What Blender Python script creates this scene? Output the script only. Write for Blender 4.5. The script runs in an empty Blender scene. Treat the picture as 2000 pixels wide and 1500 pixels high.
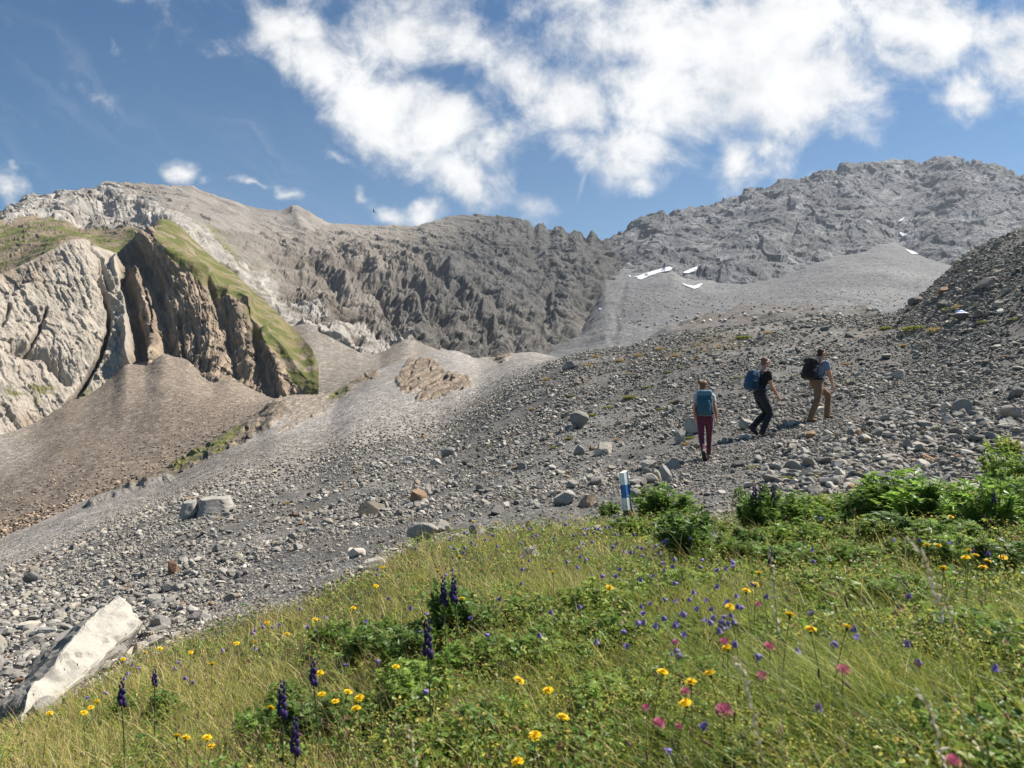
import bpy, bmesh, math, random
import numpy as np
from mathutils import Vector, Matrix

scene = bpy.context.scene
C = scene.collection

# ------------------------------------------------------------------ camera, sky, sun, exposure
HAZE = 0.00006                    # thin even air, per metre
CAMZ = 1.10
PITCH = math.radians(3.29)
FPX = 1376.0                      # focal length in photo pixels (photo is 2000 x 1500)
cam_d = bpy.data.cameras.new('camera')
cam = bpy.data.objects.new('camera', cam_d)
C.objects.link(cam)
scene.camera = cam
cam.location = (0, 0, CAMZ)
cam.rotation_euler = (math.pi / 2 + PITCH, 0, 0)
cam_d.sensor_width = 36.0
cam_d.lens = 36.0 * FPX / 2000.0
cam_d.clip_start = 0.02
cam_d.clip_end = 20000
cam_d.dof.use_dof = True
cam_d.dof.focus_distance = 13.0
cam_d.dof.aperture_fstop = 5.6

SUN_EL = math.radians(53)
SUN_AZ = math.radians(70)         # to the right of the viewing direction (+Y), clockwise
sun_dir = Vector((math.cos(SUN_EL) * math.sin(SUN_AZ), math.cos(SUN_EL) * math.cos(SUN_AZ), math.sin(SUN_EL)))
sun_d = bpy.data.lights.new('sun', 'SUN')
sun = bpy.data.objects.new('sun', sun_d)
C.objects.link(sun)
sun_d.energy = 5.0
sun_d.angle = math.radians(0.5)
sun_d.color = (1.0, 0.94, 0.85)
sun.rotation_euler = sun_dir.to_track_quat('Z', 'Y').to_euler()
sun.location = (0, 0, 50)

scene.view_settings.view_transform = 'Standard'
scene.view_settings.look = 'None'
scene.view_settings.gamma = 1.0
scene.view_settings.use_curve_mapping = False
scene.view_settings.exposure = 0.98
scene.cycles.max_bounces = 6
scene.cycles.diffuse_bounces = 2
scene.cycles.transparent_max_bounces = 6
scene.cycles.volume_bounces = 0


class NT:
    """little node-graph helper"""
    def __init__(self, tree):
        self.t = tree
        self.n = tree.nodes
        self.l = tree.links

    def new(self, kind, **kw):
        nd = self.n.new(kind)
        for k, v in kw.items():
            setattr(nd, k, v)
        return nd

    def put(self, sock, val):
        if isinstance(val, bpy.types.NodeSocket):
            self.l.new(val, sock)
        else:
            sock.default_value = val

    def math(self, op, a, b=0.0, c=0.0, clamp=False):
        nd = self.new('ShaderNodeMath', operation=op, use_clamp=clamp)
        for i, v in enumerate((a, b, c)):
            self.put(nd.inputs[i], v)
        return nd.outputs[0]

    def vmath(self, op, a, b=None):
        nd = self.new('ShaderNodeVectorMath', operation=op)
        self.put(nd.inputs[0], a)
        if b is not None:
            self.put(nd.inputs[1], b)
        return nd

    def noise(self, vec, scale, detail=4.0, rough=0.5, dist=0.0, dim='3D'):
        nd = self.new('ShaderNodeTexNoise', noise_dimensions=dim)
        self.put(nd.inputs['Vector'], vec)
        self.put(nd.inputs['Scale'], scale)
        nd.inputs['Detail'].default_value = detail
        nd.inputs['Roughness'].default_value = rough
        nd.inputs['Distortion'].default_value = dist
        return nd

    def ramp(self, fac, stops):
        nd = self.new('ShaderNodeValToRGB')
        el = nd.color_ramp.elements
        while len(el) < len(stops):
            el.new(0.5)
        for e, (p, c) in zip(el, stops):
            e.position = p
            e.color = c if len(c) == 4 else (*c, 1)
        self.put(nd.inputs[0], fac)
        return nd.outputs[0]

    def mix(self, fac, a, b, blend='MIX'):
        nd = self.new('ShaderNodeMix', data_type='RGBA', blend_type=blend)
        self.put(nd.inputs['Factor'], fac)
        self.put(nd.inputs[6], a)
        self.put(nd.inputs[7], b)
        return nd.outputs[2]

    def smooth(self, x, lo, hi):
        nd = self.new('ShaderNodeMapRange', interpolation_type='SMOOTHSTEP')
        self.put(nd.inputs[0], x)
        nd.inputs[1].default_value = lo
        nd.inputs[2].default_value = hi
        return nd.outputs[0]


# ---- sky: Nishita with procedural cumulus laid out on the sky itself
def px_dir(px, py):
    a = (px - 1000.0) / FPX
    b = (750.0 - py) / FPX
    cp, sp = math.cos(PITCH), math.sin(PITCH)
    return a, cp - b * sp, sp + b * cp


world = bpy.data.worlds.new('World')
scene.world = world
world.use_nodes = True
w = NT(world.node_tree)
w.n.clear()
sky = w.new('ShaderNodeTexSky', sky_type='NISHITA')
sky.sun_disc = False
sky.sun_elevation = SUN_EL
sky.sun_rotation = SUN_AZ
sky.altitude = 2200
sky.air_density = 1.0
sky.dust_density = 1.0
sky.ozone_density = 1.6
tc = w.new('ShaderNodeTexCoord')
sep = w.new('ShaderNodeSeparateXYZ')
w.l.new(tc.outputs['Generated'], sep.inputs[0])
# gnomonic sky coordinates about +Y: u = x/y, v = z/y
yc = w.math('MAXIMUM', sep.outputs[1], 0.02)
u = w.math('DIVIDE', sep.outputs[0], yc)
v = w.math('DIVIDE', sep.outputs[2], yc)
cmb = w.new('ShaderNodeCombineXYZ')
w.l.new(u, cmb.inputs[0])
w.l.new(v, cmb.inputs[1])
uv = cmb.outputs[0]
wn = w.noise(uv, 5.0, 5.0, 0.6)
wv = w.vmath('SUBTRACT', wn.outputs['Color'], (0.5, 0.5, 0.5)).outputs[0]
ws = w.vmath('SCALE', wv)
ws.inputs[3].default_value = 0.16
uvw = w.vmath('ADD', uv, ws.outputs[0]).outputs[0]
CLOUDS = [  # centre px,py, half axes px, rotation deg (clockwise in the picture), strength
    (560, 40, 110, 75, 15, 1.0), (640, 120, 150, 75, 35, 1.05), (780, 60, 130, 110, 0, 1.0), (760, 200, 150, 90, 30, 1.1),
    (830, 250, 120, 90, 50, 1.1), (900, 330, 100, 60, 30, 1.0), (930, 70, 90, 110, 0, .75), (960, 290, 60, 60, 0, .6),
    (1010, 170, 90, 80, 0, .62), (1090, 200, 130, 80, 10, .95), (1120, 270, 80, 55, 20, .8), (1280, 60, 200, 110, 0, 1.05),
    (1330, 180, 220, 110, 10, 1.0), (1270, 280, 150, 70, 0, .8), (1500, 60, 260, 120, 0, 1.25), (1560, 160, 220, 110, 0, 1.1),
    (1440, 300, 80, 60, -30, .85), (1500, 265, 50, 40, 0, .7), (1800, 60, 260, 90, 0, .95), (1750, 130, 160, 60, 0, .7),
    (1890, 210, 80, 55, -30, .8), (1980, 130, 90, 100, 0, .7), (1640, 265, 50, 25, -20, .42), (1240, 360, 30, 18, 0, .38),
    (385, 332, 27, 22, 20, .62), (432, 352, 18, 12, 40, .38), (502, 366, 30, 11, 5, .55), (565, 378, 30, 13, 20, .40),
    (735, 428, 60, 26, 10, .60), (820, 418, 40, 32, -20, .75), (690, 392, 18, 18, 40, .40), (5, 352, 46, 34, 35, .7),
    (16, 312, 18, 14, 0, .5), (222, 95, 16, 12, 0, .36), (210, 180, 50, 22, 30, .30), (662, 296, 26, 20, 30, .42),
    (1050, 400, 36, 18, 30, .32), (930, 400, 30, 22, 0, .35), (1560, 345, 60, 14, 0, .30), (420, 70, 40, 30, 0, .30),
    (1030, 0, 70, 40, 0, .55), (560, -80, 500, 110, 0, .55), (1500, -150, 900, 190, 0, 1.1), (2250, 100, 240, 160, 0, .8),
    (-500, 250, 260, 90, 20, .7), (2700, 200, 300, 150, 0, .7), (-1100, 0, 300, 200, 0, .6)]
cov = None
for (cx, cy, rx, ry, rot, st) in CLOUDS:
    d = px_dir(cx, cy)
    mp = w.new('ShaderNodeMapping', vector_type='TEXTURE')
    mp.inputs['Location'].default_value = (d[0] / d[1], d[2] / d[1], 0)
    mp.inputs['Rotation'].default_value = (0, 0, -math.radians(rot))
    mp.inputs['Scale'].default_value = (rx / FPX * 1.35, ry / FPX * 1.35, 1)
    w.l.new(uvw, mp.inputs['Vector'])
    ln = w.vmath('LENGTH', mp.outputs[0]).outputs['Value']
    f = w.math('MULTIPLY', w.math('SUBTRACT', 1.0, ln), st)
    cov = f if cov is None else w.math('SMOOTH_MAX', cov, f, 0.12)
n1 = w.noise(uv, 9.0, 13.0, 0.645, 0.25)
n2 = w.noise(uv, 2.6, 3.0, 0.5)
nsum = w.math('ADD', w.math('MULTIPLY', w.math('SUBTRACT', n1.outputs[0], 0.5), 2.25),
              w.math('MULTIPLY', w.math('SUBTRACT', n2.outputs[0], 0.5), 0.5))
dens = w.math('ADD', cov, nsum)
alpha = w.smooth(dens, 0.0, 0.78)
# thin high streaks on the left
mp = w.new('ShaderNodeMapping', vector_type='TEXTURE')
mp.inputs['Rotation'].default_value = (0, 0, math.radians(-36))
mp.inputs['Scale'].default_value = (0.55, 0.05, 1)
w.l.new(uvw, mp.inputs['Vector'])
st1 = w.noise(mp.outputs[0], 1.6, 5.0, 0.55)
left = w.smooth(u, 0.0, -0.35)
streak = w.math('MULTIPLY', w.math('MULTIPLY', w.smooth(st1.outputs[0], 0.5, 0.95), left), 0.20)
alpha = w.math('MAXIMUM', alpha, streak)
# an old vapour trail
d0 = px_dir(1142, 335)
mp = w.new('ShaderNodeMapping', vector_type='TEXTURE')
mp.inputs['Location'].default_value = (d0[0] / d0[1], d0[2] / d0[1], 0)
mp.inputs['Rotation'].default_value = (0, 0, math.radians(76))
mp.inputs['Scale'].default_value = (80 / FPX, 7 / FPX, 1)
wt = w.vmath('SCALE', wv)
wt.inputs[3].default_value = 0.018
w.l.new(w.vmath('ADD', uv, wt.outputs[0]).outputs[0], mp.inputs['Vector'])
trail = w.math('MULTIPLY', w.smooth(w.vmath('LENGTH', mp.outputs[0]).outputs['Value'], 1.0, 0.1), 0.3)
alpha = w.math('MAXIMUM', alpha, trail)
thick = w.smooth(dens, 0.25, 1.5)
n3 = w.noise(uvw, 7.0, 6.0, 0.55)
tone = w.math('ADD', w.math('MULTIPLY', thick, 0.45), w.math('MULTIPLY', n3.outputs[0], 0.7), clamp=True)
ccol = w.ramp(tone, [(0.12, (0.31, 0.33, 0.355)), (0.40, (0.435, 0.44, 0.445)), (0.72, (0.57, 0.57, 0.565))])
skyc = w.vmath('SCALE', sky.outputs[0])
skyc.inputs[3].default_value = 0.059
grade = w.ramp(v, [(0.10, (1.30, 1.28, 1.14)), (0.30, (0.76, 1.0, 1.02)), (0.60, (0.38, 0.77, 0.95))])
SKY_TINT = w.mix(1.0, skyc.outputs[0], grade, 'MULTIPLY')
final = w.mix(w.math('MULTIPLY', alpha, 0.97), SKY_TINT, ccol)
bg = w.new('ShaderNodeBackground')
w.l.new(final, bg.inputs[0])
bg.inputs[1].default_value = 1.0
wo = w.new('ShaderNodeOutputWorld')
w.l.new(bg.outputs[0], wo.inputs[0])
world.cycles.sampling_method = 'MANUAL'
world.cycles.sample_map_resolution = 512

# ------------------------------------------------------------------ numpy helpers
rng = np.random.default_rng(7)
_perm = np.random.default_rng(11).permutation(256).astype(np.int32)
_perm = np.concatenate([_perm, _perm, _perm])
_g = np.random.default_rng(12).normal(size=(256, 3)).astype(np.float32)
_g /= np.linalg.norm(_g, axis=1, keepdims=True)


def perlin(p):
    """gradient noise of points (...,3) -> about -1..1"""
    sh = p.shape[:-1]
    p = np.ascontiguousarray(p.reshape(-1, 3), dtype=np.float64)
    i = np.floor(p)
    f = (p - i).astype(np.float32)
    i = i.astype(np.int64) & 255
    s = f * f * f * (f * (f * 6 - 15) + 10)
    out = 0
    for dx in (0, 1):
        wx = s[:, 0] if dx else 1 - s[:, 0]
        a = _perm[(i[:, 0] + dx) & 255]
        for dy in (0, 1):
            wy = s[:, 1] if dy else 1 - s[:, 1]
            b = _perm[a + ((i[:, 1] + dy) & 255)]
            for dz in (0, 1):
                wz = s[:, 2] if dz else 1 - s[:, 2]
                g = _g[_perm[b + ((i[:, 2] + dz) & 255)] & 255]
                out = out + wx * wy * wz * (g[:, 0] * (f[:, 0] - dx) + g[:, 1] * (f[:, 1] - dy) + g[:, 2] * (f[:, 2] - dz))
    return (out * 1.55).reshape(sh)


def fbm(p, octs=5, gain=0.5, lac=2.03):
    a, s, o = 1.0, 0.0, 0.0
    for k in range(octs):
        o = o + a * perlin(p + k * 17.3)
        s += a
        a *= gain
        p = p * lac
    return o / s


def ridged(p, octs=5, gain=0.55, lac=2.07):
    a, s, o, wgt = 1.0, 0.0, 0.0, 1.0
    for k in range(octs):
        r = 1 - np.abs(perlin(p + k * 9.7))
        r = r * r * wgt
        wgt = np.clip(r * 1.6, 0, 1)
        o = o + a * r
        s += a
        a *= gain
        p = p * lac
    return o / s


def sstep(x, lo, hi):
    t = np.clip((x - lo) / (hi - lo), 0, 1)
    return t * t * (3 - 2 * t)


def at(px, py, d):
    """world point seen at photo pixel (px,py) at depth y = d"""
    px, py, d = np.broadcast_arrays(np.asarray(px, float), np.asarray(py, float), np.asarray(d, float))
    a, b, c = (px - 1000.0) / FPX, 0, (750.0 - py) / FPX
    cp, sp = math.cos(PITCH), math.sin(PITCH)
    yy = cp - c * sp
    t = d / yy
    return np.stack([a * t, d + 0 * a, CAMZ + (sp + c * cp) * t], -1)


def proj(P):
    cp, sp = math.cos(PITCH), math.sin(PITCH)
    x, y, z = P[..., 0], P[..., 1], P[..., 2] - CAMZ
    f = y * cp + z * sp
    upv = -y * sp + z * cp
    return 1000 + FPX * x / f, 750 - FPX * upv / f


def inpoly(X, Y, poly):
    ins = np.zeros(X.shape, bool)
    n = len(poly)
    for k in range(n):
        x1, y1 = poly[k]
        x2, y2 = poly[(k + 1) % n]
        if y1 == y2:
            continue
        c = ((y1 > Y) != (y2 > Y)) & (X < (x2 - x1) * (Y - y1) / (y2 - y1) + x1)
        ins ^= c
    return ins


def polydist(X, Y, pts):
    """distance to a polyline and the signed side, plus the position along it 0..1"""
    best = np.full(X.shape, 1e9)
    tpos = np.zeros(X.shape)
    n = len(pts) - 1
    for k in range(n):
        (x1, y1), (x2, y2) = pts[k], pts[k + 1]
        dx, dy = x2 - x1, y2 - y1
        t = np.clip(((X - x1) * dx + (Y - y1) * dy) / (dx * dx + dy * dy), 0, 1)
        d = np.hypot(X - x1 - t * dx, Y - y1 - t * dy)
        m = d < best
        best = np.where(m, d, best)
        tpos = np.where(m, (k + t) / n, tpos)
    return best, tpos


def blurm(m, k):
    m = m.astype(np.float32)
    for ax in (0, 1):
        for _ in range(2):
            cs = np.cumsum(np.concatenate([np.repeat(np.take(m, [0], ax), k + 1, ax), m, np.repeat(np.take(m, [-1], ax), k, ax)], ax), ax)
            n = m.shape[ax]
            m = (np.take(cs, np.arange(2 * k + 1, 2 * k + 1 + n), ax) - np.take(cs, np.arange(n), ax)) / (2 * k + 1)
    return m


def mesh_np(name, V, F, mat=None, col=None, smooth=True, parent=None, link=True):
    """V (n,3), F (m,3|4) or list of such arrays -> object"""
    Fs = F if isinstance(F, list) else [F]
    Fs = [np.asarray(f, dtype=np.int32) for f in Fs if len(f)]
    me = bpy.data.meshes.new(name)
    me.vertices.add(len(V))
    me.vertices.foreach_set('co', np.ascontiguousarray(V, dtype=np.float32).ravel())
    loops = np.concatenate([f.ravel() for f in Fs])
    sizes = np.concatenate([np.full(len(f), f.shape[1], np.int32) for f in Fs])
    starts = np.concatenate([[0], np.cumsum(sizes)[:-1]]).astype(np.int32)
    me.loops.add(len(loops))
    me.loops.foreach_set('vertex_index', loops)
    me.polygons.add(len(sizes))
    me.polygons.foreach_set('loop_start', starts)
    me.polygons.foreach_set('use_smooth', np.full(len(sizes), smooth, dtype=bool))
    me.update(calc_edges=True)
    if col is not None:
        at_ = me.color_attributes.new('col', 'FLOAT_COLOR', 'POINT')
        c4 = np.ones((len(V), 4), np.float32)
        c4[:, :3] = col
        at_.data.foreach_set('color', c4.ravel())
    if mat:
        me.materials.append(mat)
    ob = bpy.data.objects.new(name, me)
    if link:
        C.objects.link(ob)
    if parent:
        ob.parent = parent
    return ob


def grid_faces(nv, nu):
    i = np.arange(nv * nu).reshape(nv, nu)
    return np.stack([i[:-1, :-1], i[:-1, 1:], i[1:, 1:], i[1:, :-1]], -1).reshape(-1, 4)


def tag(o, label=None, cat=None, group=None, kind=None):
    if label:
        o['label'] = label
    if cat:
        o['category'] = cat
    if group:
        o['group'] = group
    if kind:
        o['kind'] = kind
    return o


# ------------------------------------------------------------------ materials
def mat_new(name):
    m = bpy.data.materials.new(name)
    m.use_nodes = True
    t = NT(m.node_tree)
    t.n.clear()
    out = t.new('ShaderNodeOutputMaterial')
    b = t.new('ShaderNodeBsdfPrincipled')
    t.l.new(b.outputs[0], out.inputs[0])
    b.inputs['Roughness'].default_value = 0.9
    b.inputs['Specular IOR Level'].default_value = 0.25
    return m, t, b, out


def rock_mat(name, s1, s2, bump, vary=0.35, stone=None, tint=(1.01, .99, .95)):
    """colour from the mesh's own attribute, broken by noise of feature sizes s1 > s2 (metres)"""
    m, t, b, out = mat_new(name)
    a = t.new('ShaderNodeAttribute', attribute_name='col')
    g = t.new('ShaderNodeNewGeometry')
    n1 = t.noise(g.outputs['Position'], 1.0 / s1, 6.0, 0.62)
    n2 = t.noise(g.outputs['Position'], 1.0 / s2, 5.0, 0.65)
    k = t.math('ADD', t.math('MULTIPLY', t.math('SUBTRACT', n1.outputs[0], 0.5), 1.6 * vary),
               t.math('MULTIPLY', t.math('SUBTRACT', n2.outputs[0], 0.5), 2.2 * vary))
    k = t.math('ADD', k, 1.0)
    warm = t.vmath('MULTIPLY', a.outputs['Color'], tint)
    sc = t.vmath('SCALE', warm.outputs[0])
    t.l.new(k, sc.inputs[3])
    colr = sc.outputs[0]
    hgt = n2.outputs[0]
    if stone:
        vo = t.new('ShaderNodeTexVoronoi')
        t.l.new(g.outputs['Position'], vo.inputs['Vector'])
        vo.inputs['Scale'].default_value = 1.0 / stone
        sx = t.new('ShaderNodeSeparateColor')
        t.l.new(vo.outputs['Color'], sx.inputs[0])
        pick = t.math('GREATER_THAN', sx.outputs[0], 0.55)
        kk = t.math('ADD', t.math('MULTIPLY', t.math('MULTIPLY', sx.outputs[1], pick), 0.75), 0.86)
        s3 = t.vmath('SCALE', colr)
        t.l.new(kk, s3.inputs[3])
        colr = s3.outputs[0]
        hgt = t.math('ADD', hgt, t.math('MULTIPLY', t.math('SUBTRACT', 1.0, vo.outputs['Distance']), 0.5))
    t.l.new(colr, b.inputs['Base Color'])
    bp = t.new('ShaderNodeBump')
    bp.inputs['Strength'].default_value = 0.9
    bp.inputs['Distance'].default_value = bump
    t.l.new(hgt, bp.inputs['Height'])
    t.l.new(bp.outputs[0], b.inputs['Normal'])
    return m


def leaf_mat(name, trans=0.45, rough=0.5, vary=0.25):
    m, t, b, out = mat_new(name)
    a = t.new('ShaderNodeAttribute', attribute_name='col')
    oi = t.new('ShaderNodeObjectInfo')
    k = t.math('ADD', t.math('MULTIPLY', t.math('SUBTRACT', oi.outputs['Random'], 0.5), 2 * vary), 1.0)
    sc = t.vmath('SCALE', a.outputs['Color'])
    t.l.new(k, sc.inputs[3])
    t.l.new(sc.outputs[0], b.inputs['Base Color'])
    b.inputs['Roughness'].default_value = rough
    b.inputs['Specular IOR Level'].default_value = 0.32
    tr = t.new('ShaderNodeBsdfTranslucent')
    s2 = t.vmath('SCALE', sc.outputs[0])
    s2.inputs[3].default_value = 1.1
    t.l.new(s2.outputs[0], tr.inputs[0])
    mx = t.new('ShaderNodeMixShader')
    mx.inputs[0].default_value = trans
    t.l.new(b.outputs[0], mx.inputs[1])
    t.l.new(tr.outputs[0], mx.inputs[2])
    t.l.new(mx.outputs[0], out.inputs[0])
    return m


def flat_mat(name, col, rough=0.8, noise_scale=None, vary=0.2, bump=0.0, spec=0.25):
    m, t, b, out = mat_new(name)
    b.inputs['Roughness'].default_value = rough
    b.inputs['Specular IOR Level'].default_value = spec
    if noise_scale:
        tcn = t.new('ShaderNodeTexCoord')
        n = t.noise(tcn.outputs['Object'], noise_scale, 5.0, 0.6)
        k = t.math('ADD', t.math('MULTIPLY', t.math('SUBTRACT', n.outputs[0], 0.5), 2 * vary), 1.0)
        sc = t.vmath('SCALE', (*col[:3],))
        t.l.new(k, sc.inputs[3])
        t.l.new(sc.outputs[0], b.inputs['Base Color'])
        if bump:
            bp = t.new('ShaderNodeBump')
            bp.inputs['Distance'].default_value = bump
            bp.inputs['Strength'].default_value = 0.8
            t.l.new(n.outputs[0], bp.inputs['Height'])
            t.l.new(bp.outputs[0], b.inputs['Normal'])
    else:
        b.inputs['Base Color'].default_value = (*col[:3], 1)
    return m


# ------------------------------------------------------------------ far terrain: control nets in (pixel, depth), real relief
def pchip(X, x, y):
    """monotone cubic through the control points"""
    x, y = np.asarray(x, float), np.asarray(y, float)
    h = np.diff(x)
    s = np.diff(y) / h
    m = np.zeros_like(y)
    m[0], m[-1] = s[0], s[-1]
    if len(x) > 2:
        a, b = s[:-1], s[1:]
        w1, w2 = 2 * h[1:] + h[:-1], h[1:] + 2 * h[:-1]
        with np.errstate(divide='ignore', invalid='ignore'):
            m[1:-1] = np.where(a * b > 0, (w1 + w2) / (w1 / a + w2 / b), 0)
    i = np.clip(np.searchsorted(x, X) - 1, 0, len(x) - 2)
    t = np.clip((X - x[i]) / h[i], 0, 1)
    return (y[i] * (1 + 2 * t) * (1 - t) ** 2 + h[i] * m[i] * t * (1 - t) ** 2 + y[i + 1] * t * t * (3 - 2 * t)
            + h[i] * m[i + 1] * t * t * (t - 1))


def soft(a, k):
    for _ in range(2):
        a = np.convolve(np.pad(a, k, 'reflect', reflect_type='odd'), np.ones(2 * k + 1) / (2 * k + 1), 'valid')
    return a


def net(rows, px0, px1, nu, counts, back=(0.12, 0.10)):
    """rows of (px,py,d) from the foot up to the crest; returns points and photo coordinates of the smooth sheet"""
    X = np.linspace(px0, px1, nu)
    PYr, LD = [], []
    for r in rows:
        r = sorted(r)
        xs = [q[0] for q in r]
        PYr.append(pchip(X, xs, [q[1] for q in r]))
        LD.append(soft(np.log(pchip(X, xs, [q[2] for q in r])), max(2, nu // 45)))
    py, ld = [], []
    for k in range(len(rows) - 1):
        t = np.linspace(0, 1, counts[k], endpoint=(k == len(rows) - 2))[:, None]
        py.append(PYr[k] * (1 - t) + PYr[k + 1] * t)
        ld.append(LD[k] * (1 - t) + LD[k + 1] * t)
    PY = np.concatenate(py)
    D = np.exp(np.concatenate(ld))
    PX = np.broadcast_to(X, PY.shape)
    P = at(PX, PY, D)
    return P, PX.copy(), PY.copy()


def add_back(P, col, drop=0.35, run=0.25, n=6):
    """the far side of a mountain falls away behind its crest"""
    top = P[-1]
    ext = []
    for k in range(1, n + 1):
        q = top.copy()
        f = k / n * run
        q[:, 1] *= 1 + f
        q[:, 0] *= 1 + f
        q[:, 2] -= drop * f * top[:, 1]
        ext.append(q)
    return np.concatenate([P, np.array(ext)]), np.concatenate([col, np.repeat(col[-1:], n, 0)])


def normals(P, k=6):
    S = np.stack([blurm(P[..., i], k) for i in range(3)], -1)
    du = np.gradient(S, axis=1)
    dv = np.gradient(S, axis=0)
    n = np.cross(du, dv)
    n /= np.linalg.norm(n, axis=-1, keepdims=True) + 1e-9
    n *= np.sign((n * (np.array([0, 0, CAMZ]) - P)).sum(-1, keepdims=True))
    return n


def sheet(name, P, col, mat):
    o = mesh_np(name, P.reshape(-1, 3), grid_faces(*P.shape[:2]), mat, np.clip(col.reshape(-1, 3), 0.005, 0.9))
    o['kind'] = 'structure'
    return o


def lerp(a, b, t):
    return a * (1 - t[..., None]) + np.asarray(b, np.float32) * t[..., None]


def facets(p, seed=0, jit=.9):
    """broken-rock relief: every cell is a tilted facet at its own height; also returns the cell's random tone"""
    sh = p.shape[:-1]
    p = np.ascontiguousarray(p.reshape(-1, 3))
    i0 = np.floor(p).astype(np.int32)
    f = (p - i0).astype(np.float32)
    T = np.random.default_rng(500 + seed).random((256, 8)).astype(np.float32)
    best = np.full(len(p), 1e9, np.float32)
    val = np.zeros(len(p), np.float32)
    ton = np.zeros(len(p), np.float32)
    for dx in (-1, 0, 1):
        for dy in (-1, 0, 1):
            for dz in (-1, 0, 1):
                h = _perm[_perm[_perm[(i0[:, 0] + dx) & 255] + ((i0[:, 1] + dy) & 255)] + ((i0[:, 2] + dz) & 255)] & 255
                t = T[h]
                ox = dx + .5 + (t[:, 0] - .5) * jit - f[:, 0]
                oy = dy + .5 + (t[:, 1] - .5) * jit - f[:, 1]
                oz = dz + .5 + (t[:, 2] - .5) * jit - f[:, 2]
                d = ox * ox + oy * oy + oz * oz
                m = d < best
                best[m] = d[m]
                val[m] = (t[:, 3] - .5 + 1.1 * (ox * (t[:, 4] - .5) + oy * (t[:, 5] - .5) + oz * (t[:, 6] - .5)))[m]
                ton[m] = t[m, 7]
    return val.reshape(sh), ton.reshape(sh)


def terrace(s, sharp=0.75):
    """stepped profile of bedding: slow ramp then a quick step"""
    f = s - np.floor(s)
    return np.where(f < sharp, f / sharp, (1 - f) / (1 - sharp))


def wobble(P, f, amp, octs=4, seed=0.0):
    q = P * f + seed
    return amp * fbm(q, octs)

# ------------------------------------------------------------------ 1. left summit and the dark folded ridge
SKY1 = [(-450, 520, 700), (-150, 440, 760), (0, 414, 800), (20, 408, 810), (60, 381, 830), (95, 380, 850), (120, 371, 860), (170, 368, 880), (200, 362, 900),
        (260, 357, 920), (310, 358, 940), (340, 362, 950), (372, 362, 960), (395, 372, 980), (420, 381, 990), (460, 393, 1020), (500, 406, 1050), (545, 411, 1080),
        (575, 404, 1080), (600, 411, 1080), (625, 427, 1100), (645, 435, 1120), (680, 437, 1150), (720, 441, 1180), (770, 440, 1220),
        (800, 442, 1260), (840, 432, 1320), (880, 423, 1370), (920, 420, 1400), (960, 421, 1420), (1000, 425, 1430), (1030, 430, 1440), (1043, 444, 1440),
        (1053, 436, 1440), (1062, 440, 1440), (1074, 451, 1450), (1088, 442, 1460), (1096, 443, 1460), (1108, 456, 1470), (1120, 450, 1470), (1133, 451, 1470), (1143, 467, 1480), (1156, 451, 1480),
        (1172, 472, 1500), (1190, 470, 1520), (1215, 480, 1560), (1260, 520, 1600)]
BASE1 = [(-450, 640, 390), (0, 570, 370), (130, 510, 370), (225, 520, 380), (300, 480, 430), (350, 540, 430), (450, 620, 425), (560, 665, 425),
         (640, 668, 430), (700, 705, 430), (760, 712, 440), (800, 685, 470), (850, 700, 480), (900, 715, 520), (960, 712, 560), (1060, 710, 620),
         (1130, 655, 780), (1175, 585, 1000), (1200, 545, 1150), (1260, 545, 1400)]
MIDA = [(-450, 510, 560), (0, 432, 560), (130, 437, 560), (200, 452, 540), (300, 440, 520), (330, 434, 480), (400, 485, 500), (480, 548, 500),
        (560, 600, 500), (640, 600, 560), (760, 620, 600), (900, 610, 700), (1060, 610, 850), (1130, 560, 950), (1200, 505, 1350), (1260, 532, 1500)]
MIDB = [(-450, 500, 660), (0, 421, 720), (60, 402, 740), (180, 402, 720), (300, 404, 720), (400, 428, 760), (520, 472, 820), (640, 505, 850),
        (760, 520, 900), (900, 505, 1050), (1060, 515, 1150), (1130, 500, 1200), (1200, 487, 1450), (1260, 525, 1550)]
P, PX, PY = net([[(x, y + 45, d) for x, y, d in BASE1], BASE1, MIDA, MIDB, SKY1], -450, 1260, 1500, [14, 110, 110, 170])
N = normals(P, 14)
q = np.stack([PX, PY, np.zeros_like(PX)], -1)
jx, jy = PX + wobble(q, 1 / 40, 22, 4), PY + wobble(q, 1 / 40, 18, 4, 50)
whiteband = blurm(inpoly(jx, jy, [(-450, 520), (-100, 430), (0, 410), (60, 375), (200, 355), (262, 372), (330, 410), (400, 448), (455, 498), (520, 556),
                                 (600, 596), (690, 652), (800, 668), (785, 715), (700, 715), (620, 680), (560, 660), (470, 545), (400, 500), (335, 440),
                                 (280, 432), (200, 443), (100, 428), (0, 436), (-450, 560)]), 2)
alp = blurm(inpoly(jx, jy, [(-450, 560), (0, 425), (130, 430), (200, 448), (300, 440), (340, 425), (340, 620), (-450, 700)]), 2)
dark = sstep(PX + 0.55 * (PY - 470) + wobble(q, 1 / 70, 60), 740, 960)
rough = sstep(PX + wobble(q, 1 / 60, 30), 470, 600) * sstep(PY + wobble(q, 1 / 60, 22, 4, 9), 455, 520)
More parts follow.
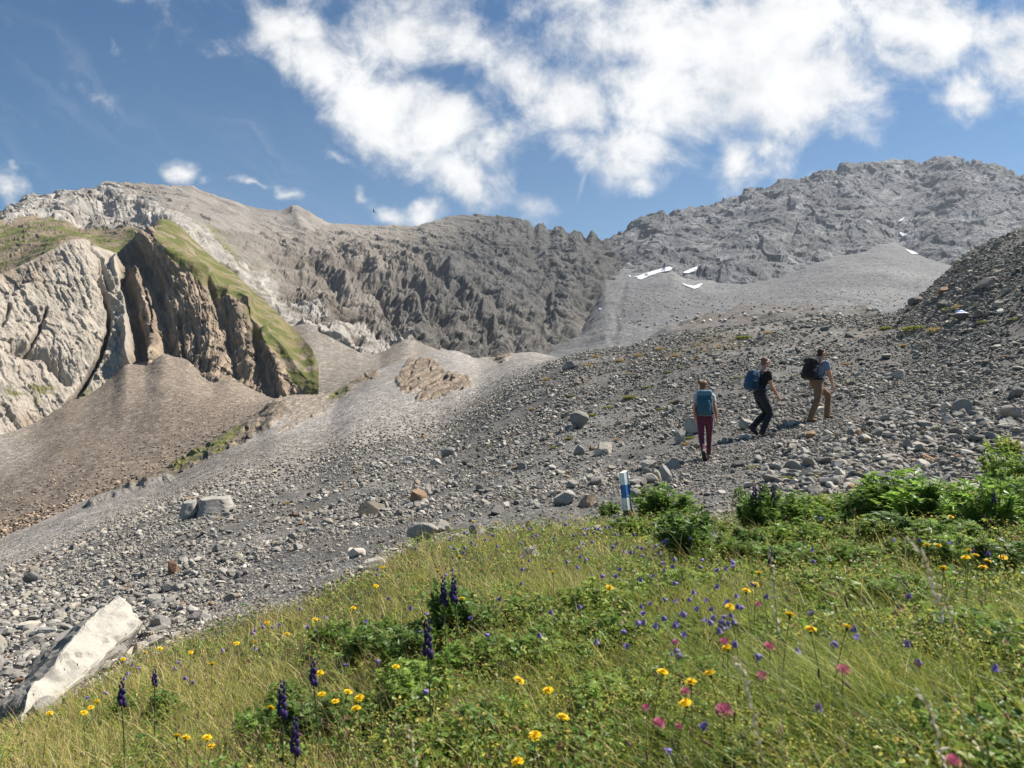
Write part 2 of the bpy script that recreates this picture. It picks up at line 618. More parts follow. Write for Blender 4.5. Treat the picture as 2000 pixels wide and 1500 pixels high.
# gullies run down to the right on the brown flank; folded beds on the dark ridge
gx = (PX - 0.85 * (PY - 500)) / 88.0
gul = ridged(np.stack([gx + 0.8 * fbm(q / 70, 4), PY / 170 + .5 * fbm(q / 50 + 4, 3), 0 * gx], -1), 5, .48)
gul2 = ridged(np.stack([gx * 2.7 + 1.0 * fbm(q / 34, 3), PY / 60, 0 * gx + 7], -1), 4, .45)
Wp = P.copy()
fold = 9 * np.sin(PX / 30.0 + 2.0 * fbm(q / 90, 2)) * sstep(PX, 760, 960) + 75 * fbm(P / 190, 3) + 22 * np.abs(fbm(P / 70 + 5, 2))
bed = (P[..., 2] * 0.9 + 0.22 * P[..., 0] + fold)
led = terrace(bed / 26) * 0.6 + terrace(bed / 9.5 + fbm(P / 40, 2)) * 0.4
rg = ridged(P / 85, 6, .43)
fine = fbm(P / 14, 4)
ba = np.stack([(PX + .35 * PY) / 52 + .8 * fbm(q / 70, 3), bed / 13, P[..., 1] / 90], -1)      # slabs that follow the bedding
f1, t1 = facets(ba, 1)
f2, t2 = facets(ba * np.array([2.6, 2.4, 2.6]) + 11, 2)
f3, t3 = facets(P / np.array([30, 45, 26]) + .5 * fbm(P / 40, 3)[..., None], 3)
H = 11 * (rg - .45) * (0.45 + 0.55 * rough) + rough * (6 * (gul - .5) + 2 * (gul2 - .5)) + (2.8 + 4.6 * dark) * (led - .5) + 1.0 * fine
H += (.5 + .5 * np.maximum(rough, dark)) * (4.2 * f1 + 2.2 * f2) + 4.6 * f3 * (1 - .3 * dark) + 2.6 * facets(P / np.array([14, 20, 9]) + .5 * fbm(P / 16, 3)[..., None], 17)[0]
kx, ky = PX + wobble(q, 1 / 34, 26, 5, 80), PY + wobble(q, 1 / 34, 26, 5, 90)


def rib1(pts, wd, amp):
    d, t = polydist(kx, ky, pts)
    w_ = wd * (.55 + .75 * t)
    return .72 * amp * np.maximum(0, 1 - d / (1.7 * w_)) ** 1.15 * sstep(t, 0, .18)


for pts, wd, amp in [([(690, 465), (740, 540), (792, 602), (835, 668)], 20, 15), ([(752, 480), (828, 560), (880, 622), (925, 695)], 20, 16), ([(850, 500), (918, 580), (965, 645), (985, 695)], 18, 14),
                     ([(618, 480), (650, 540), (700, 600), (730, 640)], 17, 12), ([(562, 480), (600, 530), (645, 592)], 15, 9), ([(960, 560), (1010, 620), (1045, 685)], 16, 11), ([(1035, 540), (1085, 600), (1110, 650)], 14, 9),
                     ([(720, 480), (782, 560), (850, 640), (872, 690)], 11, -13), ([(652, 470), (692, 540), (760, 612)], 10, -11), ([(800, 480), (880, 570), (940, 640), (952, 705)], 11, -14), ([(920, 540), (980, 610), (1012, 685)], 9, -10),
                     ([(592, 468), (622, 522), (668, 590)], 8, -8), ([(1075, 580), (1060, 640), (1062, 690)], 6, -7), ([(895, 600), (905, 660), (925, 700)], 6, -7),
                     ([(1000, 470), (1060, 500), (1120, 540)], 10, 8), ([(900, 470), (980, 520), (1060, 560)], 12, 8), ([(1120, 470), (1150, 520), (1170, 560)], 10, 10), ([(1090, 470), (1110, 520), (1150, 570)], 8, -8)]:
    H += rib1(pts, wd, amp)
H += whiteband * (4.0 * (ridged(P / 30 + 4, 4, .42) - .45))
smoothp = sstep(PY + wobble(q, 1 / 80, 20), 470, 430) * sstep(PX, 240, 380) * (1 - dark)   # debris-covered upper slope
H = H * (1 - 0.6 * smoothp)
# the overhanging grey wall under the summit and the black notch to its right
d_, _ = polydist(jx, jy, [(150, 428), (190, 402), (240, 408), (310, 428)])
H -= 15 * np.exp(-(d_ / 20) ** 2)
d_, _ = polydist(jx, jy, [(150, 398), (200, 375), (262, 392), (318, 416)])
H += 3 * np.exp(-(d_ / 13) ** 2)
d_, _ = polydist(PX + 0.3 * (jx - PX), PY, [(556, 432), (560, 462), (562, 490)])
H -= 0 * d_
d_, _ = polydist(PX + 0.3 * (jx - PX), PY, [(575, 408), (588, 445), (600, 480)])
H += 4 * np.exp(-(d_ / 10) ** 2)
edge = np.minimum(1, np.linspace(0, 1, P.shape[0])[::-1] * 9)[:, None] * 0.35 + 0.65
H = H * (1 - .65 * alp)
P = P + N * (H * edge)[..., None]
tone = 1 + 0.30 * fbm(P / 45, 4) + (0.20 + .35 * dark) * (terrace(bed / 13 + .4 * fbm(P / 30, 3)) - .5)
col = np.ones(P.shape) * np.array([0.185, 0.162, 0.138])
col = lerp(col, (0.195, 0.176, 0.156), smoothp)
col = lerp(col, (0.115, 0.096, 0.079), rough * sstep(fbm(P / 50 + 3, 3), -.25, .25))
col = lerp(col, (0.066, 0.063, 0.060), dark)  # dark rock, with the cloud shadow on this ridge also put into the colour
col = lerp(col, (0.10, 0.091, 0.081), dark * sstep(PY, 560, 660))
col = lerp(col, (0.30, 0.277, 0.25), whiteband * sstep(fbm(P / 26 + 8, 4), -.32, .08))
alpc = lerp(np.ones(P.shape) * np.array([0.20, 0.155, 0.105]), (0.105, 0.112, 0.030), sstep(fbm(P * [1, .6, 1] / 22 + 5, 4), -.12, .18))
col = lerp(col, (0, 0, 0), alp * 0) * (1 - alp[..., None]) + alpc * alp[..., None]
gr = blurm(inpoly(jx, jy, [(365, 425), (400, 430), (450, 480), (480, 515), (470, 522), (420, 478)]), 2) * sstep(fbm(P / 18, 3), -.2, .2)
col = lerp(col, (0.15, 0.15, 0.055), gr * .7)
col *= (tone * (1 + .22 * (t1 - .5) + .20 * (t3 - .5)))[..., None]
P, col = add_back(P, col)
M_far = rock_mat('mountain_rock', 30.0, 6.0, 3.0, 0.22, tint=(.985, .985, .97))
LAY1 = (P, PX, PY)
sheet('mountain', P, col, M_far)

# ------------------------------------------------------------------ 2. grey limestone mountain on the right
SKY2 = [(1120, 520, 1500), (1160, 486, 1520), (1182, 468, 1540), (1220, 447, 1580), (1255, 430, 1610), (1285, 416, 1640), (1293, 413, 1640), (1302, 420, 1650),
        (1340, 408, 1680), (1400, 394, 1720), (1450, 379, 1760), (1500, 365, 1800), (1540, 358, 1820), (1570, 356, 1840), (1600, 352, 1850), (1633, 350, 1850),
        (1640, 343, 1860), (1680, 328, 1900), (1720, 316, 1930), (1760, 304, 1950), (1785, 303, 1960), (1815, 306, 1960), (1845, 303, 1960), (1880, 314, 1940),
        (1920, 320, 1920), (1950, 324, 1900), (1975, 338, 1880), (2000, 348, 1860), (2100, 372, 1800), (2300, 400, 1700), (2600, 440, 1600)]
BASE2 = [(1120, 560, 1300), (1200, 545, 1180), (1240, 545, 1150), (1330, 545, 1150), (1400, 565, 1130), (1480, 560, 1150), (1540, 545, 1200), (1600, 527, 1260),
         (1660, 510, 1320), (1720, 498, 1350), (1790, 512, 1300), (1850, 530, 1220), (1900, 540, 1180), (2100, 560, 1100), (2600, 600, 1000)]
MID2 = [(1120, 545, 1400), (1200, 512, 1330), (1300, 480, 1380), (1400, 475, 1420), (1540, 455, 1500), (1660, 425, 1600), (1785, 415, 1640), (1900, 430, 1560),
        (2000, 450, 1500), (2600, 520, 1300)]
P, PX, PY = net([[(x, y + 40, d) for x, y, d in BASE2], BASE2, MID2, SKY2], 1120, 2500, 1100, [14, 170, 210])
N = normals(P, 14)
q = np.stack([PX, PY, np.zeros_like(PX)], -1)
bed = P[..., 2] * 0.84 - 0.40 * P[..., 0] + 0.25 * P[..., 1] + 42 * fbm(P / 260, 4)
brk = ridged(P / 120 + 3, 6, .42)
led = terrace(bed / 46, .8) * .5 + terrace(bed / 17 + .8 * fbm(P / 50, 3), .7) * .5
cross = ridged(np.stack([(P[..., 0] * .8 + P[..., 2] * .6) / 60, (P[..., 2] * .8 - P[..., 0] * .6) / 190, P[..., 1] / 190], -1), 5, .45)
al = P[..., 0] * .82 + P[..., 2] * .57
ac = P[..., 2] * .82 - P[..., 0] * .57 + 30 * fbm(P / 200, 3)
bb_ = np.stack([al / 120, ac / 34, P[..., 1] / 120], -1) + .35 * fbm(P / 90, 3)[..., None]
f1, t1 = facets(bb_, 4)
f2, t2 = facets(bb_ * 2.7 + 5, 5)
f3, t3 = facets(bb_ * 6.5 + 9, 6)
H = 14 * (brk - .45) + 4.5 * (led - .5) + 5.5 * (cross - .5) + 10 * f1 + 5.2 * f2 + 2.2 * f3
bigr, _ = polydist(PX, PY, [(1640, 345), (1560, 400), (1500, 470), (1440, 530)])
H += 22 * np.exp(-(bigr / 45) ** 2)
bigr, _ = polydist(PX, PY, [(1790, 305), (1800, 360), (1760, 420), (1750, 480)])
H -= 26 * np.exp(-(bigr / 42) ** 2)
bowl, _ = polydist(PX, PY, [(1730, 385), (1760, 375)])
flat = np.exp(-(bowl / 30) ** 2)
H = H * (1 - .7 * flat) - 14 * flat
P = P + N * H[..., None]
col = np.ones(P.shape) * np.array([0.118, 0.117, 0.119])
patch = sstep(fbm(P / 70 + 11, 5), -.05, .35)
col = lerp(col, (0.195, 0.192, 0.19), patch)
col = lerp(col, (0.07, 0.072, 0.077), sstep(terrace(bed / 31 + fbm(P / 80, 3), .86), .35, .0) * .6)
seam = ridged(np.stack([al / 260, ac / 26 + .5 * fbm(P / 60, 3), P[..., 1] / 260], -1) + .15 * fbm(P / 40, 3)[..., None], 3, .5)
col = lerp(col, (0.075, 0.076, 0.08), sstep(seam, .50, .70) * .7)
col *= (1 + 0.20 * fbm(P / 40 + 2, 4) + .40 * (t1 - .5) + .34 * (t2 - .5))[..., None]
P, col = add_back(P, col)
LAY2 = (P, PX, PY)
sheet('mountain', P, col, rock_mat('limestone_rock', 40.0, 8.0, 5.0, 0.25, tint=(.98, 1.0, 1.0)))

# ------------------------------------------------------------------ 3. grey scree bowl
BOW_T = [(900, 690, 640), (1040, 690, 700), (1090, 672, 740), (1130, 640, 860), (1160, 585, 1020), (1185, 545, 1150), (1230, 527, 1240), (1310, 523, 1240), (1340, 540, 1200), (1400, 546, 1200),
         (1480, 545, 1220), (1540, 530, 1270), (1600, 510, 1330), (1660, 491, 1400), (1720, 479, 1430), (1790, 494, 1370), (1850, 511, 1290), (1900, 522, 1240),
         (2100, 545, 1150), (2500, 590, 1050)]
BOW_B = [(900, 760, 330), (1050, 730, 360), (1160, 720, 400), (1270, 715, 420), (1500, 700, 420), (1750, 690, 400), (2000, 640, 380), (2500, 600, 380)]
BOW_M = [(900, 715, 520), (1050, 697, 560), (1130, 670, 640), (1200, 620, 760), (1300, 600, 780), (1500, 600, 760), (1750, 590, 740), (2000, 580, 720), (2500, 592, 700)]
BOW_T2 = [(x, y - 14, d * 1.12) for x, y, d in BOW_T]
P, PX, PY = net([BOW_B, BOW_M, BOW_T, BOW_T2], 900, 2400, 1100, [130, 200, 20])
N = normals(P, 10)
q = np.stack([PX, PY, np.zeros_like(PX)], -1)
H = 7 * fbm(P / 90, 4) + 1.2 * fbm(P / 9, 4)
jx, jy = PX + wobble(q, 1 / 50, 26, 4), PY + wobble(q, 1 / 30, 9, 4, 50)
mound = blurm(inpoly(jx, jy, [(1265, 665), (1330, 636), (1400, 622), (1440, 606), (1490, 604), (1540, 612), (1600, 604), (1680, 602), (1735, 620), (1720, 640), (1500, 720), (1265, 720)]), 4)
H += mound * (7 + 8 * (ridged(P / 60, 5, .42) - .5))
gl, _ = polydist(jx, jy, [(1218, 560), (1200, 620), (1195, 700)])
H -= 1.6 * np.exp(-(gl / 9) ** 2)
P = P + N * H[..., None]
col = np.ones(P.shape) * np.array([0.100, 0.099, 0.100])
col = lerp(col, (0.148, 0.145, 0.142), sstep(fbm(np.stack([P[..., 0] / 190, P[..., 1] / 420, P[..., 2] / 300], -1), 4), -.15, .35))
col = lerp(col, (0.105, 0.104, 0.104), sstep(PX, 1300, 1120))
col = lerp(col, (0.098, 0.084, 0.070), mound * sstep(fbm(P / 40, 3), -.5, .1))
col *= (1 + 0.14 * fbm(P / 12 + 2, 4))[..., None]
LAY3 = (P, PX, PY)
sheet('scree_slope', P, col, rock_mat('bowl_scree', 12.0, 3.0, 0.8, 0.16, stone=2.5, tint=(.985, .99, .985)))

# ------------------------------------------------------------------ 4. small fans between the cliff and the mountain
F_B = [(520, 860, 235), (560, 815, 240), (620, 800, 245), (700, 765, 255), (760, 740, 265), (860, 725, 285), (1000, 720, 310), (1120, 720, 330)]
F_T = [(520, 660, 430), (560, 642, 430), (600, 632, 435), (640, 648, 438), (700, 682, 432), (735, 694, 436), (775, 672, 470), (800, 662, 480), (830, 672, 482), (870, 688, 500), (910, 699, 520),
       (1000, 697, 590), (1120, 700, 640)]
F_T2 = [(x, y - 6, d * 1.15) for x, y, d in F_T]
P, PX, PY = net([F_B, F_T, F_T2], 520, 1120, 480, [170, 12])
N = normals(P, 8)
P = P + N * (1.6 * fbm(P / 30, 4) + .35 * fbm(P / 4, 3))[..., None]
col = np.ones(P.shape) * np.array([0.15, 0.133, 0.116])
col = lerp(col, (0.20, 0.18, 0.158), sstep(fbm(np.stack([PX / 45, PY / 160, 0 * PX], -1), 3), -.2, .3))
col *= (1 + 0.12 * fbm(P / 6 + 2, 4))[..., None]
sheet('scree_slope', P, col, rock_mat('fan_scree', 6.0, 1.5, 0.4, 0.16, stone=1.4))

# ------------------------------------------------------------------ 5. the banded cliff with its green back
C_T = [(-350, 600, 232), (-100, 572, 268), (0, 535, 292), (50, 515, 303), (100, 488, 315), (130, 472, 321), (160, 466, 327), (185, 476, 331), (205, 488, 334), (225, 492, 340),
       (245, 478, 352), (262, 468, 360), (285, 450, 380), (300, 438, 392), (318, 427, 402), (345, 438, 402), (380, 469, 398), (400, 489, 392), (430, 514, 385), (460, 535, 376),
       (490, 564, 366), (520, 590, 354), (550, 619, 338), (585, 654, 318), (610, 684, 300), (622, 715, 285)]
C_G = [(-350, 640, 220), (0, 575, 275), (100, 540, 296), (160, 525, 306), (205, 545, 309), (240, 530, 318), (275, 490, 336), (300, 468, 345), (330, 490, 332), (370, 520, 326), (410, 549, 320),
       (447, 566, 316), (484, 578, 312), (500, 628, 300), (550, 674, 290), (575, 710, 282), (600, 738, 276), (622, 752, 272)]
C_0 = [(-350, 1000, 172), (0, 920, 228), (130, 860, 252), (250, 780, 277), (320, 770, 278), (470, 810, 273), (520, 830, 271), (622, 815, 270)]
C_B = [(-350, 940, 172), (-100, 890, 210), (0, 858, 228), (60, 840, 239), (130, 800, 253), (180, 775, 263), (250, 726, 277), (320, 712, 278), (360, 714, 278), (400, 740, 274),
       (420, 748, 273), (470, 755, 273), (520, 780, 271), (565, 786, 270), (600, 775, 270), (622, 765, 270)]
P, PX, PY = net([C_0, C_B, C_G, C_T], -350, 622, 900, [24, 300, 170])
N = normals(P, 10)
q = np.stack([PX, PY, np.zeros_like(PX)], -1)
jx, jy = PX + wobble(q, 1 / 26, 7, 4), PY + wobble(q, 1 / 26, 7, 4, 50)
crack = [(172, 470), (190, 520), (204, 560), (212, 600), (213, 640), (200, 690), (175, 735), (140, 785), (120, 810)]


def rib(pts, wd, amp, p=2.0):
    d, t = polydist(jx, jy, pts)
    return amp * np.exp(-(d / wd) ** p)


dcr, tcr = polydist(jx, jy, crack)
side = np.interp(jy, [y for x, y in crack], [x for x, y in crack])
white = blurm((jx < side) | inpoly(jx, jy, [(172, 470), (205, 486), (226, 498), (240, 545), (252, 600), (256, 650), (262, 700), (262, 740), (120, 815), (212, 640)]), 1)
green = blurm(inpoly(PX + 1.3 * (jx - PX), PY + 1.3 * (jy - PY), [(300, 430), (318, 415), (400, 480), (490, 555), (585, 645), (640, 690), (640, 775), (600, 768), (568, 745), (542, 692), (505, 660),
                              (484, 628), (474, 588), (436, 584), (398, 566), (356, 538), (318, 506), (304, 466)]), 3)
brown = np.clip(1 - white - green, 0, 1)
bedc = (jx - np.interp(PY, [430, 520, 600, 680, 760], [150, 195, 225, 232, 205])) / 12.5        # beds follow the curve of the crack
str_ = terrace(bedc * .8 + .5 * fbm(q / 30, 3), .7)
str2 = terrace(bedc * 2.3 + .7 * fbm(q / 16, 3), .6)
# the pale slab is scored by oblique strokes
ob = (PX * .86 - PY * .5)
s1 = ridged(np.stack([ob / 17 + .6 * fbm(q / 40, 3), (PX * .5 + PY * .86) / 62, 0 * PX], -1), 5)
s2 = ridged(np.stack([ob / 6 + .6 * fbm(q / 20, 3), (PX * .5 + PY * .86) / 30, 0 * PX + 3], -1), 4)
st_a, st_c = (PX * .5 + PY * .86), ob + 9 * fbm(q / 50, 3)
fw1, tw1 = facets(np.stack([st_c / 24, st_a / 150, P[..., 1] / 80], -1) + .3 * fbm(q / 40, 3)[..., None], 7)
fw2, tw2 = facets(np.stack([st_c / 7.5, st_a / 42, P[..., 1] / 30], -1) + .35 * fbm(q / 15, 3)[..., None], 8)
fb1, tb1 = facets(np.stack([bedc * .75, PY / 60, P[..., 1] / 40], -1) + .3 * fbm(q / 30, 3)[..., None], 9)
fb2, tb2 = facets(np.stack([bedc * 2.0, PY / 20, P[..., 1] / 20], -1) + .35 * fbm(q / 12, 3)[..., None], 10)
H = white * (.8 * (s1 - .5) + 1.2 * fw1 + .65 * fw2 + 4 * fbm(P / 45, 3) + 1.6 * (ridged(P / 14, 4, .45) - .5))
fk1, tk1 = facets(P / np.array([9.0, 12.0, 6.0]) + .4 * fbm(P / 8, 3)[..., None], 15)
fk2, tk2 = facets(P / np.array([3.4, 4.0, 2.4]) + .4 * fbm(P / 3, 3)[..., None], 16)
H += brown * (.9 * (str_ - .5) + .4 * (str2 - .5) + 2.2 * (ridged(P / 22, 5, .43) - .5) + 1.1 * fb1 + .6 * fb2 + 1.9 * fk1 + .8 * fk2)
H += white * (.9 * fk1 + .4 * fk2)
H += rib(crack, 4.2, -9) * sstep(tcr, .05, .35)
H += rib([(180, 475), (198, 520), (214, 560)], 2.5, -3)
H += rib([(228, 505), (242, 560), (250, 640), (258, 710)], 13, 6)
H += rib([(243, 530), (256, 600), (268, 660), (278, 706)], 13, -10, 3)
H += rib([(262, 530), (286, 580), (301, 630), (304, 690), (292, 722)], 11, 4.5)
H += rib([(283, 560), (296, 610), (299, 660)], 2.2, -4)
H += rib([(232, 500), (262, 490), (300, 555), (316, 640), (328, 695)], 17, -5.5, 3)
H += rib([(262, 470), (300, 480), (350, 520), (400, 545)], 16, 5)
H += rib([(335, 520), (365, 570), (395, 620), (415, 680), (430, 735)], 30, 4)
H += rib([(352, 620), (358, 690), (372, 715)], 4, -3)
H += rib([(378, 640), (388, 700)], 4, -2)
H += rib([(402, 548), (425, 600), (445, 660), (462, 740)], 7, -3)
H += rib([(447, 575), (470, 640), (488, 730)], 11, 2.5)
H += rib([(484, 590), (503, 680), (522, 755)], 6, -2.5)
H += rib([(515, 650), (545, 720), (556, 768)], 8, 3)
H += rib([(90, 600), (80, 640), (50, 690)], 3, -4) + rib([(20, 590), (5, 640)], 3, -3) + rib([(30, 690), (90, 700), (130, 745)], 9, -4)
H += green * (1.6 * fbm(P / 20, 4) + .6 * fbm(P / 4, 4))
top = np.linspace(0, 1, P.shape[0])[:, None]
H *= np.minimum(1, (1.0 - top) * 9) * .8 + .2
P = P + N * H[..., None]
col = np.ones(P.shape) * np.array([0.285, 0.228, 0.172])
col = lerp(col, (0.195, 0.152, 0.115), sstep(str_ + .5 * fbm(P / 20, 3), .25, .75))
col = lerp(col, (0.21, 0.168, 0.128), sstep(PX, 300, 250) * brown)
wc = lerp(np.ones(P.shape) * np.array([0.335, 0.30, 0.257]), (0.25, 0.20, 0.155), sstep(fbm(P / 28 + 6, 4), .05, .4) * .8)
wc = lerp(wc, (0.25, 0.23, 0.21), sstep(s2, .62, .85) * .5)
moss = blurm(inpoly(jx, jy, [(0, 765), (40, 750), (110, 760), (125, 790), (60, 800), (0, 790)]), 3) * sstep(fbm(P / 6, 3), -.1, .2)
wc = lerp(wc, (0.15, 0.14, 0.06), moss)
col = col * (1 - white[..., None]) + wc * white[..., None]
col = lerp(col, (0.055, 0.045, 0.038), np.exp(-(dcr / 4) ** 2) * sstep(tcr, .1, .5) * .8)
gcol = lerp(np.ones(P.shape) * np.array([0.092, 0.100, 0.026]), (0.165, 0.14, 0.068), sstep(fbm(P / 9 + 4, 4), -.15, .25))
gcol = lerp(gcol, (0.21, 0.17, 0.125), sstep(fbm(P / 10 + 14, 4), .10, .3))
col = col * (1 - green[..., None]) + gcol * green[..., None]
gm = blurm(inpoly(jx, jy, [(128, 800), (165, 760), (180, 750), (170, 780), (140, 810)]), 2)
col = lerp(col, (0.07, 0.085, 0.02), gm * .8)
col *= (1 + 0.20 * fbm(P / 9 + 2, 4) + white * (.16 * (tw1 - .5) + .16 * (tw2 - .5)) + brown * (.35 * (tb1 - .5) + .3 * (tb2 - .5)))[..., None]
P, col = add_back(P, col, .25, .12)
LAY5 = (P, PX, PY)
sheet('cliff', P, col, rock_mat('cliff_rock', 5.0, 1.2, 0.7, 0.24))

# ------------------------------------------------------------------ 6. moraine ridge in the middle distance and the brown fan behind it
RIDGE = [(-500, 1260, 70), (-200, 1140, 85), (0, 1052, 100), (100, 1010, 108), (180, 973, 116), (250, 945, 124), (300, 926, 130), (330, 912, 134), (430, 848, 152), (500, 808, 166),
         (545, 777, 178), (600, 771, 186), (640, 769, 192), (690, 744, 202), (740, 722, 208), (770, 712, 212), (790, 704, 216), (820, 694, 220), (850, 687, 222), (880, 684, 224), (905, 690, 224),
         (940, 702, 224), (960, 700, 222), (1000, 691, 217), (1040, 688, 212), (1075, 695, 208), (1110, 706, 205), (1180, 740, 200), (1400, 760, 195)]
EDGE = [(-800, 1400, 16), (-500, 1310, 18), (-200, 1220, 20), (0, 1142, 22), (60, 1120, 23), (200, 1050, 25), (340, 990, 28), (440, 958, 30), (600, 925, 34), (700, 878, 37), (760, 865, 39), (850, 855, 41), (900, 828, 43),
        (1000, 752, 46), (1060, 722, 46), (1100, 704, 46), (1140, 694, 46), (1200, 688, 46), (1300, 664, 44), (1400, 649, 43), (1470, 643, 42), (1520, 634, 41), (1600, 627, 40),
        (1680, 629, 39), (1740, 623, 38), (1800, 589, 37), (1850, 544, 36), (1900, 499, 34), (1950, 478, 32), (2000, 453, 30), (2200, 370, 26), (2800, 200, 22)]
M0 = [(x, y + 70, d * 1.06 + 2) for x, y, d in EDGE if x < 1500]
M1 = [(x, y + 4, d * 1.7 + 6) for x, y, d in EDGE if x < 1500]
for a in M1:
    pass
P, PX, PY = net([M0, M1, RIDGE, [(x, y + 16, d + 16) for x, y, d in RIDGE]], -500, 1200, 1250, [20, 420, 24])
N = normals(P, 5)
q = np.stack([PX, PY, np.zeros_like(PX)], -1)
jx, jy = PX + wobble(q, 1 / 30, 8, 4), PY + wobble(q, 1 / 30, 8, 4, 50)
crop = blurm(inpoly(jx, jy, [(200, 972), (330, 908), (430, 845), (520, 792), (556, 770), (560, 800), (530, 835), (470, 868), (420, 888), (350, 925), (260, 958)]), 2)
crop2 = blurm(inpoly(jx, jy, [(560, 770), (640, 768), (690, 744), (690, 760), (640, 800), (570, 835), (540, 850), (560, 810)]), 3)
out = blurm(inpoly(jx, jy, [(686, 746), (742, 715), (744, 735), (690, 752)]), 1)
crag = blurm(inpoly(jx, jy, [(775, 742), (800, 702), (850, 700), (868, 726), (915, 735), (925, 755), (880, 770), (840, 784), (815, 782), (820, 760), (795, 772), (780, 762)]), 1)
crag2 = blurm(inpoly(jx, jy, [(955, 703), (1000, 689), (1000, 697), (965, 709)]), 1)
rockm = np.clip(crop + out + crag + crag2 + .6 * crop2, 0, 1)
gr = blurm(inpoly(jx, jy, [(325, 918), (350, 903), (420, 865), (470, 832), (480, 838), (440, 866), (390, 893), (345, 920)]), 1)
gr = np.maximum(gr, blurm(inpoly(jx, jy, [(640, 782), (655, 764), (690, 742), (688, 756), (660, 780)]), 1) * .9)
gr = np.maximum(gr, blurm(inpoly(jx, jy, [(415, 880), (440, 868), (445, 874), (425, 886)]), 1))
H = .9 * fbm(P / 22, 4) + .22 * fbm(P / 2.6, 4)
diag = terrace((PX * .5 + PY * .86) / 11 + .6 * fbm(q / 20, 3), .7)
fm1, tm1 = facets(np.stack([(PX * .86 - PY * .5) / 30, (PX * .5 + PY * .86) / 9, P[..., 1] / 20], -1) + .3 * fbm(q / 15, 3)[..., None], 12)
H += rockm * (.9 * (ridged(P / 9, 5, .42) - .3) + .25 * (diag - .5) + .7 * fm1)
ll, _ = polydist(jx, jy, [(180, 985), (250, 958), (330, 935)])
H += .8 * np.exp(-(ll / 6) ** 2)
P = P + N * H[..., None]
col = np.ones(P.shape) * np.array([0.235, 0.221, 0.209])
col = lerp(col, (0.175, 0.162, 0.148), sstep(fbm(np.stack([P[..., 0] / 26, P[..., 1] / 60, P[..., 2] / 20], -1), 4), -.05, .4))
col = lerp(col, (0.13, 0.127, 0.124), sstep(PY - np.interp(PX, [a[0] for a in EDGE], [a[1] for a in EDGE]) + wobble(q, 1 / 50, 22), -30, 5) * .7)
col = lerp(col, (0.165, 0.128, 0.094), rockm * .92)
col = lerp(col, (0.23, 0.185, 0.14), rockm * sstep(diag + fbm(P / 4, 3) * .4, .6, .9) * .7)
col = lerp(col, (0.085, 0.073, 0.057), crop * sstep(fbm(P / 12, 3), -.35, .15) * .85)
col = lerp(col, (0.115, 0.12, 0.032), gr * sstep(fbm(P / 3, 3), -.45, .0))
col *= (1 + 0.13 * fbm(P / 2.2 + 2, 4))[..., None]
LAY6 = (P, PX, PY)
sheet('moraine', P, col, rock_mat('moraine_scree', 3.0, 0.5, 0.16, 0.15, stone=0.55))

FB = [(x, y + 30, d + 14) for x, y, d in RIDGE if x < 640] + [(660, 800, 215)]
FM = [(-500, 1120, 115), (-200, 1040, 140), (0, 958, 160), (150, 880, 182), (250, 840, 197), (330, 810, 206), (430, 800, 214), (520, 795, 226), (660, 790, 240)]
FT = [(-500, 1000, 150), (-350, 935, 172), (-100, 882, 210), (0, 850, 228), (60, 831, 239), (130, 791, 253), (180, 765, 263), (215, 740, 269), (250, 712, 274), (280, 712, 278), (320, 697, 275), (345, 702, 278),
      (365, 706, 278), (400, 733, 274), (420, 740, 273), (445, 736, 273), (470, 745, 273), (520, 769, 271), (565, 777, 270), (600, 775, 270), (660, 775, 270)]
P, PX, PY = net([FB, FM, FT, [(x, y - 12, d * 1.1) for x, y, d in FT]], -500, 660, 900, [170, 160, 10])
N = normals(P, 5)
q = np.stack([PX, PY, np.zeros_like(PX)], -1)
P = P + N * (1.6 * fbm(P / 32, 3) + .3 * fbm(P / 3, 4))[..., None]
tt = np.linspace(0, 1, P.shape[0])[:, None]
st = fbm(np.stack([(PX * .86 + PY * .4) / 60, (PY * .86 - PX * .4) / 190, 0 * PX], -1), 4)
col = np.ones(P.shape) * np.array([0.142, 0.117, 0.095])
col = lerp(col, (0.175, 0.145, 0.118), sstep(tt + .25 * st + wobble(q, 1 / 90, .2), .45, .8))
col = lerp(col, (0.235, 0.215, 0.195), sstep(PX - 0.0 * PY, 120, -40) * sstep(PY, 960, 880))
col = lerp(col, (0.082, 0.065, 0.052), sstep(st, .1, .45) * .7)
col *= (1 + 0.16 * fbm(P / 2.5 + 2, 4))[..., None]
LAY7 = (P, PX, PY)
sheet('scree_slope', P, col, rock_mat('brown_scree', 4.0, 0.7, 0.2, 0.17, stone=0.8))

# ------------------------------------------------------------------ near ground: meadow shoulder and the scree above it
MEADOW = [(-800, 1780), (-200, 1510), (0, 1425), (60, 1412), (270, 1288), (400, 1238), (560, 1188), (700, 1128), (820, 1064), (1000, 1034), (1200, 1014), (1290, 990), (1370, 1004),
          (1405, 1034), (1440, 1014), (1480, 990), (1600, 984), (1700, 974), (1900, 964), (2000, 950), (2600, 880)]
G1 = [(-900, 1640, 5.4), (0, 1500, 4.0), (500, 1500, 3.0), (1000, 1500, 2.3), (1500, 1500, 1.95), (2000, 1500, 1.75), (2900, 1500, 1.6)]
G2 = [(-900, 1740, 6.2), (-200, 1510, 6.4), (0, 1425, 6.6), (270, 1285, 7.2), (560, 1185, 7.8), (820, 1060, 8.6), (1000, 1028, 9), (1200, 1010, 9.3), (1400, 1000, 9.4), (1700, 970, 9.4), (2000, 945, 9.3), (2900, 850, 9.2)]
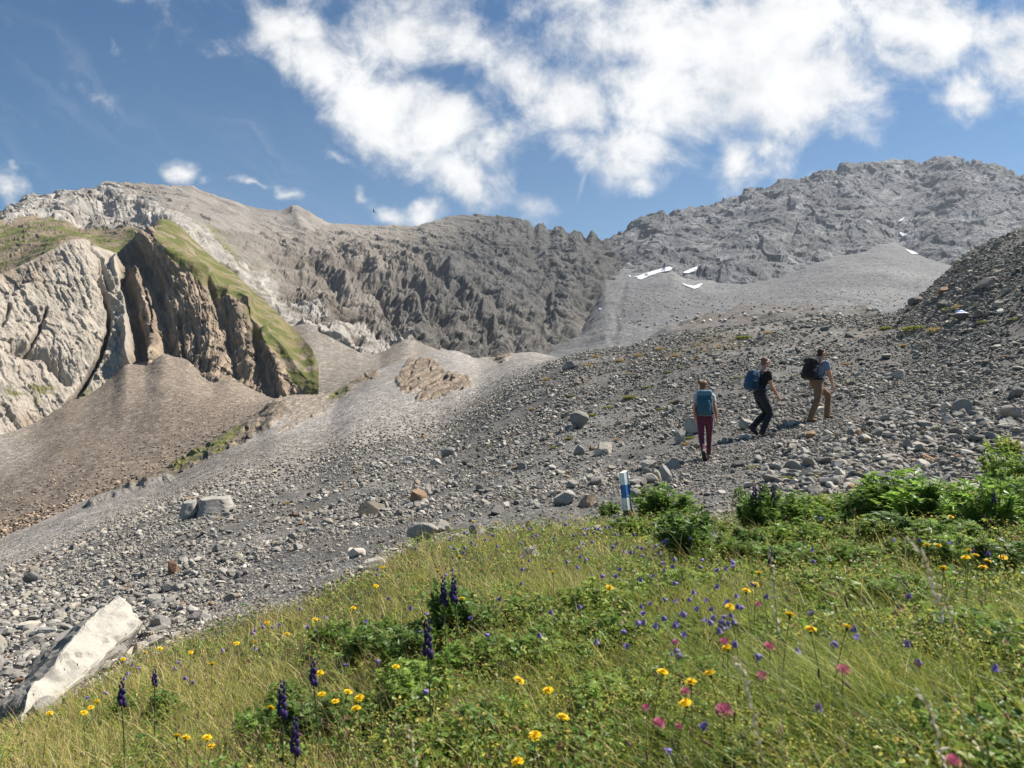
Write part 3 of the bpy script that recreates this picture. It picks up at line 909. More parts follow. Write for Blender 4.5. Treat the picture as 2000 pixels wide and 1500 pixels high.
G3 = [(-900, 1530, 10), (-200, 1350, 10.5), (0, 1290, 11), (400, 1130, 12.5), (700, 1035, 13.5), (1000, 958, 14), (1200, 928, 14), (1385, 899, 14.4), (1490, 852, 15.6), (1600, 824, 16.5), (1800, 802, 16.5), (2000, 772, 16),
      (2900, 600, 15)]


def _row(r, U, world=None):
    p = at([q[0] for q in r], [q[1] for q in r], [q[2] for q in r]) if world is None else np.array(world, float)
    uu = p[:, 0] / p[:, 1]
    o = np.argsort(uu)
    return pchip(U, uu[o], p[o, 1]), pchip(U, uu[o], p[o, 2])


UG = np.linspace(-1.6, 1.6, 1601)
_rows = [(np.full_like(UG, 0.0), np.full_like(UG, CAMZ - 1.05))]
_m = [(lambda s: s)(r) for r in (G1, G2, G3)]
for r in _m:
    _rows.append(_row(r, UG))
for k_ in (1.0,):
    d_, z_ = _row(EDGE, UG)
    _rows.append((d_, z_))
    zz = _row([(x, y + 78, d * 1.22 + 3) for x, y, d in EDGE], UG)
    _rows.append(zz)
    _rows.append((zz[0] * 1.3, zz[1] - 8))
RD = np.array([soft(r[0], (60, 60, 50, 50, 12, 30, 30)[i]) for i, r in enumerate(_rows)])
RZ = np.array([soft(r[1], (60, 60, 50, 50, 5, 30, 30)[i]) for i, r in enumerate(_rows)])


def _slopes(D, Z):
    """monotone cubic end slopes along each column"""
    h = np.diff(D, axis=0)
    s = np.diff(Z, axis=0) / h
    m = np.zeros_like(Z)
    m[0], m[-1] = s[0], s[-1]
    a, b = s[:-1], s[1:]
    w1, w2 = 2 * h[1:] + h[:-1], h[1:] + 2 * h[:-1]
    with np.errstate(divide='ignore', invalid='ignore'):
        hm = (w1 + w2) / (w1 / a + w2 / b)
    m[1:-1] = np.where(a * b > 0, hm, 0)
    return m


RM = _slopes(RD, RZ)


def ground_base(x, y):
    x = np.asarray(x, float)
    y = np.maximum(np.asarray(y, float), 1e-3)
    fu = np.clip((x / y - UG[0]) / (UG[1] - UG[0]), 0, len(UG) - 1.001)
    i = fu.astype(int)
    f = fu - i
    D = RD[:, i] * (1 - f) + RD[:, i + 1] * f
    Z = RZ[:, i] * (1 - f) + RZ[:, i + 1] * f
    M = RM[:, i] * (1 - f) + RM[:, i + 1] * f
    z = Z[-1] + 0 * y
    for k in range(len(D) - 1):
        h = D[k + 1] - D[k]
        t = (y - D[k]) / h
        inside = (t >= 0) & (t < 1)
        t = np.clip(t, 0, 1)
        zz = Z[k] * (1 + 2 * t) * (1 - t) ** 2 + h * M[k] * t * (1 - t) ** 2 + Z[k + 1] * t * t * (3 - 2 * t) + h * M[k + 1] * t * t * (t - 1)
        z = np.where(inside, zz, z)
    return z


def ground_z(x, y):
    x = np.asarray(x, float)
    y = np.asarray(y, float)
    p = np.stack([x, y, 0 * x], -1)
    a = sstep(y, 1.0, 9.0)
    return ground_base(x, y) + a * (.13 * fbm(p / 2.4, 3) + .045 * fbm(p / .5 + 5, 3)) + .03 * fbm(p / .7 + 9, 2)


def meadow_w(x, y):
    """1 in the meadow, 0 on the scree"""
    x = np.asarray(x, float)
    y = np.asarray(y, float)
    b = np.stack([x, y, ground_base(x, y)], -1)
    px, py = proj(b)
    e = np.interp(px, [q[0] for q in MEADOW], [q[1] for q in MEADOW])
    p = np.stack([x, y, 0 * x], -1)
    v = (py - e) + 16 * fbm(p / .9 + 21, 3)
    return np.where(y < 2.0, 1.0, sstep(v, -8, 12)) * (y < 14)


us = np.linspace(-1.5, 1.5, 1000)
dl = np.concatenate([np.geomspace(0.12, 9, 160, endpoint=False), np.geomspace(9, 48, 420, endpoint=False), np.geomspace(48, 78, 60)])
DD = dl[:, None] * np.ones_like(us)
XX = us[None, :] * DD
ZZ = ground_z(XX, DD)


def ground_t(x, y):
    """height of the ground mesh, read from its own grid"""
    x, y = np.asarray(x, float), np.asarray(y, float)
    fj = np.clip(np.interp(y, dl, np.arange(len(dl))), 0, len(dl) - 1.001)
    fi = np.clip((x / np.maximum(y, .05) - us[0]) / (us[1] - us[0]), 0, len(us) - 1.001)
    j, i = fj.astype(int), fi.astype(int)
    a, b = fj - j, fi - i
    return (ZZ[j, i] * (1 - b) + ZZ[j, i + 1] * b) * (1 - a) + (ZZ[j + 1, i] * (1 - b) + ZZ[j + 1, i + 1] * b) * a


def march(px, py, h, near, far, steps):
    px, py, h = np.broadcast_arrays(np.atleast_1d(np.asarray(px, float)), np.asarray(py, float), np.asarray(h, float))
    lo = np.full(px.shape, near)
    hi = np.full(px.shape, far)
    done = np.zeros(px.shape, bool)
    prev = near
    for d in np.geomspace(near, far, steps)[1:]:
        p = at(px, py, d)
        m = (p[:, 2] - ground_t(p[:, 0], p[:, 1]) <= h) & ~done
        lo = np.where(m, prev, lo)
        hi = np.where(m, d, hi)
        done |= m
        prev = d
    for _ in range(14):
        mid = (lo + hi) / 2
        p = at(px, py, mid)
        m = p[:, 2] - ground_t(p[:, 0], p[:, 1]) <= h
        hi = np.where(m, mid, hi)
        lo = np.where(m, lo, mid)
    return np.where(done, hi, far)


def hit(px, py):
    """ground points seen at the given photo pixels"""
    d = march(px, py, 0.0, .9, 60.0, 150)
    p = at(px, py, d)
    p[:, 2] = ground_t(p[:, 0], p[:, 1])
    return p


P = np.stack([XX, DD, ZZ], -1)
mw = meadow_w(XX, DD)
p3 = np.stack([XX, DD, 0 * XX], -1)
col = np.ones(P.shape) * np.array([0.098, 0.095, 0.091])
col = lerp(col, (0.165, 0.16, 0.152), sstep(fbm(p3 / 3.5 + 2, 4), -.1, .4))
col = lerp(col, (0.145, 0.128, 0.106), sstep(fbm(p3 / 2.2 + 12, 4), .15, .5) * .6)
col = lerp(col, (0.06, 0.058, 0.024), mw)
col *= (1 + .18 * fbm(p3 / .35, 3))[..., None]
g_o = mesh_np('ground', P.reshape(-1, 3), grid_faces(*P.shape[:2]), rock_mat('near_scree', .5, .05, .03, .24, stone=.055), np.clip(col.reshape(-1, 3), .004, .9))
g_o['kind'] = 'structure'
# ground behind and beside the camera
xs = np.linspace(-60, 60, 60)
ys = np.linspace(-60, .4, 40)
XB, YB = np.meshgrid(xs, ys)
ZB = CAMZ - 1.10 + .18 * XB - .02 * YB + .1 * fbm(np.stack([XB, YB, 0 * XB], -1) / 6, 3) - .05
b_o = mesh_np('ground', np.stack([XB, YB, ZB], -1).reshape(-1, 3), grid_faces(*XB.shape), flat_mat('turf', (.06, .065, .02), .95, 8.0, .4))
b_o['kind'] = 'structure'

# ------------------------------------------------------------------ stones
def ico(level):
    bm = bmesh.new()
    bmesh.ops.create_icosphere(bm, subdivisions=level, radius=1.0)
    V = np.array([v.co[:] for v in bm.verts])
    F = np.array([[v.index for v in f.verts] for f in bm.faces])
    bm.free()
    return V, F


ICO = {k: ico(k) for k in (1, 2, 3, 4)}


def stone_shape(level, seed, cuts=9, rough=.05, box=None):
    """a broken block: a ball cut by random planes"""
    r = np.random.default_rng(seed)
    V, F = ICO[level]
    V = V.copy()
    for k in range(cuts):
        n = r.normal(size=3)
        n /= np.linalg.norm(n)
        h = r.uniform(.42, .82)
        s = V @ n
        V -= np.maximum(s - h, 0)[:, None] * n
    V *= 1 / np.abs(V).max(0)
    if rough:
        V += rough * fbm(V * 2.2 + seed, 3)[:, None] * V
    return V, F


def euler_mats(rx, ry, rz):
    cx, sx, cy, sy, cz, sz = np.cos(rx), np.sin(rx), np.cos(ry), np.sin(ry), np.cos(rz), np.sin(rz)
    M = np.empty((len(rx), 3, 3))
    M[:, 0, 0], M[:, 0, 1], M[:, 0, 2] = cy * cz, sx * sy * cz - cx * sz, cx * sy * cz + sx * sz
    M[:, 1, 0], M[:, 1, 1], M[:, 1, 2] = cy * sz, sx * sy * sz + cx * cz, cx * sy * sz - sx * cz
    M[:, 2, 0], M[:, 2, 1], M[:, 2, 2] = -sy, sx * cy, cx * cy
    return M


def scatter_mesh(name, pos, size, colr, mat, levels, seed, flat=(.35, .75), tilt=.35, sink=.15, variants=14):
    r = np.random.default_rng(seed)
    n = len(pos)
    sc = np.stack([size * r.uniform(.75, 1.25, n), size * r.uniform(.55, .95, n), size * r.uniform(*flat, n)], -1) * .5
    M = euler_mats(r.normal(0, tilt, n), r.normal(0, tilt, n), r.uniform(0, 6.28, n))
    Vs, Fs, Cs, off = [], [], [], 0
    which = r.integers(0, variants, n)
    for lv in np.unique(levels):
        for k in range(variants):
            ids = np.where((levels == lv) & (which == k))[0]
            if not len(ids):
                continue
            bv, bf = stone_shape(int(lv), 100 + k, cuts=8, rough=.04 if lv > 1 else .0)
            v = np.einsum('nij,nkj->nki', M[ids], bv[None] * sc[ids][:, None, :]) + pos[ids][:, None, :]
            v[..., 2] += (sc[ids, 2] * (1 - 2 * sink))[:, None]
            Vs.append(v.reshape(-1, 3))
            Fs.append((bf[None] + (np.arange(len(ids)) * len(bv))[:, None, None]).reshape(-1, 3) + off)
            Cs.append(np.repeat(colr[ids], len(bv), 0))
            off += len(ids) * len(bv)
    o = mesh_np(name, np.concatenate(Vs), np.concatenate(Fs), mat, np.concatenate(Cs), smooth=False)
    return o


def stone_colours(n, r, rust=.025, pale=.10):
    g = r.lognormal(math.log(.215), .32, n)
    c = g[:, None] * np.array([1.01, .985, .945])
    t = r.random(n)
    m = t < rust
    c[m] = np.array([.22, .155, .10]) * r.uniform(.7, 1.2, m.sum())[:, None]
    m = (t > rust) & (t < rust + pale)
    c[m] = np.array([.40, .375, .34]) * r.uniform(.8, 1.15, m.sum())[:, None]
    m = (t > rust + pale) & (t < rust + pale + .18)
    c[m] = np.array([.25, .235, .205]) * r.uniform(.8, 1.15, m.sum())[:, None]
    return c


M_stone = rock_mat('stone', .25, .035, .012, .26, tint=(1.03, .99, .92))
M_farstone = rock_mat('far_stone', 2.0, .5, .1, .2)
r = np.random.default_rng(21)
# sizes follow a power law; the smallest ones kept shrink towards the viewer
n0 = 460000
dd = np.exp(r.uniform(math.log(6.0), math.log(50), n0))
uu = r.uniform(-.98, .98, n0)
smin = np.maximum(.024, 1.75 * dd / 704)
ss = np.minimum(smin / r.random(n0) ** (1 / 3.2), np.where(dd > 13, .24, .30))
xx = uu * dd
gb = np.stack([xx, dd, ground_base(xx, dd)], -1)
px, py = proj(gb)
q3 = np.stack([xx, dd, 0 * xx], -1)
wgt = .42 + 1.9 * fbm(q3 / np.array([4.6, 3.0, 3.0]) + 31, 4)
wgt = np.clip(wgt, .10, 1)
field = sstep(px + 60 * fbm(q3 / 2 + 3, 2), 1380, 1560) * sstep(py + 40 * fbm(q3 / 2 + 8, 2), 770, 830)
wgt = np.maximum(wgt, field * 1.0)
leftf = sstep(px, 520, 250) * sstep(py, 1050, 1200)
wgt = np.maximum(wgt, leftf * .85)
path = np.exp(-((polydist(px, py, [(1430, 1015), (1415, 960), (1400, 915), (1440, 895), (1490, 862), (1560, 835), (1650, 815), (1740, 790)])[0]) / 20) ** 2)
wgt = np.where(ss > .08, wgt * (1 - .9 * path), wgt)
mw_ = meadow_w(xx, dd)
wgt *= (1 - mw_) * (1 - .97 * mw_)
keep = (r.random(n0) < wgt) & (dd < np.interp(uu, UG, RD[4]) + 2)
ss = np.where(field > .5, ss * 1.1, ss)
xx, dd, ss, px, py = xx[keep], dd[keep], ss[keep], px[keep], py[keep]
n2 = 60000
d2 = np.sqrt(r.uniform(7.0 ** 2, 34 ** 2, n2))
u2 = r.uniform(-.95, .95, n2)
x2 = u2 * d2
g2 = np.stack([x2, d2, ground_base(x2, d2)], -1)
ax2, ay2 = proj(g2)
q2 = np.stack([x2, d2, 0 * x2], -1)
f2_ = sstep(ax2 + 70 * fbm(q2 / 1.5 + 3, 3), 1400, 1520) * sstep(ay2 + 40 * fbm(q2 / 1.5 + 8, 3), 765, 810)
f2_ = np.maximum(f2_, sstep(ax2, 420, 200) * sstep(ay2, 1110, 1200) * .9)
f2_ = np.maximum(f2_, .55 * sstep(fbm(q2 / 3.2 + 61, 3), .12, .4) * sstep(ay2, 650, 760))
f2_ = np.maximum(f2_, .35 * sstep(ax2, 1700, 1850) * sstep(ay2, 800, 700))
f2_ *= 1 - .93 * np.exp(-((polydist(ax2, ay2, [(1430, 1015), (1415, 960), (1400, 915), (1440, 895), (1490, 862), (1560, 835), (1650, 815), (1740, 790)])[0]) / 20) ** 2)
m2 = meadow_w(x2, d2)
k2 = r.random(n2) < f2_ * (1 - m2) * np.clip(30 / d2, 0, 1)
s2_ = np.clip(r.lognormal(math.log(.105), .42, n2), .04, .30)
xx, dd, ss, px, py = (np.concatenate([a_, b_[k2]]) for a_, b_ in ((xx, x2), (dd, d2), (ss, s2_), (px, ax2), (py, ay2)))
PXS = ss / dd * FPX
zz = ground_z(xx, dd)
pos = np.stack([xx, dd, zz], -1)
colr = stone_colours(len(xx), r)
inview = (px > 20) & (px < 1980) & (py < 1400)
PXS_rank = np.where(inview & (PXS > 15), PXS, 0)
order = np.argsort(-PXS_rank)[:250]
ind = np.zeros(len(xx), bool)
ind[order] = PXS_rank[order] > 0
st = scatter_mesh('scree_stones', pos[~ind], ss[~ind], colr[~ind], M_stone, np.where(PXS[~ind] > 7, 2, 1), 33)
tag(st, 'loose grey stones covering the near scree slope', 'stones', kind='stuff')
SB = []
for k in range(14):
    bv, bf = stone_shape(3, 300 + k, 10, .06)
    SB.append((bv, bf))
SCM = {}


def stone_mesh(k, ckey, c):
    if (k, ckey) not in SCM:
        bv, bf = SB[k]
        o = mesh_np('stone', bv, bf, M_stone, np.repeat(np.array([c]), len(bv), 0), smooth=False, link=False)
        SCM[(k, ckey)] = o.data
        bpy.data.objects.remove(o)
    return SCM[(k, ckey)]


TONES = {'pale': (.40, .375, .34), 'rusty': (.23, .15, .09), 'grey': (.225, .22, .21), 'dark': (.135, .132, .13), 'tan': (.27, .24, .20)}
WHERE = [('in the rock field right of the hikers', lambda x, y: x > 1480 and y > 770), ('on the steep slope at upper right', lambda x, y: x > 1720 and y <= 770),
         ('on the gravel around the hikers', lambda x, y: 1230 < x <= 1720 and y > 640), ('on the scree left of the marker post', lambda x, y: 640 < x <= 1230),
         ('on the lower scree above the white boulder', lambda x, y: True)]
for i in np.where(ind)[0]:
    c = colr[i]
    if c[0] > c[2] * 1.9:
        key = 'rusty'
    elif c[0] > .33:
        key = 'pale'
    elif c[0] < .17:
        key = 'dark'
    else:
        key = 'grey'
    wh = next(a for a, f in WHERE if f(px[i], py[i]))
    k = int(r.integers(0, 14))
    o = bpy.data.objects.new('stone', stone_mesh(k, key, TONES[key]))
    C.objects.link(o)
    s = ss[i]
    o.scale = (s * r.uniform(.5, .65), s * r.uniform(.36, .5), s * r.uniform(.2, .36))
    o.rotation_euler = (r.normal(0, .25), r.normal(0, .25), r.uniform(0, 6.28))
    o.location = pos[i] + np.array([0, 0, o.scale[2] * .55])
    word = {'rusty': 'rusty brown', 'pale': 'pale whitish', 'dark': 'dark grey', 'grey': 'grey'}[key]
    tag(o, f'{word} angular stone {wh}', 'stone', f'{word} stones {wh}')


def layer_points(L, n, seed, sel=None):
    Pl, PXl, PYl = L
    r_ = np.random.default_rng(seed)
    rows = PXl.shape[0]
    ok = np.ones(PXl.shape, bool) if sel is None else sel(PXl, PYl)
    idx = np.flatnonzero(ok)
    Pf = Pl[:rows].reshape(-1, 3)
    wq = Pf[idx, 1] ** 1.0
    ch = r_.choice(idx, n, p=wq / wq.sum())
    return Pf[ch], PXl.ravel()[ch], PYl.ravel()[ch]


def stuff_stones(name, label, L, n, smin_, smax_, seed, sel, tint, mat, p=2.2):
    r_ = np.random.default_rng(seed)
    pp, ax, ay = layer_points(L, n, seed, sel)
    s = np.minimum(smin_ / r_.random(n) ** (1 / p), smax_)
    c = stone_colours(n, r_, .03, .2) * np.array(tint)
    o = scatter_mesh(name, pp, s, c, mat, np.where(s / pp[:, 1] * FPX > 6, 2, 1), seed + 1)
    tag(o, label, 'stones', kind='stuff')


stuff_stones('moraine_stones', 'small stones strewn over the pale moraine', LAY6, 15000, .13, .75, 41, lambda X, Y: (X > -100) & (X < 1120), (1.0, .95, .89), M_farstone)
stuff_stones('fan_stones', 'brown stones strewn over the fan under the cliff', LAY7, 3500, .3, 2.2, 42, lambda X, Y: (X > -50) & (X < 560) & (Y < 1060), (.92, .76, .63), M_farstone)
stuff_stones('fan_stones', 'brown stones gathered at the foot of the fan', LAY7, 900, .6, 2.6, 43, lambda X, Y: (X > -50) & (X < 560) & (Y > 880 + .35 * (430 - X)), (.85, .69, .56), M_farstone)
stuff_stones('bowl_stones', 'grey blocks scattered in the far scree bowl', LAY3, 2600, 1.4, 9.0, 44, lambda X, Y: (X > 1200) & (Y < 640) & (Y > 510), (1.5, 1.46, 1.42), M_farstone)


# ---- single boulders the photo shows, each with its own look
def boulder(px_, py_, w_, h_, tone, label, seed, depth=.8, smooth=False, yaw=None, cuts=10, tilt=(0, 0), cat='boulder', sinkf=.22, lay=None):
    p_ = hit(px_, py_)[0] if lay is None else lay
    m_ = p_[1] / FPX
    W, Hh = w_ * m_, h_ * m_
    bv, bf = stone_shape(4, seed, cuts, .05)
    bv = bv + .035 * fbm(bv * 5 + seed, 4)[:, None] * bv
    c = np.array(TONES[tone] if isinstance(tone, str) else tone)
    cc = c * (1 + .25 * fbm(bv * 2.5 + seed, 3))[:, None]
    o = mesh_np('boulder', bv, bf, M_stone, cc, smooth=smooth)
    o.scale = (W * .5, W * .5 * depth, Hh * .5 / (1 - sinkf))
    rr = np.random.default_rng(seed)
    o.rotation_euler = (tilt[0], tilt[1], rr.uniform(-.5, .5) if yaw is None else yaw)
    o.location = (p_[0], p_[1] + W * .25 * depth, p_[2] + o.scale[2] * (1 - 2 * sinkf))
    tag(o, label, cat)
    return o


B = boulder
B(1356, 848, 36, 34, (.33, .32, .30), 'pale rounded boulder just left of the woman in maroon trousers', 1)
B(1332, 866, 24, 28, (.31, .30, .28), 'pale upright boulder lower left of the rounded one beside the woman', 2, .7)
B(1461, 838, 30, 21, (.30, .29, .27), 'rounded grey boulder between the woman and the man in black', 3)
B(1600, 809, 34, 17, (.36, .34, .30), 'flat pale stone behind the legs of the man in brown trousers', 4)
B(1130, 838, 40, 36, (.20, .20, .195), 'large blocky grey boulder on the slope left of the woman', 5, .8)
B(1117, 842, 26, 18, (.18, .18, .175), 'low grey slab leaning against the large blocky grey boulder', 55, .8)
B(1180, 888, 42, 29, (.42, .39, .35), 'whitish wedge shaped boulder on the slope above the marker post', 6, .6, tilt=(0, -.35))
B(1130, 890, 26, 20, (.23, .23, .225), 'grey tilted stone just left of the whitish wedge boulder', 7, .7, tilt=(0, -.3))
B(812, 981, 44, 32, (.21, .145, .095), 'brown block on the scree, largest rust coloured rock', 58, .8, tilt=(0, -.25), sinkf=.36)
B(836, 968, 12, 22, (.45, .43, .40), 'small white stone leaning on the brown block', 9, .7)
B(1104, 986, 46, 26, (.32, .32, .31), 'pale slab at the grass edge left of the marker post', 10, .6, tilt=(0, -.3))
B(1146, 990, 40, 26, (.33, .245, .175), 'pinkish tan slab at the grass edge nearest the marker post', 11, .6, tilt=(0, -.25))
B(1268, 917, 34, 19, (.34, .33, .31), 'pale flat topped boulder upper right of the marker post', 12)
B(1282, 938, 30, 26, (.33, .32, .29), 'pale boulder at the foot of the path bank by the green shrub', 13)
B(1303, 943, 26, 36, (.25, .25, .25), 'tall grey boulder against the path bank by the green shrub', 14, .6)
B(1318, 918, 30, 24, (.23, .23, .225), 'dark grey slab leaning on the path bank behind the woman', 15, .6)
B(335, 1122, 24, 27, (.20, .12, .075), 'rust brown upright stone on the lower scree', 16, .6)
B(62, 1140, 34, 24, (.13, .13, .128), 'dark slab sticking up at the left scree edge', 17, .5, tilt=(0, -.4))
B(728, 1006, 62, 26, (.15, .135, .11), 'dark mossy rock on the scree below the brown block', 18)
B(722, 1118, 62, 26, (.36, .345, .325), 'long pale rock at the meadow edge left of the tall grass tuft', 19, .5, tilt=(0, -.25))
B(826, 1056, 66, 34, (.26, .25, .235), 'broad grey rock half sunk in the meadow edge', 20, .6)
B(858, 1040, 40, 24, (.34, .325, .30), 'pale rock right of the broad grey rock at the meadow edge', 21, .6)
B(1036, 1092, 36, 24, (.46, .44, .41), 'whitish rock showing through the grass in mid meadow', 22)
B(1164, 1044, 36, 18, (.30, .29, .28), 'grey stone lying in the grass below the marker post', 23)
B(1884, 623, 46, 24, (.125, .12, .112), 'dark rock with a white and blue painted trail mark', 24, .7, yaw=0)
B(1916, 620, 20, 17, (.16, .155, .15), 'grey block touching the rock with the painted trail mark', 25)
B(1890, 808, 46, 30, (.23, .228, .215), 'big dome shaped boulder in the rock field at right', 26, .8)
B(1875, 820, 26, 17, (.215, .215, .21), 'smooth grey stone below left of the dome shaped boulder', 27)
B(1922, 828, 38, 18, (.22, .222, .222), 'long smooth grey stone below right of the dome shaped boulder', 28, .6)
B(1909, 812, 27, 14, (.16, .165, .175), 'bluish flat stone leaning on the dome shaped boulder', 29, .7)
B(1982, 817, 40, 27, (.30, .28, .245), 'tan angular boulder at the right edge of the rock field', 30)
B(1988, 776, 36, 24, (.19, .19, .185), 'grey boulder on the bank at the right picture edge', 31)
B(1935, 557, 46, 18, (.27, .25, .225), 'long tan slab on the steep upper right slope', 32, .6, tilt=(0, -.3))
B(1848, 570, 38, 11, (.20, .125, .085), 'rusty slab lying along the upper right slope edge', 33, .6, tilt=(0, -.3))
B(1846, 600, 26, 14, (.12, .12, .118), 'dark block below the rusty slab on the upper right slope', 34, .7)
B(1945, 532, 22, 10, (.31, .26, .2), 'small tan slab above the long tan slab', 35, .6)
B(1952, 597, 24, 14, (.34, .315, .28), 'pale blocky stone on the upper right slope', 36)
B(1790, 596, 34, 18, (.17, .17, .17), 'dark hump of rock on the skyline where the right slope begins', 37, .7)
B(1760, 738, 32, 17, (.35, .33, .30), 'pale flat stone on the gravel right of the brown trousered man', 38)
B(1612, 646, 22, 13, (.16, .16, .158), 'dark block on the moraine skyline above the hikers', 39)
B(1660, 660, 20, 11, (.17, .17, .168), 'dark rounded stone below the moraine skyline', 40)
B(1735, 700, 28, 12, (.21, .2, .185), 'flat grey stone right of the hikers near the skyline', 41)
B(1115, 722, 36, 20, (.13, .13, .132), 'dark slab on the left end of the moraine skyline', 42, .7, tilt=(0, -.3))
B(795, 905, 30, 13, (.30, .3, .295), 'pale slab on the scree near the moraine edge', 43, .6, tilt=(0, -.3))
B(1020, 918, 30, 20, (.22, .22, .22), 'tilted grey slab among the stones in mid slope', 44, .6, tilt=(0, -.4))
B(876, 893, 30, 19, (.22, .222, .222), 'grey slab at the head of the middle stone patch', 45, .6, tilt=(0, -.35))
B(852, 910, 26, 15, (.34, .335, .325), 'pale slab below the grey slab at the head of the stone patch', 46, .6, tilt=(0, -.35))
B(45, 1340, 40, 16, (.22, .14, .09), 'rust coloured flat stone left of the white boulder', 47, .6)
B(90, 1240, 46, 16, (.29, .29, .285), 'pale flat stone above the white boulder', 48, .6)
B(312, 1232, 46, 30, (.24, .242, .245), 'grey block right of the white boulder top', 49, .7, tilt=(0, -.3))
B(455, 1172, 40, 14, (.25, .215, .175), 'tan flat stone on the scree above the meadow edge', 50, .6, tilt=(0, -.3))
B(1975, 893, 56, 30, (.17, .10, .06), 'reddish brown rock under the shrub at the right edge', 51, .7, tilt=(0, -.2))
B(1980, 872, 46, 14, (.28, .21, .15), 'tan slab on top of the reddish brown rock', 52, .6, tilt=(0, -.25))
B(186, 978, 22, 20, (.17, .115, .08), 'reddish boulder at the foot of the brown fan', 53, lay=at(186, 978, 119))
B(684, 760, 26, 16, (.19, .165, .14), 'brown boulder on the moraine beside the grassy strip', 54, lay=at(684, 765, 185))

# big split block on the left, pale top and dark broken front
p_ = hit(392, 1012)[0]
m_ = p_[1] / FPX
for nm, (dx, dz, w_, h_, dp), lab, sd in (
        ('boulder', (6, 0, 84, 62, .75), 'largest grey block on the left scree, pale flat top and dark front', 60),
        ('boulder', (-38, 4, 34, 50, .8), 'dark narrow block split off the left end of the largest grey block', 61)):
    V, F = ICO[4]
    V = V.copy()
    rr_ = np.random.default_rng(sd)
    for n_, h_c in [((0, -1, .12), .62), ((0, 0, 1), .55), ((.08, -.2, 1), .60), ((-1, -.25, .1), .62), ((1, -.1, .35), .70), ((-.6, -.7, .1), .70), ((.6, -.75, .3), .74), ((0, 1, 0), .7), ((-.6, 0, .8), .78)] :
        n_ = np.array(n_) + rr_.normal(0, .05, 3)
        n_ /= np.linalg.norm(n_)
        V -= np.maximum(V @ n_ - h_c, 0)[:, None] * n_
    V *= 1 / np.abs(V).max(0)
    V[:, 2] += .16 * V[:, 0]
    V = V * (1 + .05 * fbm(V * 1.3 + sd, 3) + .03 * fbm(V * 5 + sd, 3))[:, None] + .10 * (ridged(V * 1.6 + sd, 3) - .5)[:, None] * V
    o = mesh_np(nm, V, F, M_stone, np.array([.285, .275, .262]) * (1 + .22 * fbm(V * 2 + sd, 4))[:, None], smooth=False)
    o.scale = (w_ * m_ * .5, w_ * m_ * .5 * dp, h_ * m_ * .5)
    o.location = (p_[0] + dx * m_, p_[1] + .5 + (.25 if sd == 60 else 0), p_[2] + (h_ * .5 - 14 + dz) * m_)
    o.rotation_euler = (0, .08, .35)
    tag(o, lab, 'boulder')

# painted trail mark on the dark rock: white lozenge with a blue bar, a thin skin of paint lying on the stone
rk = [o for o in C.objects if o.get('label', '').startswith('dark rock with a white and blue')][0]
M_white = flat_mat('white_paint', (.78, .78, .76), .7, 30, .08)
M_blue = flat_mat('blue_paint', (.05, .19, .52), .7, 30, .12)
bpy.context.view_layer.update()


def paint_patch(rock, cx, cz, wx, wz, mat, name, lift):
    """drape a small grid on the rock's front by casting onto its mesh"""
    inv = rock.matrix_world.inverted()
    n = 12
    V, ok = [], True
    o_ = Vector(rock.location)
    for j in range(n):
        for i in range(n):
            a, b = (i / (n - 1) - .5) * 2, (j / (n - 1) - .5) * 2
            rr_ = math.hypot(a, b) or 1
            k = max(abs(a), abs(b)) / rr_
            wpos = Vector((o_.x + cx + a * k * wx, o_.y - 3, o_.z + cz + b * k * wz))
            oo, dr = inv @ wpos, (inv.to_3x3() @ Vector((0, 1, 0))).normalized()
            h_, loc, nrm, fi = rock.ray_cast(oo, dr)
            if not h_:
                loc = inv @ Vector((wpos.x, o_.y, wpos.z))
            wl = rock.matrix_world @ loc
            V.append((wl.x, wl.y - lift, wl.z))
    return np.array(V), grid_faces(n, n)


Vw, Fw = paint_patch(rk, -.08, .10, .17, .075, M_white, 'paint', .012)
tm = mesh_np('trail_mark', Vw, Fw, M_white)
tag(tm, 'white and blue trail mark painted on the dark rock', 'trail mark')
Vb, Fb = paint_patch(rk, -.08, .10, .16, .026, M_blue, 'paint', .018)
mesh_np('blue_bar', Vb, Fb, M_blue, parent=tm)

# the white leaning boulder at lower left: a thick slab, bright broken face up, flank with its shade put into the colour
FACE = [(226, 1168, 8.35), (250, 1186, 8.25), (274, 1218, 8.0), (232, 1268, 7.5), (190, 1305, 7.1), (150, 1335, 6.75), (72, 1402, 6.15), (42, 1412, 6.0), (52, 1352, 6.35), (108, 1290, 6.9),
        (140, 1258, 7.2), (190, 1196, 7.95), (208, 1180, 8.2)]
fp = np.array([at(*f) for f in FACE])
ctr = fp.mean(0)
u_, s_, vh = np.linalg.svd(fp - ctr)
nrm = vh[2] * np.sign(vh[2][2] if abs(vh[2][2]) > .2 else -vh[2][1])
back = [(-30, 1420, 6.5), (-12, 1375, 6.9), (40, 1320, 7.4), (95, 1275, 8.0), (150, 1236, 8.6), (190, 1200, 9.0)]
bp_ = np.array([at(*f) for f in back])
low = fp.copy()
low -= nrm * .75
low[:, 2] -= .25
hull_pts = np.concatenate([fp, bp_, bp_ - [0, -.2, .9], low])
bm = bmesh.new()
for p__ in hull_pts:
    bm.verts.new(p__)
res = bmesh.ops.convex_hull(bm, input=bm.verts[:])
bmesh.ops.delete(bm, geom=[v for v in bm.verts if not v.link_faces], context='VERTS')
for _ in range(4):
    bmesh.ops.subdivide_edges(bm, edges=[e for e in bm.edges if e.calc_length() > .07], cuts=1, use_grid_fill=False)
    bmesh.ops.triangulate(bm, faces=bm.faces[:])
bmesh.ops.recalc_face_normals(bm, faces=bm.faces[:])
bm.normal_update()
V = np.array([v.co[:] for v in bm.verts])
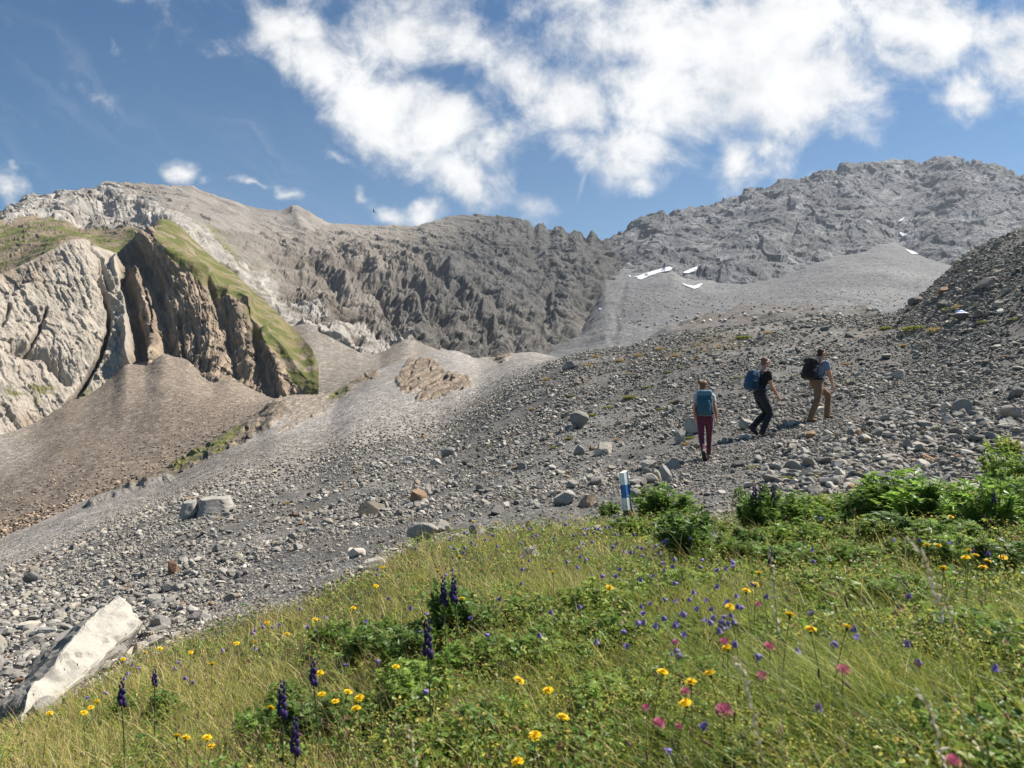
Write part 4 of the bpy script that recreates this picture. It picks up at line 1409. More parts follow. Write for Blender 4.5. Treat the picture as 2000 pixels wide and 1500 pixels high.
NN = np.array([v.normal[:] for v in bm.verts])
F = np.array([[v.index for v in f.verts] for f in bm.faces])
bm.free()
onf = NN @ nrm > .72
fct, _t = facets(V * 3.2, 20)
fc2, _t2 = facets(V * 9.0, 21)
rel = .10 * (ridged(V * 1.1 + 3, 4, .5) - .5) + .03 * fct + .014 * fc2 + .02 * fbm(V * 6, 4) + .02 * (ridged(V * np.array([5, 5, 5]) + 9, 3) - .5)
V2 = V + NN * rel[:, None]
stain = sstep(fbm(V * 2.6 + 2, 4), .12, .35)
cw = np.where(onf[:, None], np.array([.37, .352, .318]), np.array([.20, .19, .175]))  # pale sunlit face, darker shaded flank: the light is put into the colour
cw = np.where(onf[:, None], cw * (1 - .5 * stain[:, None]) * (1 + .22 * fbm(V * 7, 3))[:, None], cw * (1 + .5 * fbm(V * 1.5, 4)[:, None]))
wb = mesh_np('boulder', V2, F, rock_mat('white_limestone', .3, .03, .015, .13), cw, smooth=False)
tag(wb, 'big cream white leaning boulder with shade coloured flank at the meadow edge', 'boulder')

# ------------------------------------------------------------------ snow patches lying on the far slopes
M_snow = flat_mat('snow', (.52, .535, .555), .7, .12, .25)
SN = [([(1222, 535), (1244, 539), (1270, 530), (1296, 523), (1320, 518), (1310, 528), (1285, 533), (1266, 540), (1253, 546), (1236, 544)], 'long snow strip below the notch, largest snow patch'),
      ([(1333, 532), (1348, 525), (1364, 519), (1360, 529), (1341, 534)], 'snow patch right of the long snow strip'),
      ([(1332, 553), (1354, 558), (1374, 552), (1366, 561), (1356, 564), (1341, 559)], 'curved snow patch below the other two by the notch'),
      ([(1756, 453), (1773, 456), (1763, 462)], 'tiny snow patch on rocks under the summit'),
      ([(1767, 486), (1781, 489), (1795, 496), (1781, 496)], 'thin snow streak at the head of the grey scree'),
      ([(1753, 433), (1760, 427), (1767, 423), (1762, 431)], 'highest snow fleck in the gully under the summit'),
      ([(1167, 601), (1176, 601), (1172, 606)], 'lone snow fleck at the foot of the dark ridge')]
ps, qx, qy = [], [], []
for L in (LAY2, LAY3, LAY1):
    rows = L[1].shape[0]
    pf = L[0][:rows].reshape(-1, 3)
    ax, ay = proj(pf)
    m = (ax > 1100) & (ax < 1850) & (ay > 400) & (ay < 640)
    ps.append(pf[m]); qx.append(ax[m]); qy.append(ay[m])
ps, qx, qy = np.concatenate(ps), np.concatenate(qx), np.concatenate(qy)
for poly, lab in SN:
    xs_, ys_ = [p[0] for p in poly], [p[1] for p in poly]
    gx_, gy_ = np.meshgrid(np.arange(min(xs_) - 1, max(xs_) + 1.6, .75), np.arange(min(ys_) - 1, max(ys_) + 1.6, .75))
    m = (qx > min(xs_) - 8) & (qx < max(xs_) + 8) & (qy > min(ys_) - 8) & (qy < max(ys_) + 8)
    a, b, c = qx[m], qy[m], ps[m][:, 1]
    dmat = (gx_.ravel()[:, None] - a) ** 2 + (gy_.ravel()[:, None] - b) ** 2
    near = np.argpartition(dmat, 10, 1)[:, :10]
    dep = np.min(c[near], 1).reshape(gx_.shape)
    dep = blurm(dep, 2)
    qq = np.stack([gx_, gy_, 0 * gx_], -1)
    ins = inpoly(gx_ + 1.2 * fbm(qq / 5, 3), gy_ + .8 * fbm(qq / 5 + 9, 3), poly)
    top_ = at(gx_, gy_, dep * .9965)
    bot_ = at(gx_, gy_, dep * 1.004)
    F = grid_faces(*gx_.shape)
    F = F[ins.ravel()[F].sum(1) >= 3]
    n_ = gx_.size
    o = mesh_np('snow_patch', np.concatenate([top_.reshape(-1, 3), bot_.reshape(-1, 3)]), np.concatenate([F, F[:, ::-1] + n_]), M_snow)
    bm = bmesh.new(); bm.from_mesh(o.data)
    bmesh.ops.delete(bm, geom=[v for v in bm.verts if not v.link_faces], context='VERTS')
    bm.to_mesh(o.data); bm.free()
    tag(o, lab, 'snow patch')

# ------------------------------------------------------------------ marker post
p_ = hit(1228, 1012)[0]
mk = bpy.data.objects.new('marker_post', None)
C.objects.link(mk)
mk.location = p_
mk.rotation_euler = (math.radians(-3), math.radians(-5.2), math.radians(33))
tag(mk, 'short leaning square post painted white with a blue band', 'marker post')
pm = p_[1] / FPX


def post_seg(name, z0, z1, mat, cap=False, w_=.0475):
    bm = bmesh.new()
    n = 10
    rings = []
    for k in range(n + 1):
        z = z0 + (z1 - z0) * k / n
        hw = w_ * (1 - .04 * z / .6)
        vs = []
        c_ = .008
        for (a, b) in ((-1, -1), (1, -1), (1, 1), (-1, 1)):
            for (e, f) in ((c_, 0), (0, c_)):
                vx, vy = a * hw - a * e, b * hw - b * f
                vs.append((vx, vy))
        o_ = [0, 1, 3, 2, 4, 5, 7, 6]
        ring = []
        for i_ in o_:
            x, y = vs[i_]
            ss_ = z + (0 if not (cap and k == n) else .012 * (x / hw))
            nz = perlin(np.array([[x * 30 + 3, y * 30, z * 18]]))[0] * .0016
            ring.append(bm.verts.new((x + nz, y + nz, ss_)))
        rings.append(ring)
    for k in range(n):
        for i_ in range(8):
            bm.faces.new((rings[k][i_], rings[k][(i_ + 1) % 8], rings[k + 1][(i_ + 1) % 8], rings[k + 1][i_]))
    bm.faces.new(rings[0][::-1])
    bm.faces.new(rings[-1])
    bmesh.ops.recalc_face_normals(bm, faces=bm.faces[:])
    me = bpy.data.meshes.new(name)
    bm.to_mesh(me); bm.free()
    me.materials.append(mat)
    o = bpy.data.objects.new(name, me)
    C.objects.link(o)
    o.parent = mk
    return o


M_postw = flat_mat('weathered_white_paint', (.80, .80, .77), .7, 22, .08, .003)
M_postb = flat_mat('weathered_blue_paint', (.055, .17, .42), .7, 22, .22, .004)
M_wood = flat_mat('weathered_wood', (.16, .11, .075), .9, 25, .45, .006)
post_seg('wooden_base', -.25, 16 * pm, M_wood)
tag(post_seg('white_band', 16 * pm, 40 * pm, M_postw), 'lower white band')
post_seg('blue_band', 40 * pm, 65 * pm, M_postb)
tag(post_seg('white_band', 65 * pm, 90 * pm, M_postw, True), 'upper white band')

# weathered plank in the grass on the right
p_ = hit(1902, 982)[0]
bm = bmesh.new()
bmesh.ops.create_cube(bm, size=1)
bmesh.ops.scale(bm, vec=(.42, .10, .03), verts=bm.verts)
bmesh.ops.bevel(bm, geom=bm.edges[:], offset=.005, segments=1, affect='EDGES')
bmesh.ops.subdivide_edges(bm, edges=bm.edges[:], cuts=6, use_grid_fill=True)
for v_ in bm.verts:
    v_.co += Vector((0, .012 * math.sin(v_.co.x * 9), .006 * math.sin(v_.co.x * 14 + v_.co.y * 60)))
me = bpy.data.meshes.new('plank'); bm.to_mesh(me); bm.free()
me.materials.append(flat_mat('grey_wood', (.33, .29, .25), .9, 18, .3, .006))
o = bpy.data.objects.new('plank', me); C.objects.link(o)
o.location = p_ + np.array([0, 0, .16]); o.rotation_euler = (.35, -.02, .12)
tag(o, 'weathered pale wooden plank lying in the plants at right', 'plank')

# ------------------------------------------------------------------ a dark bird in front of the cloud
bd = bpy.data.objects.new('bird', None)
C.objects.link(bd)
bd.location = at(730, 413, 70)
tag(bd, 'small dark bird gliding before the low white cloud', 'bird')
bv, bf = ICO[3]
bb = bv * np.array([.045, .16, .045])
bb[:, 1] += .02
bb[:, [0, 2]] *= (1 - .55 * np.clip(-bv[:, 1:2], 0, 1))
bb[bv[:, 1] < -.7] *= np.array([2.2, 1.35, .3])
M_bird = flat_mat('feathers', (.03, .025, .022), .7)
mesh_np('body', bb, bf, M_bird, parent=bd)
for sgn in (-1, 1):
    pts = np.array([[0, .07, 0], [.12, .09, .06], [.26, .04, .17], [.34, -.05, .24], [.24, -.03, .15], [.12, -.05, .06], [0, -.06, 0]]) * np.array([sgn, 1, 1])
    th = np.concatenate([pts, pts - [0, 0, .012]])
    fs = [(0, 1, 6), (1, 5, 6), (1, 2, 5), (2, 4, 5), (2, 3, 4)]
    F = np.array([f for f in fs] + [tuple(i + 7 for i in f[::-1]) for f in fs] + sum([[(i, (i + 1) % 7, (i + 1) % 7 + 7), (i, (i + 1) % 7 + 7, i + 7)] for i in range(7)], []))
    mesh_np('wing', th, F, M_bird, parent=bd, smooth=False)
bd.rotation_euler = (.3, .9, .9)

# ------------------------------------------------------------------ hikers
class MB:
    """collects closed pieces that are then fused into ONE continuous surface"""
    def __init__(self):
        self.V, self.F, self.n = [], [], 0

    def add(self, V, F):
        self.V.append(np.asarray(V, float))
        self.F += [tuple(int(i) + self.n for i in f) for f in F]
        self.n += len(V)

    def tube(self, pts, rad, side=None, seg=14, sub=5):
        """pts (n,3); rad list of r or (r_side, r_other)"""
        pts = np.array(pts, float)
        rad = np.array([(q, q) if np.isscalar(q) else q for q in rad], float)
        n = len(pts)
        t = np.arange(n)
        tt = np.linspace(0, n - 1, (n - 1) * sub + 1)
        Pp = np.stack([pchip(tt, t, pts[:, i]) for i in range(3)], -1)
        Rr = np.stack([pchip(tt, t, rad[:, i]) for i in range(2)], -1)
        T = np.gradient(Pp, axis=0)
        T /= np.linalg.norm(T, axis=1, keepdims=True)
        ref = np.array(side, float) if side is not None else (np.array([1, 0, 0.0]) if abs(T[0][0]) < .8 else np.array([0, 1.0, 0]))
        rings = []
        a = np.linspace(0, 2 * math.pi, seg, endpoint=False)

        def ring(p, tv, r, k):
            s_ = ref - tv * ref.dot(tv)
            s_ /= np.linalg.norm(s_)
            o_ = np.cross(tv, s_)
            return p + np.cos(a)[:, None] * s_ * r[0] * k + np.sin(a)[:, None] * o_ * r[1] * k
        m0, m1 = Rr[0].min(), Rr[-1].min()
        for ang in (80, 50, 25):
            rings.append(ring(Pp[0] - T[0] * m0 * math.sin(math.radians(ang)), T[0], Rr[0], math.cos(math.radians(ang))))
        for i in range(len(Pp)):
            rings.append(ring(Pp[i], T[i], Rr[i], 1))
        for ang in (25, 50, 80):
            rings.append(ring(Pp[-1] + T[-1] * m1 * math.sin(math.radians(ang)), T[-1], Rr[-1], math.cos(math.radians(ang))))
        V = np.concatenate(rings)
        F = []
        for i in range(len(rings) - 1):
            for j in range(seg):
                F.append((i * seg + j, i * seg + (j + 1) % seg, (i + 1) * seg + (j + 1) % seg, (i + 1) * seg + j))
        F.append(tuple(range(seg))[::-1])
        F.append(tuple(range((len(rings) - 1) * seg, len(rings) * seg)))
        self.add(V, F)

    def ball(self, c, r, R=None, level=3):
        bv, bf = ICO[level]
        v = bv * np.asarray(r)
        if R is not None:
            v = v @ np.asarray(R).T
        self.add(v + np.asarray(c), bf)

    def fuse(self, name, voxel, mat, parent, smooth_it=4, fold=None):
        me = bpy.data.meshes.new(name)
        me.from_pydata(np.concatenate(self.V).tolist(), [], self.F)
        o = bpy.data.objects.new(name, me)
        C.objects.link(o)
        md = o.modifiers.new('r', 'REMESH')
        md.mode = 'VOXEL'
        md.voxel_size = voxel
        sm = o.modifiers.new('s', 'SMOOTH')
        sm.iterations = smooth_it
        sm.factor = .5
        dg = bpy.context.evaluated_depsgraph_get()
        ne = bpy.data.meshes.new_from_object(o.evaluated_get(dg))
        o.modifiers.clear()
        o.data = ne
        bpy.data.meshes.remove(me)
        ne.name = name
        if fold is not None:
            n = len(ne.vertices)
            v = np.empty(n * 3, np.float32); ne.vertices.foreach_get('co', v)
            nn = np.empty(n * 3, np.float32); ne.vertices.foreach_get('normal', nn)
            v = v.reshape(-1, 3); nn = nn.reshape(-1, 3)
            v = v + nn * fold(v)[:, None]
            ne.vertices.foreach_set('co', v.astype(np.float32).ravel())
        ne.materials.clear()
        ne.materials.append(mat)
        ne.polygons.foreach_set('use_smooth', np.ones(len(ne.polygons), bool))
        o.parent = parent
        return o


def skin_material():
    m, t, b, out = mat_new('skin')
    tcn = t.new('ShaderNodeTexCoord')
    n = t.noise(tcn.outputs['Object'], 14, 4, .6)
    c = t.ramp(n.outputs[0], [(.3, (.42, .215, .145)), (.7, (.54, .30, .21))])
    t.l.new(c, b.inputs['Base Color'])
    b.inputs['Roughness'].default_value = .55
    b.inputs['Subsurface Weight'].default_value = .08
    b.inputs['Subsurface Radius'].default_value = (.02, .008, .005)
    return m


M_skin = skin_material()
M_sole = flat_mat('boot_sole', (.02, .019, .018), .8, 60, .3)
M_glass = flat_mat('dark_glasses', (.008, .008, .009), .15, spec=.6)


def hiker(foot_px, heading, J, look, cloth, label, H, planted):
    """J: joints as (forward, left, up). foot_px: photo pixel of the planted foot"""
    fx, fy = math.cos(heading), math.sin(heading)
    fw, lf = np.array([fx, fy, 0]), np.array([-fy, fx, 0])
    root = bpy.data.objects.new('person', None)
    C.objects.link(root)
    base = hit(*foot_px)[0]
    pj = J[planted + '_toe']
    off = fw * (J[planted + '_ankle'][0] + .04) + lf * pj[1]
    base = base - off
    base[2] = ground_z(base[0] + off[0], base[1] + off[1])
    root.location = base
    tag(root, label, 'person')

    def W(p):
        return fw * p[0] + lf * p[1] + np.array([0, 0, p[2]])
    for sd in 'RL':       # set both soles on the ground
        g = []
        for nm in ('_ankle', '_toe'):
            q_ = W(J[sd + nm])
            g.append(ground_z(base[0] + q_[0], base[1] + q_[1]) - base[2])
        J[sd + '_ankle'] = (*J[sd + '_ankle'][:2], J[sd + '_ankle'][2] + g[0])
        J[sd + '_toe'] = (*J[sd + '_toe'][:2], J[sd + '_toe'][2] + g[1])
    K = {k: W(p) for k, p in J.items()}
    s = H / 1.78
    wd = cloth.get('wide', 1.0)
    body = MB()
    body.tube([K['pelvis'], K['waist'], K['chest'], K['neck']], [(.15 * s * wd, .105 * s), (.135 * s * wd, .095 * s), (.165 * s * wd, .11 * s), (.075 * s, .065 * s)], lf)
    # head
    hc = K['head']
    yaw, pitch_ = look
    hd = np.array([math.cos(heading + yaw), math.sin(heading + yaw), 0])
    hl = np.array([-hd[1], hd[0], 0])
    hu = np.array([0, 0, 1.0]) * math.cos(pitch_) - hd * math.sin(pitch_)
    hf = hd * math.cos(pitch_) + np.array([0, 0, 1.0]) * math.sin(pitch_)
    R = np.stack([hf, hl, hu], 1)

    def hp(f, l, u):
        return hc + R @ (np.array([f, l, u]) * s)
    body.tube([K['neck'], (K['neck'] + hp(-.02, 0, -.06)) / 2, hp(-.012, 0, -.03)], [(.062 * s, .058 * s), .054 * s, .052 * s], lf)
    body.ball(hp(-.008, 0, .03), np.array([.098, .076, .092]) * s, R)
    body.ball(hp(.025, 0, -.045), np.array([.062, .056, .07]) * s, R)
    body.ball(hp(.062, 0, -.088), np.array([.024, .028, .02]) * s, R)
    body.ball(hp(.078, 0, .022), np.array([.018, .05, .012]) * s, R)
    body.tube([hp(.085, 0, .01), hp(.104, 0, -.022), hp(.085, 0, -.03)], [.009 * s, .014 * s, .01 * s])
    body.tube([hp(.075, -.022, -.058), hp(.087, 0, -.057), hp(.075, .022, -.058)], [.006 * s, .009 * s, .006 * s])
    body.tube([hp(.077, -.02, -.068), hp(.087, 0, -.068), hp(.077, .02, -.068)], [.006 * s, .009 * s, .006 * s])
    for e in (-1, 1):
        body.ball(hp(-.012, e * .076, -.005), np.array([.02, .009, .031]) * s, R)
        body.ball(hp(.05, e * .04, -.03), np.array([.022, .02, .02]) * s, R)
    # arms and hands
    for sd, e in (('R', -1), ('L', 1)):
        S_, E_, W_, Hn = (K[sd + k] for k in ('_shoulder', '_elbow', '_wrist', '_hand'))
        a_ = cloth.get('arm', 1.0)
        body.tube([(K['chest'] * .45 + S_ * .55), S_, S_ * .45 + E_ * .55, E_, E_ * .65 + W_ * .35, W_],
                  [.06 * s, .058 * s * a_, .050 * s * a_, .040 * s * a_, .042 * s * a_, .028 * s * a_], lf)
        d = (Hn - W_) / np.linalg.norm(Hn - W_)
        sv = np.cross(d, lf)                       # across the palm (thumb side forward)
        sv /= np.linalg.norm(sv)
        if sv.dot(fw) < 0:
            sv = -sv
        inn = -lf * e                              # palm faces the body
        palm0, palm1 = W_ + d * .01, W_ + d * .085 * s
        body.tube([palm0, (palm0 + palm1) / 2, palm1], [(.026 * s, .017 * s), (.040 * s, .017 * s), (.041 * s, .014 * s)], sv)
        for k, (o_, ln) in enumerate(((.031, .066), (.0105, .076), (-.0105, .070), (-.031, .054))):
            p0 = palm1 + sv * o_ * s - d * .012
            p1 = p0 + d * ln * .45 * s + inn * .008
            p2 = p0 + d * ln * .80 * s + inn * .024
            p3 = p0 + d * ln * s + inn * .042
            body.tube([p0, p1, p2, p3], [.0098 * s, .0092 * s, .0086 * s, .0072 * s], seg=8, sub=2)
        t0 = palm0 + d * .022 * s + sv * .026 * s
        body.tube([t0, t0 + (d * .026 + sv * .022 + inn * .006) * s, t0 + (d * .056 + sv * .028 + inn * .018) * s], [.0125 * s, .0105 * s, .0085 * s], seg=8, sub=2)
        # legs under the cloth
        hi, kn, an, to = (K[sd + k] for k in ('_hip', '_knee', '_ankle', '_toe'))
        body.tube([hi, hi * .5 + kn * .5, kn, kn * .6 + an * .4, an], [.085 * s, .07 * s, .052 * s, .05 * s, .036 * s], lf)
    body.fuse('body', .0062, M_skin, root, 3)
    # shirt
    sh = MB()
    g = .014
    low = K['pelvis'] * .55 + K['waist'] * .45
    sh.tube([low, K['waist'], K['chest'], K['chest'] * .4 + K['neck'] * .6 - np.array([0, 0, .02])], [(.155 * s * wd, .112 * s), (.145 * s * wd + g, .098 * s + g), (.172 * s * wd + g, .112 * s + g), (.085 * s, .07 * s)], lf)
    for sd in 'RL':
        S_, E_ = K[sd + '_shoulder'], K[sd + '_elbow']
        sl = cloth.get('sleeve', .5)
        sh.tube([K['chest'] * .5 + S_ * .5, S_, S_ * (1 - sl * .6) + E_ * sl * .6, S_ * (1 - sl) + E_ * sl],
                [.075 * s, .071 * s, .068 * s, .066 * s], lf)
    sh.fuse('shirt', .009, cloth['shirt'], root, 4, lambda v: .006 * (ridged(v * np.array([7, 7, 5.0]) + 3, 2) - .5))
    # trousers
    tr = MB()
    tw = cloth.get('loose', 1.0)
    tr.tube([K['pelvis'] * .6 + K['waist'] * .4, K['pelvis'], K['pelvis'] - np.array([0, 0, .07])], [(.152 * s * wd, .108 * s), (.168 * s * wd, .122 * s), (.155 * s * wd, .115 * s)], lf)
    for sd in 'RL':
        hi, kn, an, to = (K[sd + k] for k in ('_hip', '_knee', '_ankle', '_toe'))
        hm = an * .93 + kn * .07 - np.array([0, 0, .02])
        tr.tube([hi + np.array([0, 0, .04]), hi * .62 + kn * .38, kn, kn * .5 + an * .5, hm],
                [(.098 * s, .105 * s), (.088 * s * tw, .094 * s * tw), (.068 * s * tw, .07 * s * tw), (.062 * s * tw, .066 * s * tw), (.056 * s * tw, .062 * s * tw)], lf)
    tr.fuse('trousers', .009, cloth['trousers'], root, 4, lambda v: (tw - .8) * .042 * (ridged(np.stack([v[:, 0] * 5, v[:, 1] * 5, v[:, 2] * 8 + v[:, 0] * 5], -1) + 3, 2) - .5))
    # boots
    for sd in 'RL':
        an, to = K[sd + '_ankle'], K[sd + '_toe']
        kn = K[sd + '_knee']
        d = to - an
        sh_ = kn - an
        sh_ /= np.linalg.norm(sh_)
        dd_ = d - sh_ * d.dot(sh_)
        dd_ /= np.linalg.norm(dd_)
        fdir = d / np.linalg.norm(d)
        up = np.cross(fdir, lf)
        if up.dot(sh_) < 0:
            up = -up
        heel = an - fdir * .035 - up * .035
        bt = MB()
        bt.tube([an + sh_ * .05, an, an - up * .03], [.047, .047, .046], lf)
        bt.tube([heel, an + fdir * .06 - up * .028, to - fdir * .03 - up * .012, to + fdir * .02 - up * .012], [(.040, .040), (.043, .045), (.047, .033), (.036, .024)], lf)
        b_ = bt.fuse('boot', .008, cloth['boot'], root, 3)
        so = MB()
        so.tube([heel - up * .034 + fdir * .0, an + fdir * .07 - up * .067, to - up * .042, to + fdir * .025 - up * .034], [(.042, .014), (.042, .013), (.049, .013), (.036, .011)], lf)
        so.fuse('sole', .007, M_sole, b_, 1)
    # hair
    hr = MB()
    hs = cloth['hair_style']
    if hs == 'bun':
        hr.ball(hp(-.018, 0, .038), np.array([.098, .084, .094]) * s, R)
        hr.ball(hp(-.05, 0, -.03), np.array([.055, .07, .055]) * s, R)
        hr.ball(hp(-.135, 0, .06), np.array([.046, .05, .052]) * s, R)
    else:
        hr.ball(hp(-.022, 0, .044), np.array([.092, .079, .084]) * s, R)
        hr.ball(hp(-.052, 0, -.02), np.array([.048, .064, .06]) * s, R)
    hr.fuse('hair', .007, cloth['hair'], root, 2, lambda v: .004 * fbm(v * 45, 3))
    if cloth.get('beard'):
        bd_ = MB()
        bd_.ball(hp(.034, 0, -.078), np.array([.052, .052, .038]) * s, R)
        bd_.fuse('beard', .007, cloth['beard'], root, 2)
    # sunglasses
    gl = MB()
    for e in (-1, 1):
        gl.ball(hp(.088, e * .033, .008), np.array([.010, .030, .020]) * s, R)
        gl.tube([hp(.082, e * .058, .012), hp(.03, e * .078, .01), hp(-.015, e * .080, .006)], [.005 * s] * 3, seg=8)
    gl.tube([hp(.098, -.02, .013), hp(.098, .02, .013)], [.005 * s] * 2, seg=8)
    gl.fuse('sunglasses', .005, M_glass, root, 1)
    return root, K, fw, lf, base, s


def rounded_box(c, ax, half, e=.45, level=4, taper=0.0, bulge=0.0):
    bv, bf = ICO[level]
    v = np.sign(bv) * np.abs(bv) ** e
    v /= np.abs(v).max(0)
    v = v * np.asarray(half)
    if taper:
        v[:, :2] *= 1 - taper * (v[:, 2:3] / half[2])
    R = np.stack(ax, 1)
    return v @ R.T + np.asarray(c), bf


def backpack(K, fw, lf, base, s, size, mats, label, style):
    th, wd, ht = size
    root = bpy.data.objects.new('backpack', None)
    C.objects.link(root)
    up = K['neck'] - K['pelvis']
    up /= np.linalg.norm(up)
    bk = -(fw - up * fw.dot(up))
    bk /= np.linalg.norm(bk)
    ctr = K['chest'] * .8 + K['waist'] * .2 + bk * (.13 * s + th * .5) + up * style.get('lift', 0)
    root.location = base + ctr
    tag(root, label, 'backpack')
    ax = (bk, lf, up)
    M1, M2, M3 = mats

    def put(name, mb, mat, vox=.009, fold=None, parent=root, sm=3):
        mb.V = [v - ctr for v in mb.V]
        return mb.fuse(name, vox, mat, parent, sm, fold)
    f = lambda v: .010 * (ridged(v * 9 + 5, 2) - .5)
    m = MB()
    m.add(*rounded_box(ctr, ax, (th * .5, wd * .5, ht * .5), .42, taper=style.get('taper', .06)))
    put('main_bag', m, M1, fold=f)
    if style.get('lid'):
        m = MB()
        m.add(*rounded_box(ctr + up * ht * .48 + bk * .01, ax, (th * .54, wd * .51, ht * .13), .5, level=3))
        put('lid', m, M2, fold=f)
    m = MB()
    m.add(*rounded_box(ctr + bk * th * .42 - up * ht * .12, ax, (th * .2, wd * .36, ht * .30), .5, level=3))
    put('front_pocket', m, M2 if style.get('pocket2') else M1, fold=f)
    for e in (-1, 1):
        m = MB()
        m.add(*rounded_box(ctr + lf * e * wd * .46 - up * ht * .24, ax, (th * .32, wd * .10, ht * .22), .5, level=3))
        put('side_pocket', m, M3)
        S_ = K['R_shoulder'] if e < 0 else K['L_shoulder']
        sx = K['neck'] * .35 + S_ * .65
        inn = K['chest'] + (S_ - K['chest']) * .62
        m = MB()
        m.tube([ctr - bk * th * .45 + up * ht * .34 + lf * e * .07, sx + np.array([0, 0, .062]) - fw * .035, sx + np.array([0, 0, .055]) + fw * .045, inn + fw * .14 - up * .02,
                inn + fw * .115 - up * .16 + lf * e * .03, inn - up * .24 + lf * e * .07, ctr - bk * th * .4 - up * ht * .36 + lf * e * wd * .4],
               [(.030, .008)] * 7, lf, seg=10)
        put('strap', m, M3, .007, sm=1)
        for q in (.18, -.2):
            m = MB()
            m.tube([ctr + lf * e * (wd * .5 + .006) - bk * th * .4 + up * ht * q, ctr + lf * e * (wd * .52 + .006) + up * ht * (q + .01), ctr + lf * e * wd * .46 + bk * th * .44 + up * ht * (q + .02)],
                   [(.004, .011)] * 3, lf, seg=8)
            put('compression_strap', m, M3, .005, sm=1)
    m = MB()
    n_ = 13
    pts = []
    lowc = K['pelvis'] * .45 + K['waist'] * .55
    for k in range(n_):
        a_ = 2 * math.pi * k / (n_ - 1)
        pts.append(lowc + lf * math.sin(a_) * .178 * s * style.get('wide', 1) - fw * math.cos(a_) * .15 * s)
    m.tube(pts, [(.012, .026)] * n_, fw, seg=8, sub=2)
    put('hip_belt', m, M3, .007, sm=1)
    m = MB()
    m.tube([ctr + up * ht * .5 - bk * th * .3 - lf * .05, ctr + up * (ht * .5 + .06) - bk * th * .3, ctr + up * ht * .5 - bk * th * .3 + lf * .05], [.009] * 3, seg=8)
    put('grab_loop', m, M3, .006, sm=1)
    return root


def cloth_mat(name, c, vary=.16):
    m, t, b, out = mat_new(name)
    tcn = t.new('ShaderNodeTexCoord')
    n = t.noise(tcn.outputs['Object'], 9, 5, .6)
    n2 = t.noise(tcn.outputs['Object'], 300, 2, .5)
    k = t.math('ADD', t.math('MULTIPLY', t.math('SUBTRACT', n.outputs[0], .5), 2 * vary), 1.0)
    sc = t.vmath('SCALE', c)
    t.l.new(k, sc.inputs[3])
    t.l.new(sc.outputs[0], b.inputs['Base Color'])
    b.inputs['Roughness'].default_value = .85
    b.inputs['Sheen Weight'].default_value = .12
    bp = t.new('ShaderNodeBump')
    bp.inputs['Distance'].default_value = .004
    t.l.new(t.math('ADD', n.outputs[0], t.math('MULTIPLY', n2.outputs[0], .2)), bp.inputs['Height'])
    t.l.new(bp.outputs[0], b.inputs['Normal'])
    return m


woman = hiker((1386, 897), math.radians(76), dict(pelvis=(0, 0, 0.8595), waist=(0.0191, 0, 0.9837), chest=(0.0573, 0, 1.165), neck=(0.08117, 0, 1.313), head=(0.1146, 0, 1.466),
              R_hip=(0, -0.08117, 0.8213), R_knee=(0.0955, -0.08117, 0.4488), R_ankle=(0.1146, -0.07162, 0.0955), R_toe=(0.2579, -0.08595, 0.04297),
              L_hip=(0, 0.08117, 0.8213), L_knee=(0.0191, 0.07162, 0.4297), L_ankle=(-0.2101, 0.03343, 0.191), L_toe=(-0.1528, 0.00955, 0.05252),
              R_shoulder=(0.0764, -0.148, 1.265), R_elbow=(0.02865, -0.2053, 1.022), R_wrist=(0.0764, -0.2387, 0.8117), R_hand=(0.0955, -0.2483, 0.6971),
              L_shoulder=(0.0764, 0.148, 1.265), L_elbow=(0.02865, 0.1958, 1.022), L_wrist=(0.0764, 0.191, 0.8213), L_hand=(0.0955, 0.1815, 0.7067)),
              (math.radians(-48), -.12), dict(shirt=cloth_mat('light_grey_shirt', (.42, .41, .40)), trousers=cloth_mat('maroon_cloth', (.105, .022, .045)),
              boot=flat_mat('brown_grey_boot', (.16, .13, .10), .8, 20, .3), hair=flat_mat('light_brown_hair', (.15, .085, .05), .6, 60, .5), hair_style='bun', sleeve=.42, arm=.82, wide=.92, loose=.92),
              'woman with a hair bun in maroon trousers walking away up the path', 1.60, 'R')
backpack(*woman[1:], (.20, .30, .45), (cloth_mat('teal_pack', (.035, .095, .135)), cloth_mat('teal_lid', (.085, .19, .25)), cloth_mat('navy_strap', (.012, .022, .035))),
         'teal blue backpack worn by the woman in maroon trousers', dict(lid=True, taper=.0, wide=.9, lift=-.085))
man1 = hiker((1492, 851), math.radians(14), dict(pelvis=(0, 0, .965), waist=(.02, 0, 1.10), chest=(.08, 0, 1.31), neck=(.105, 0, 1.475), head=(.155, 0, 1.655),
             R_hip=(0, -.09, .92), R_knee=(.19, -.09, .51), R_ankle=(-.02, -.09, .11), R_toe=(.14, -.095, .05),
             L_hip=(0, .09, .92), L_knee=(.20, .09, .53), L_ankle=(-.14, .10, .24), L_toe=(-.02, .1, .06),
             R_shoulder=(.10, -.185, 1.415), R_elbow=(.14, -.245, 1.12), R_wrist=(.275, -.25, .90), R_hand=(.33, -.24, .78),
             L_shoulder=(.10, .185, 1.415), L_elbow=(.03, .25, 1.13), L_wrist=(.13, .28, .90), L_hand=(.17, .27, .78)),
             (0.05, -.1), dict(shirt=cloth_mat('black_shirt', (.012, .012, .012)), trousers=cloth_mat('charcoal_cloth', (.016, .018, .024)),
             boot=flat_mat('dark_boot', (.04, .04, .045), .8, 20, .3), hair=flat_mat('cropped_brown_hair', (.15, .09, .06), .7, 80, .5), hair_style='short', sleeve=.48, loose=1.12),
             'man in black shirt and black trousers walking between the other two hikers', 1.78, 'R')
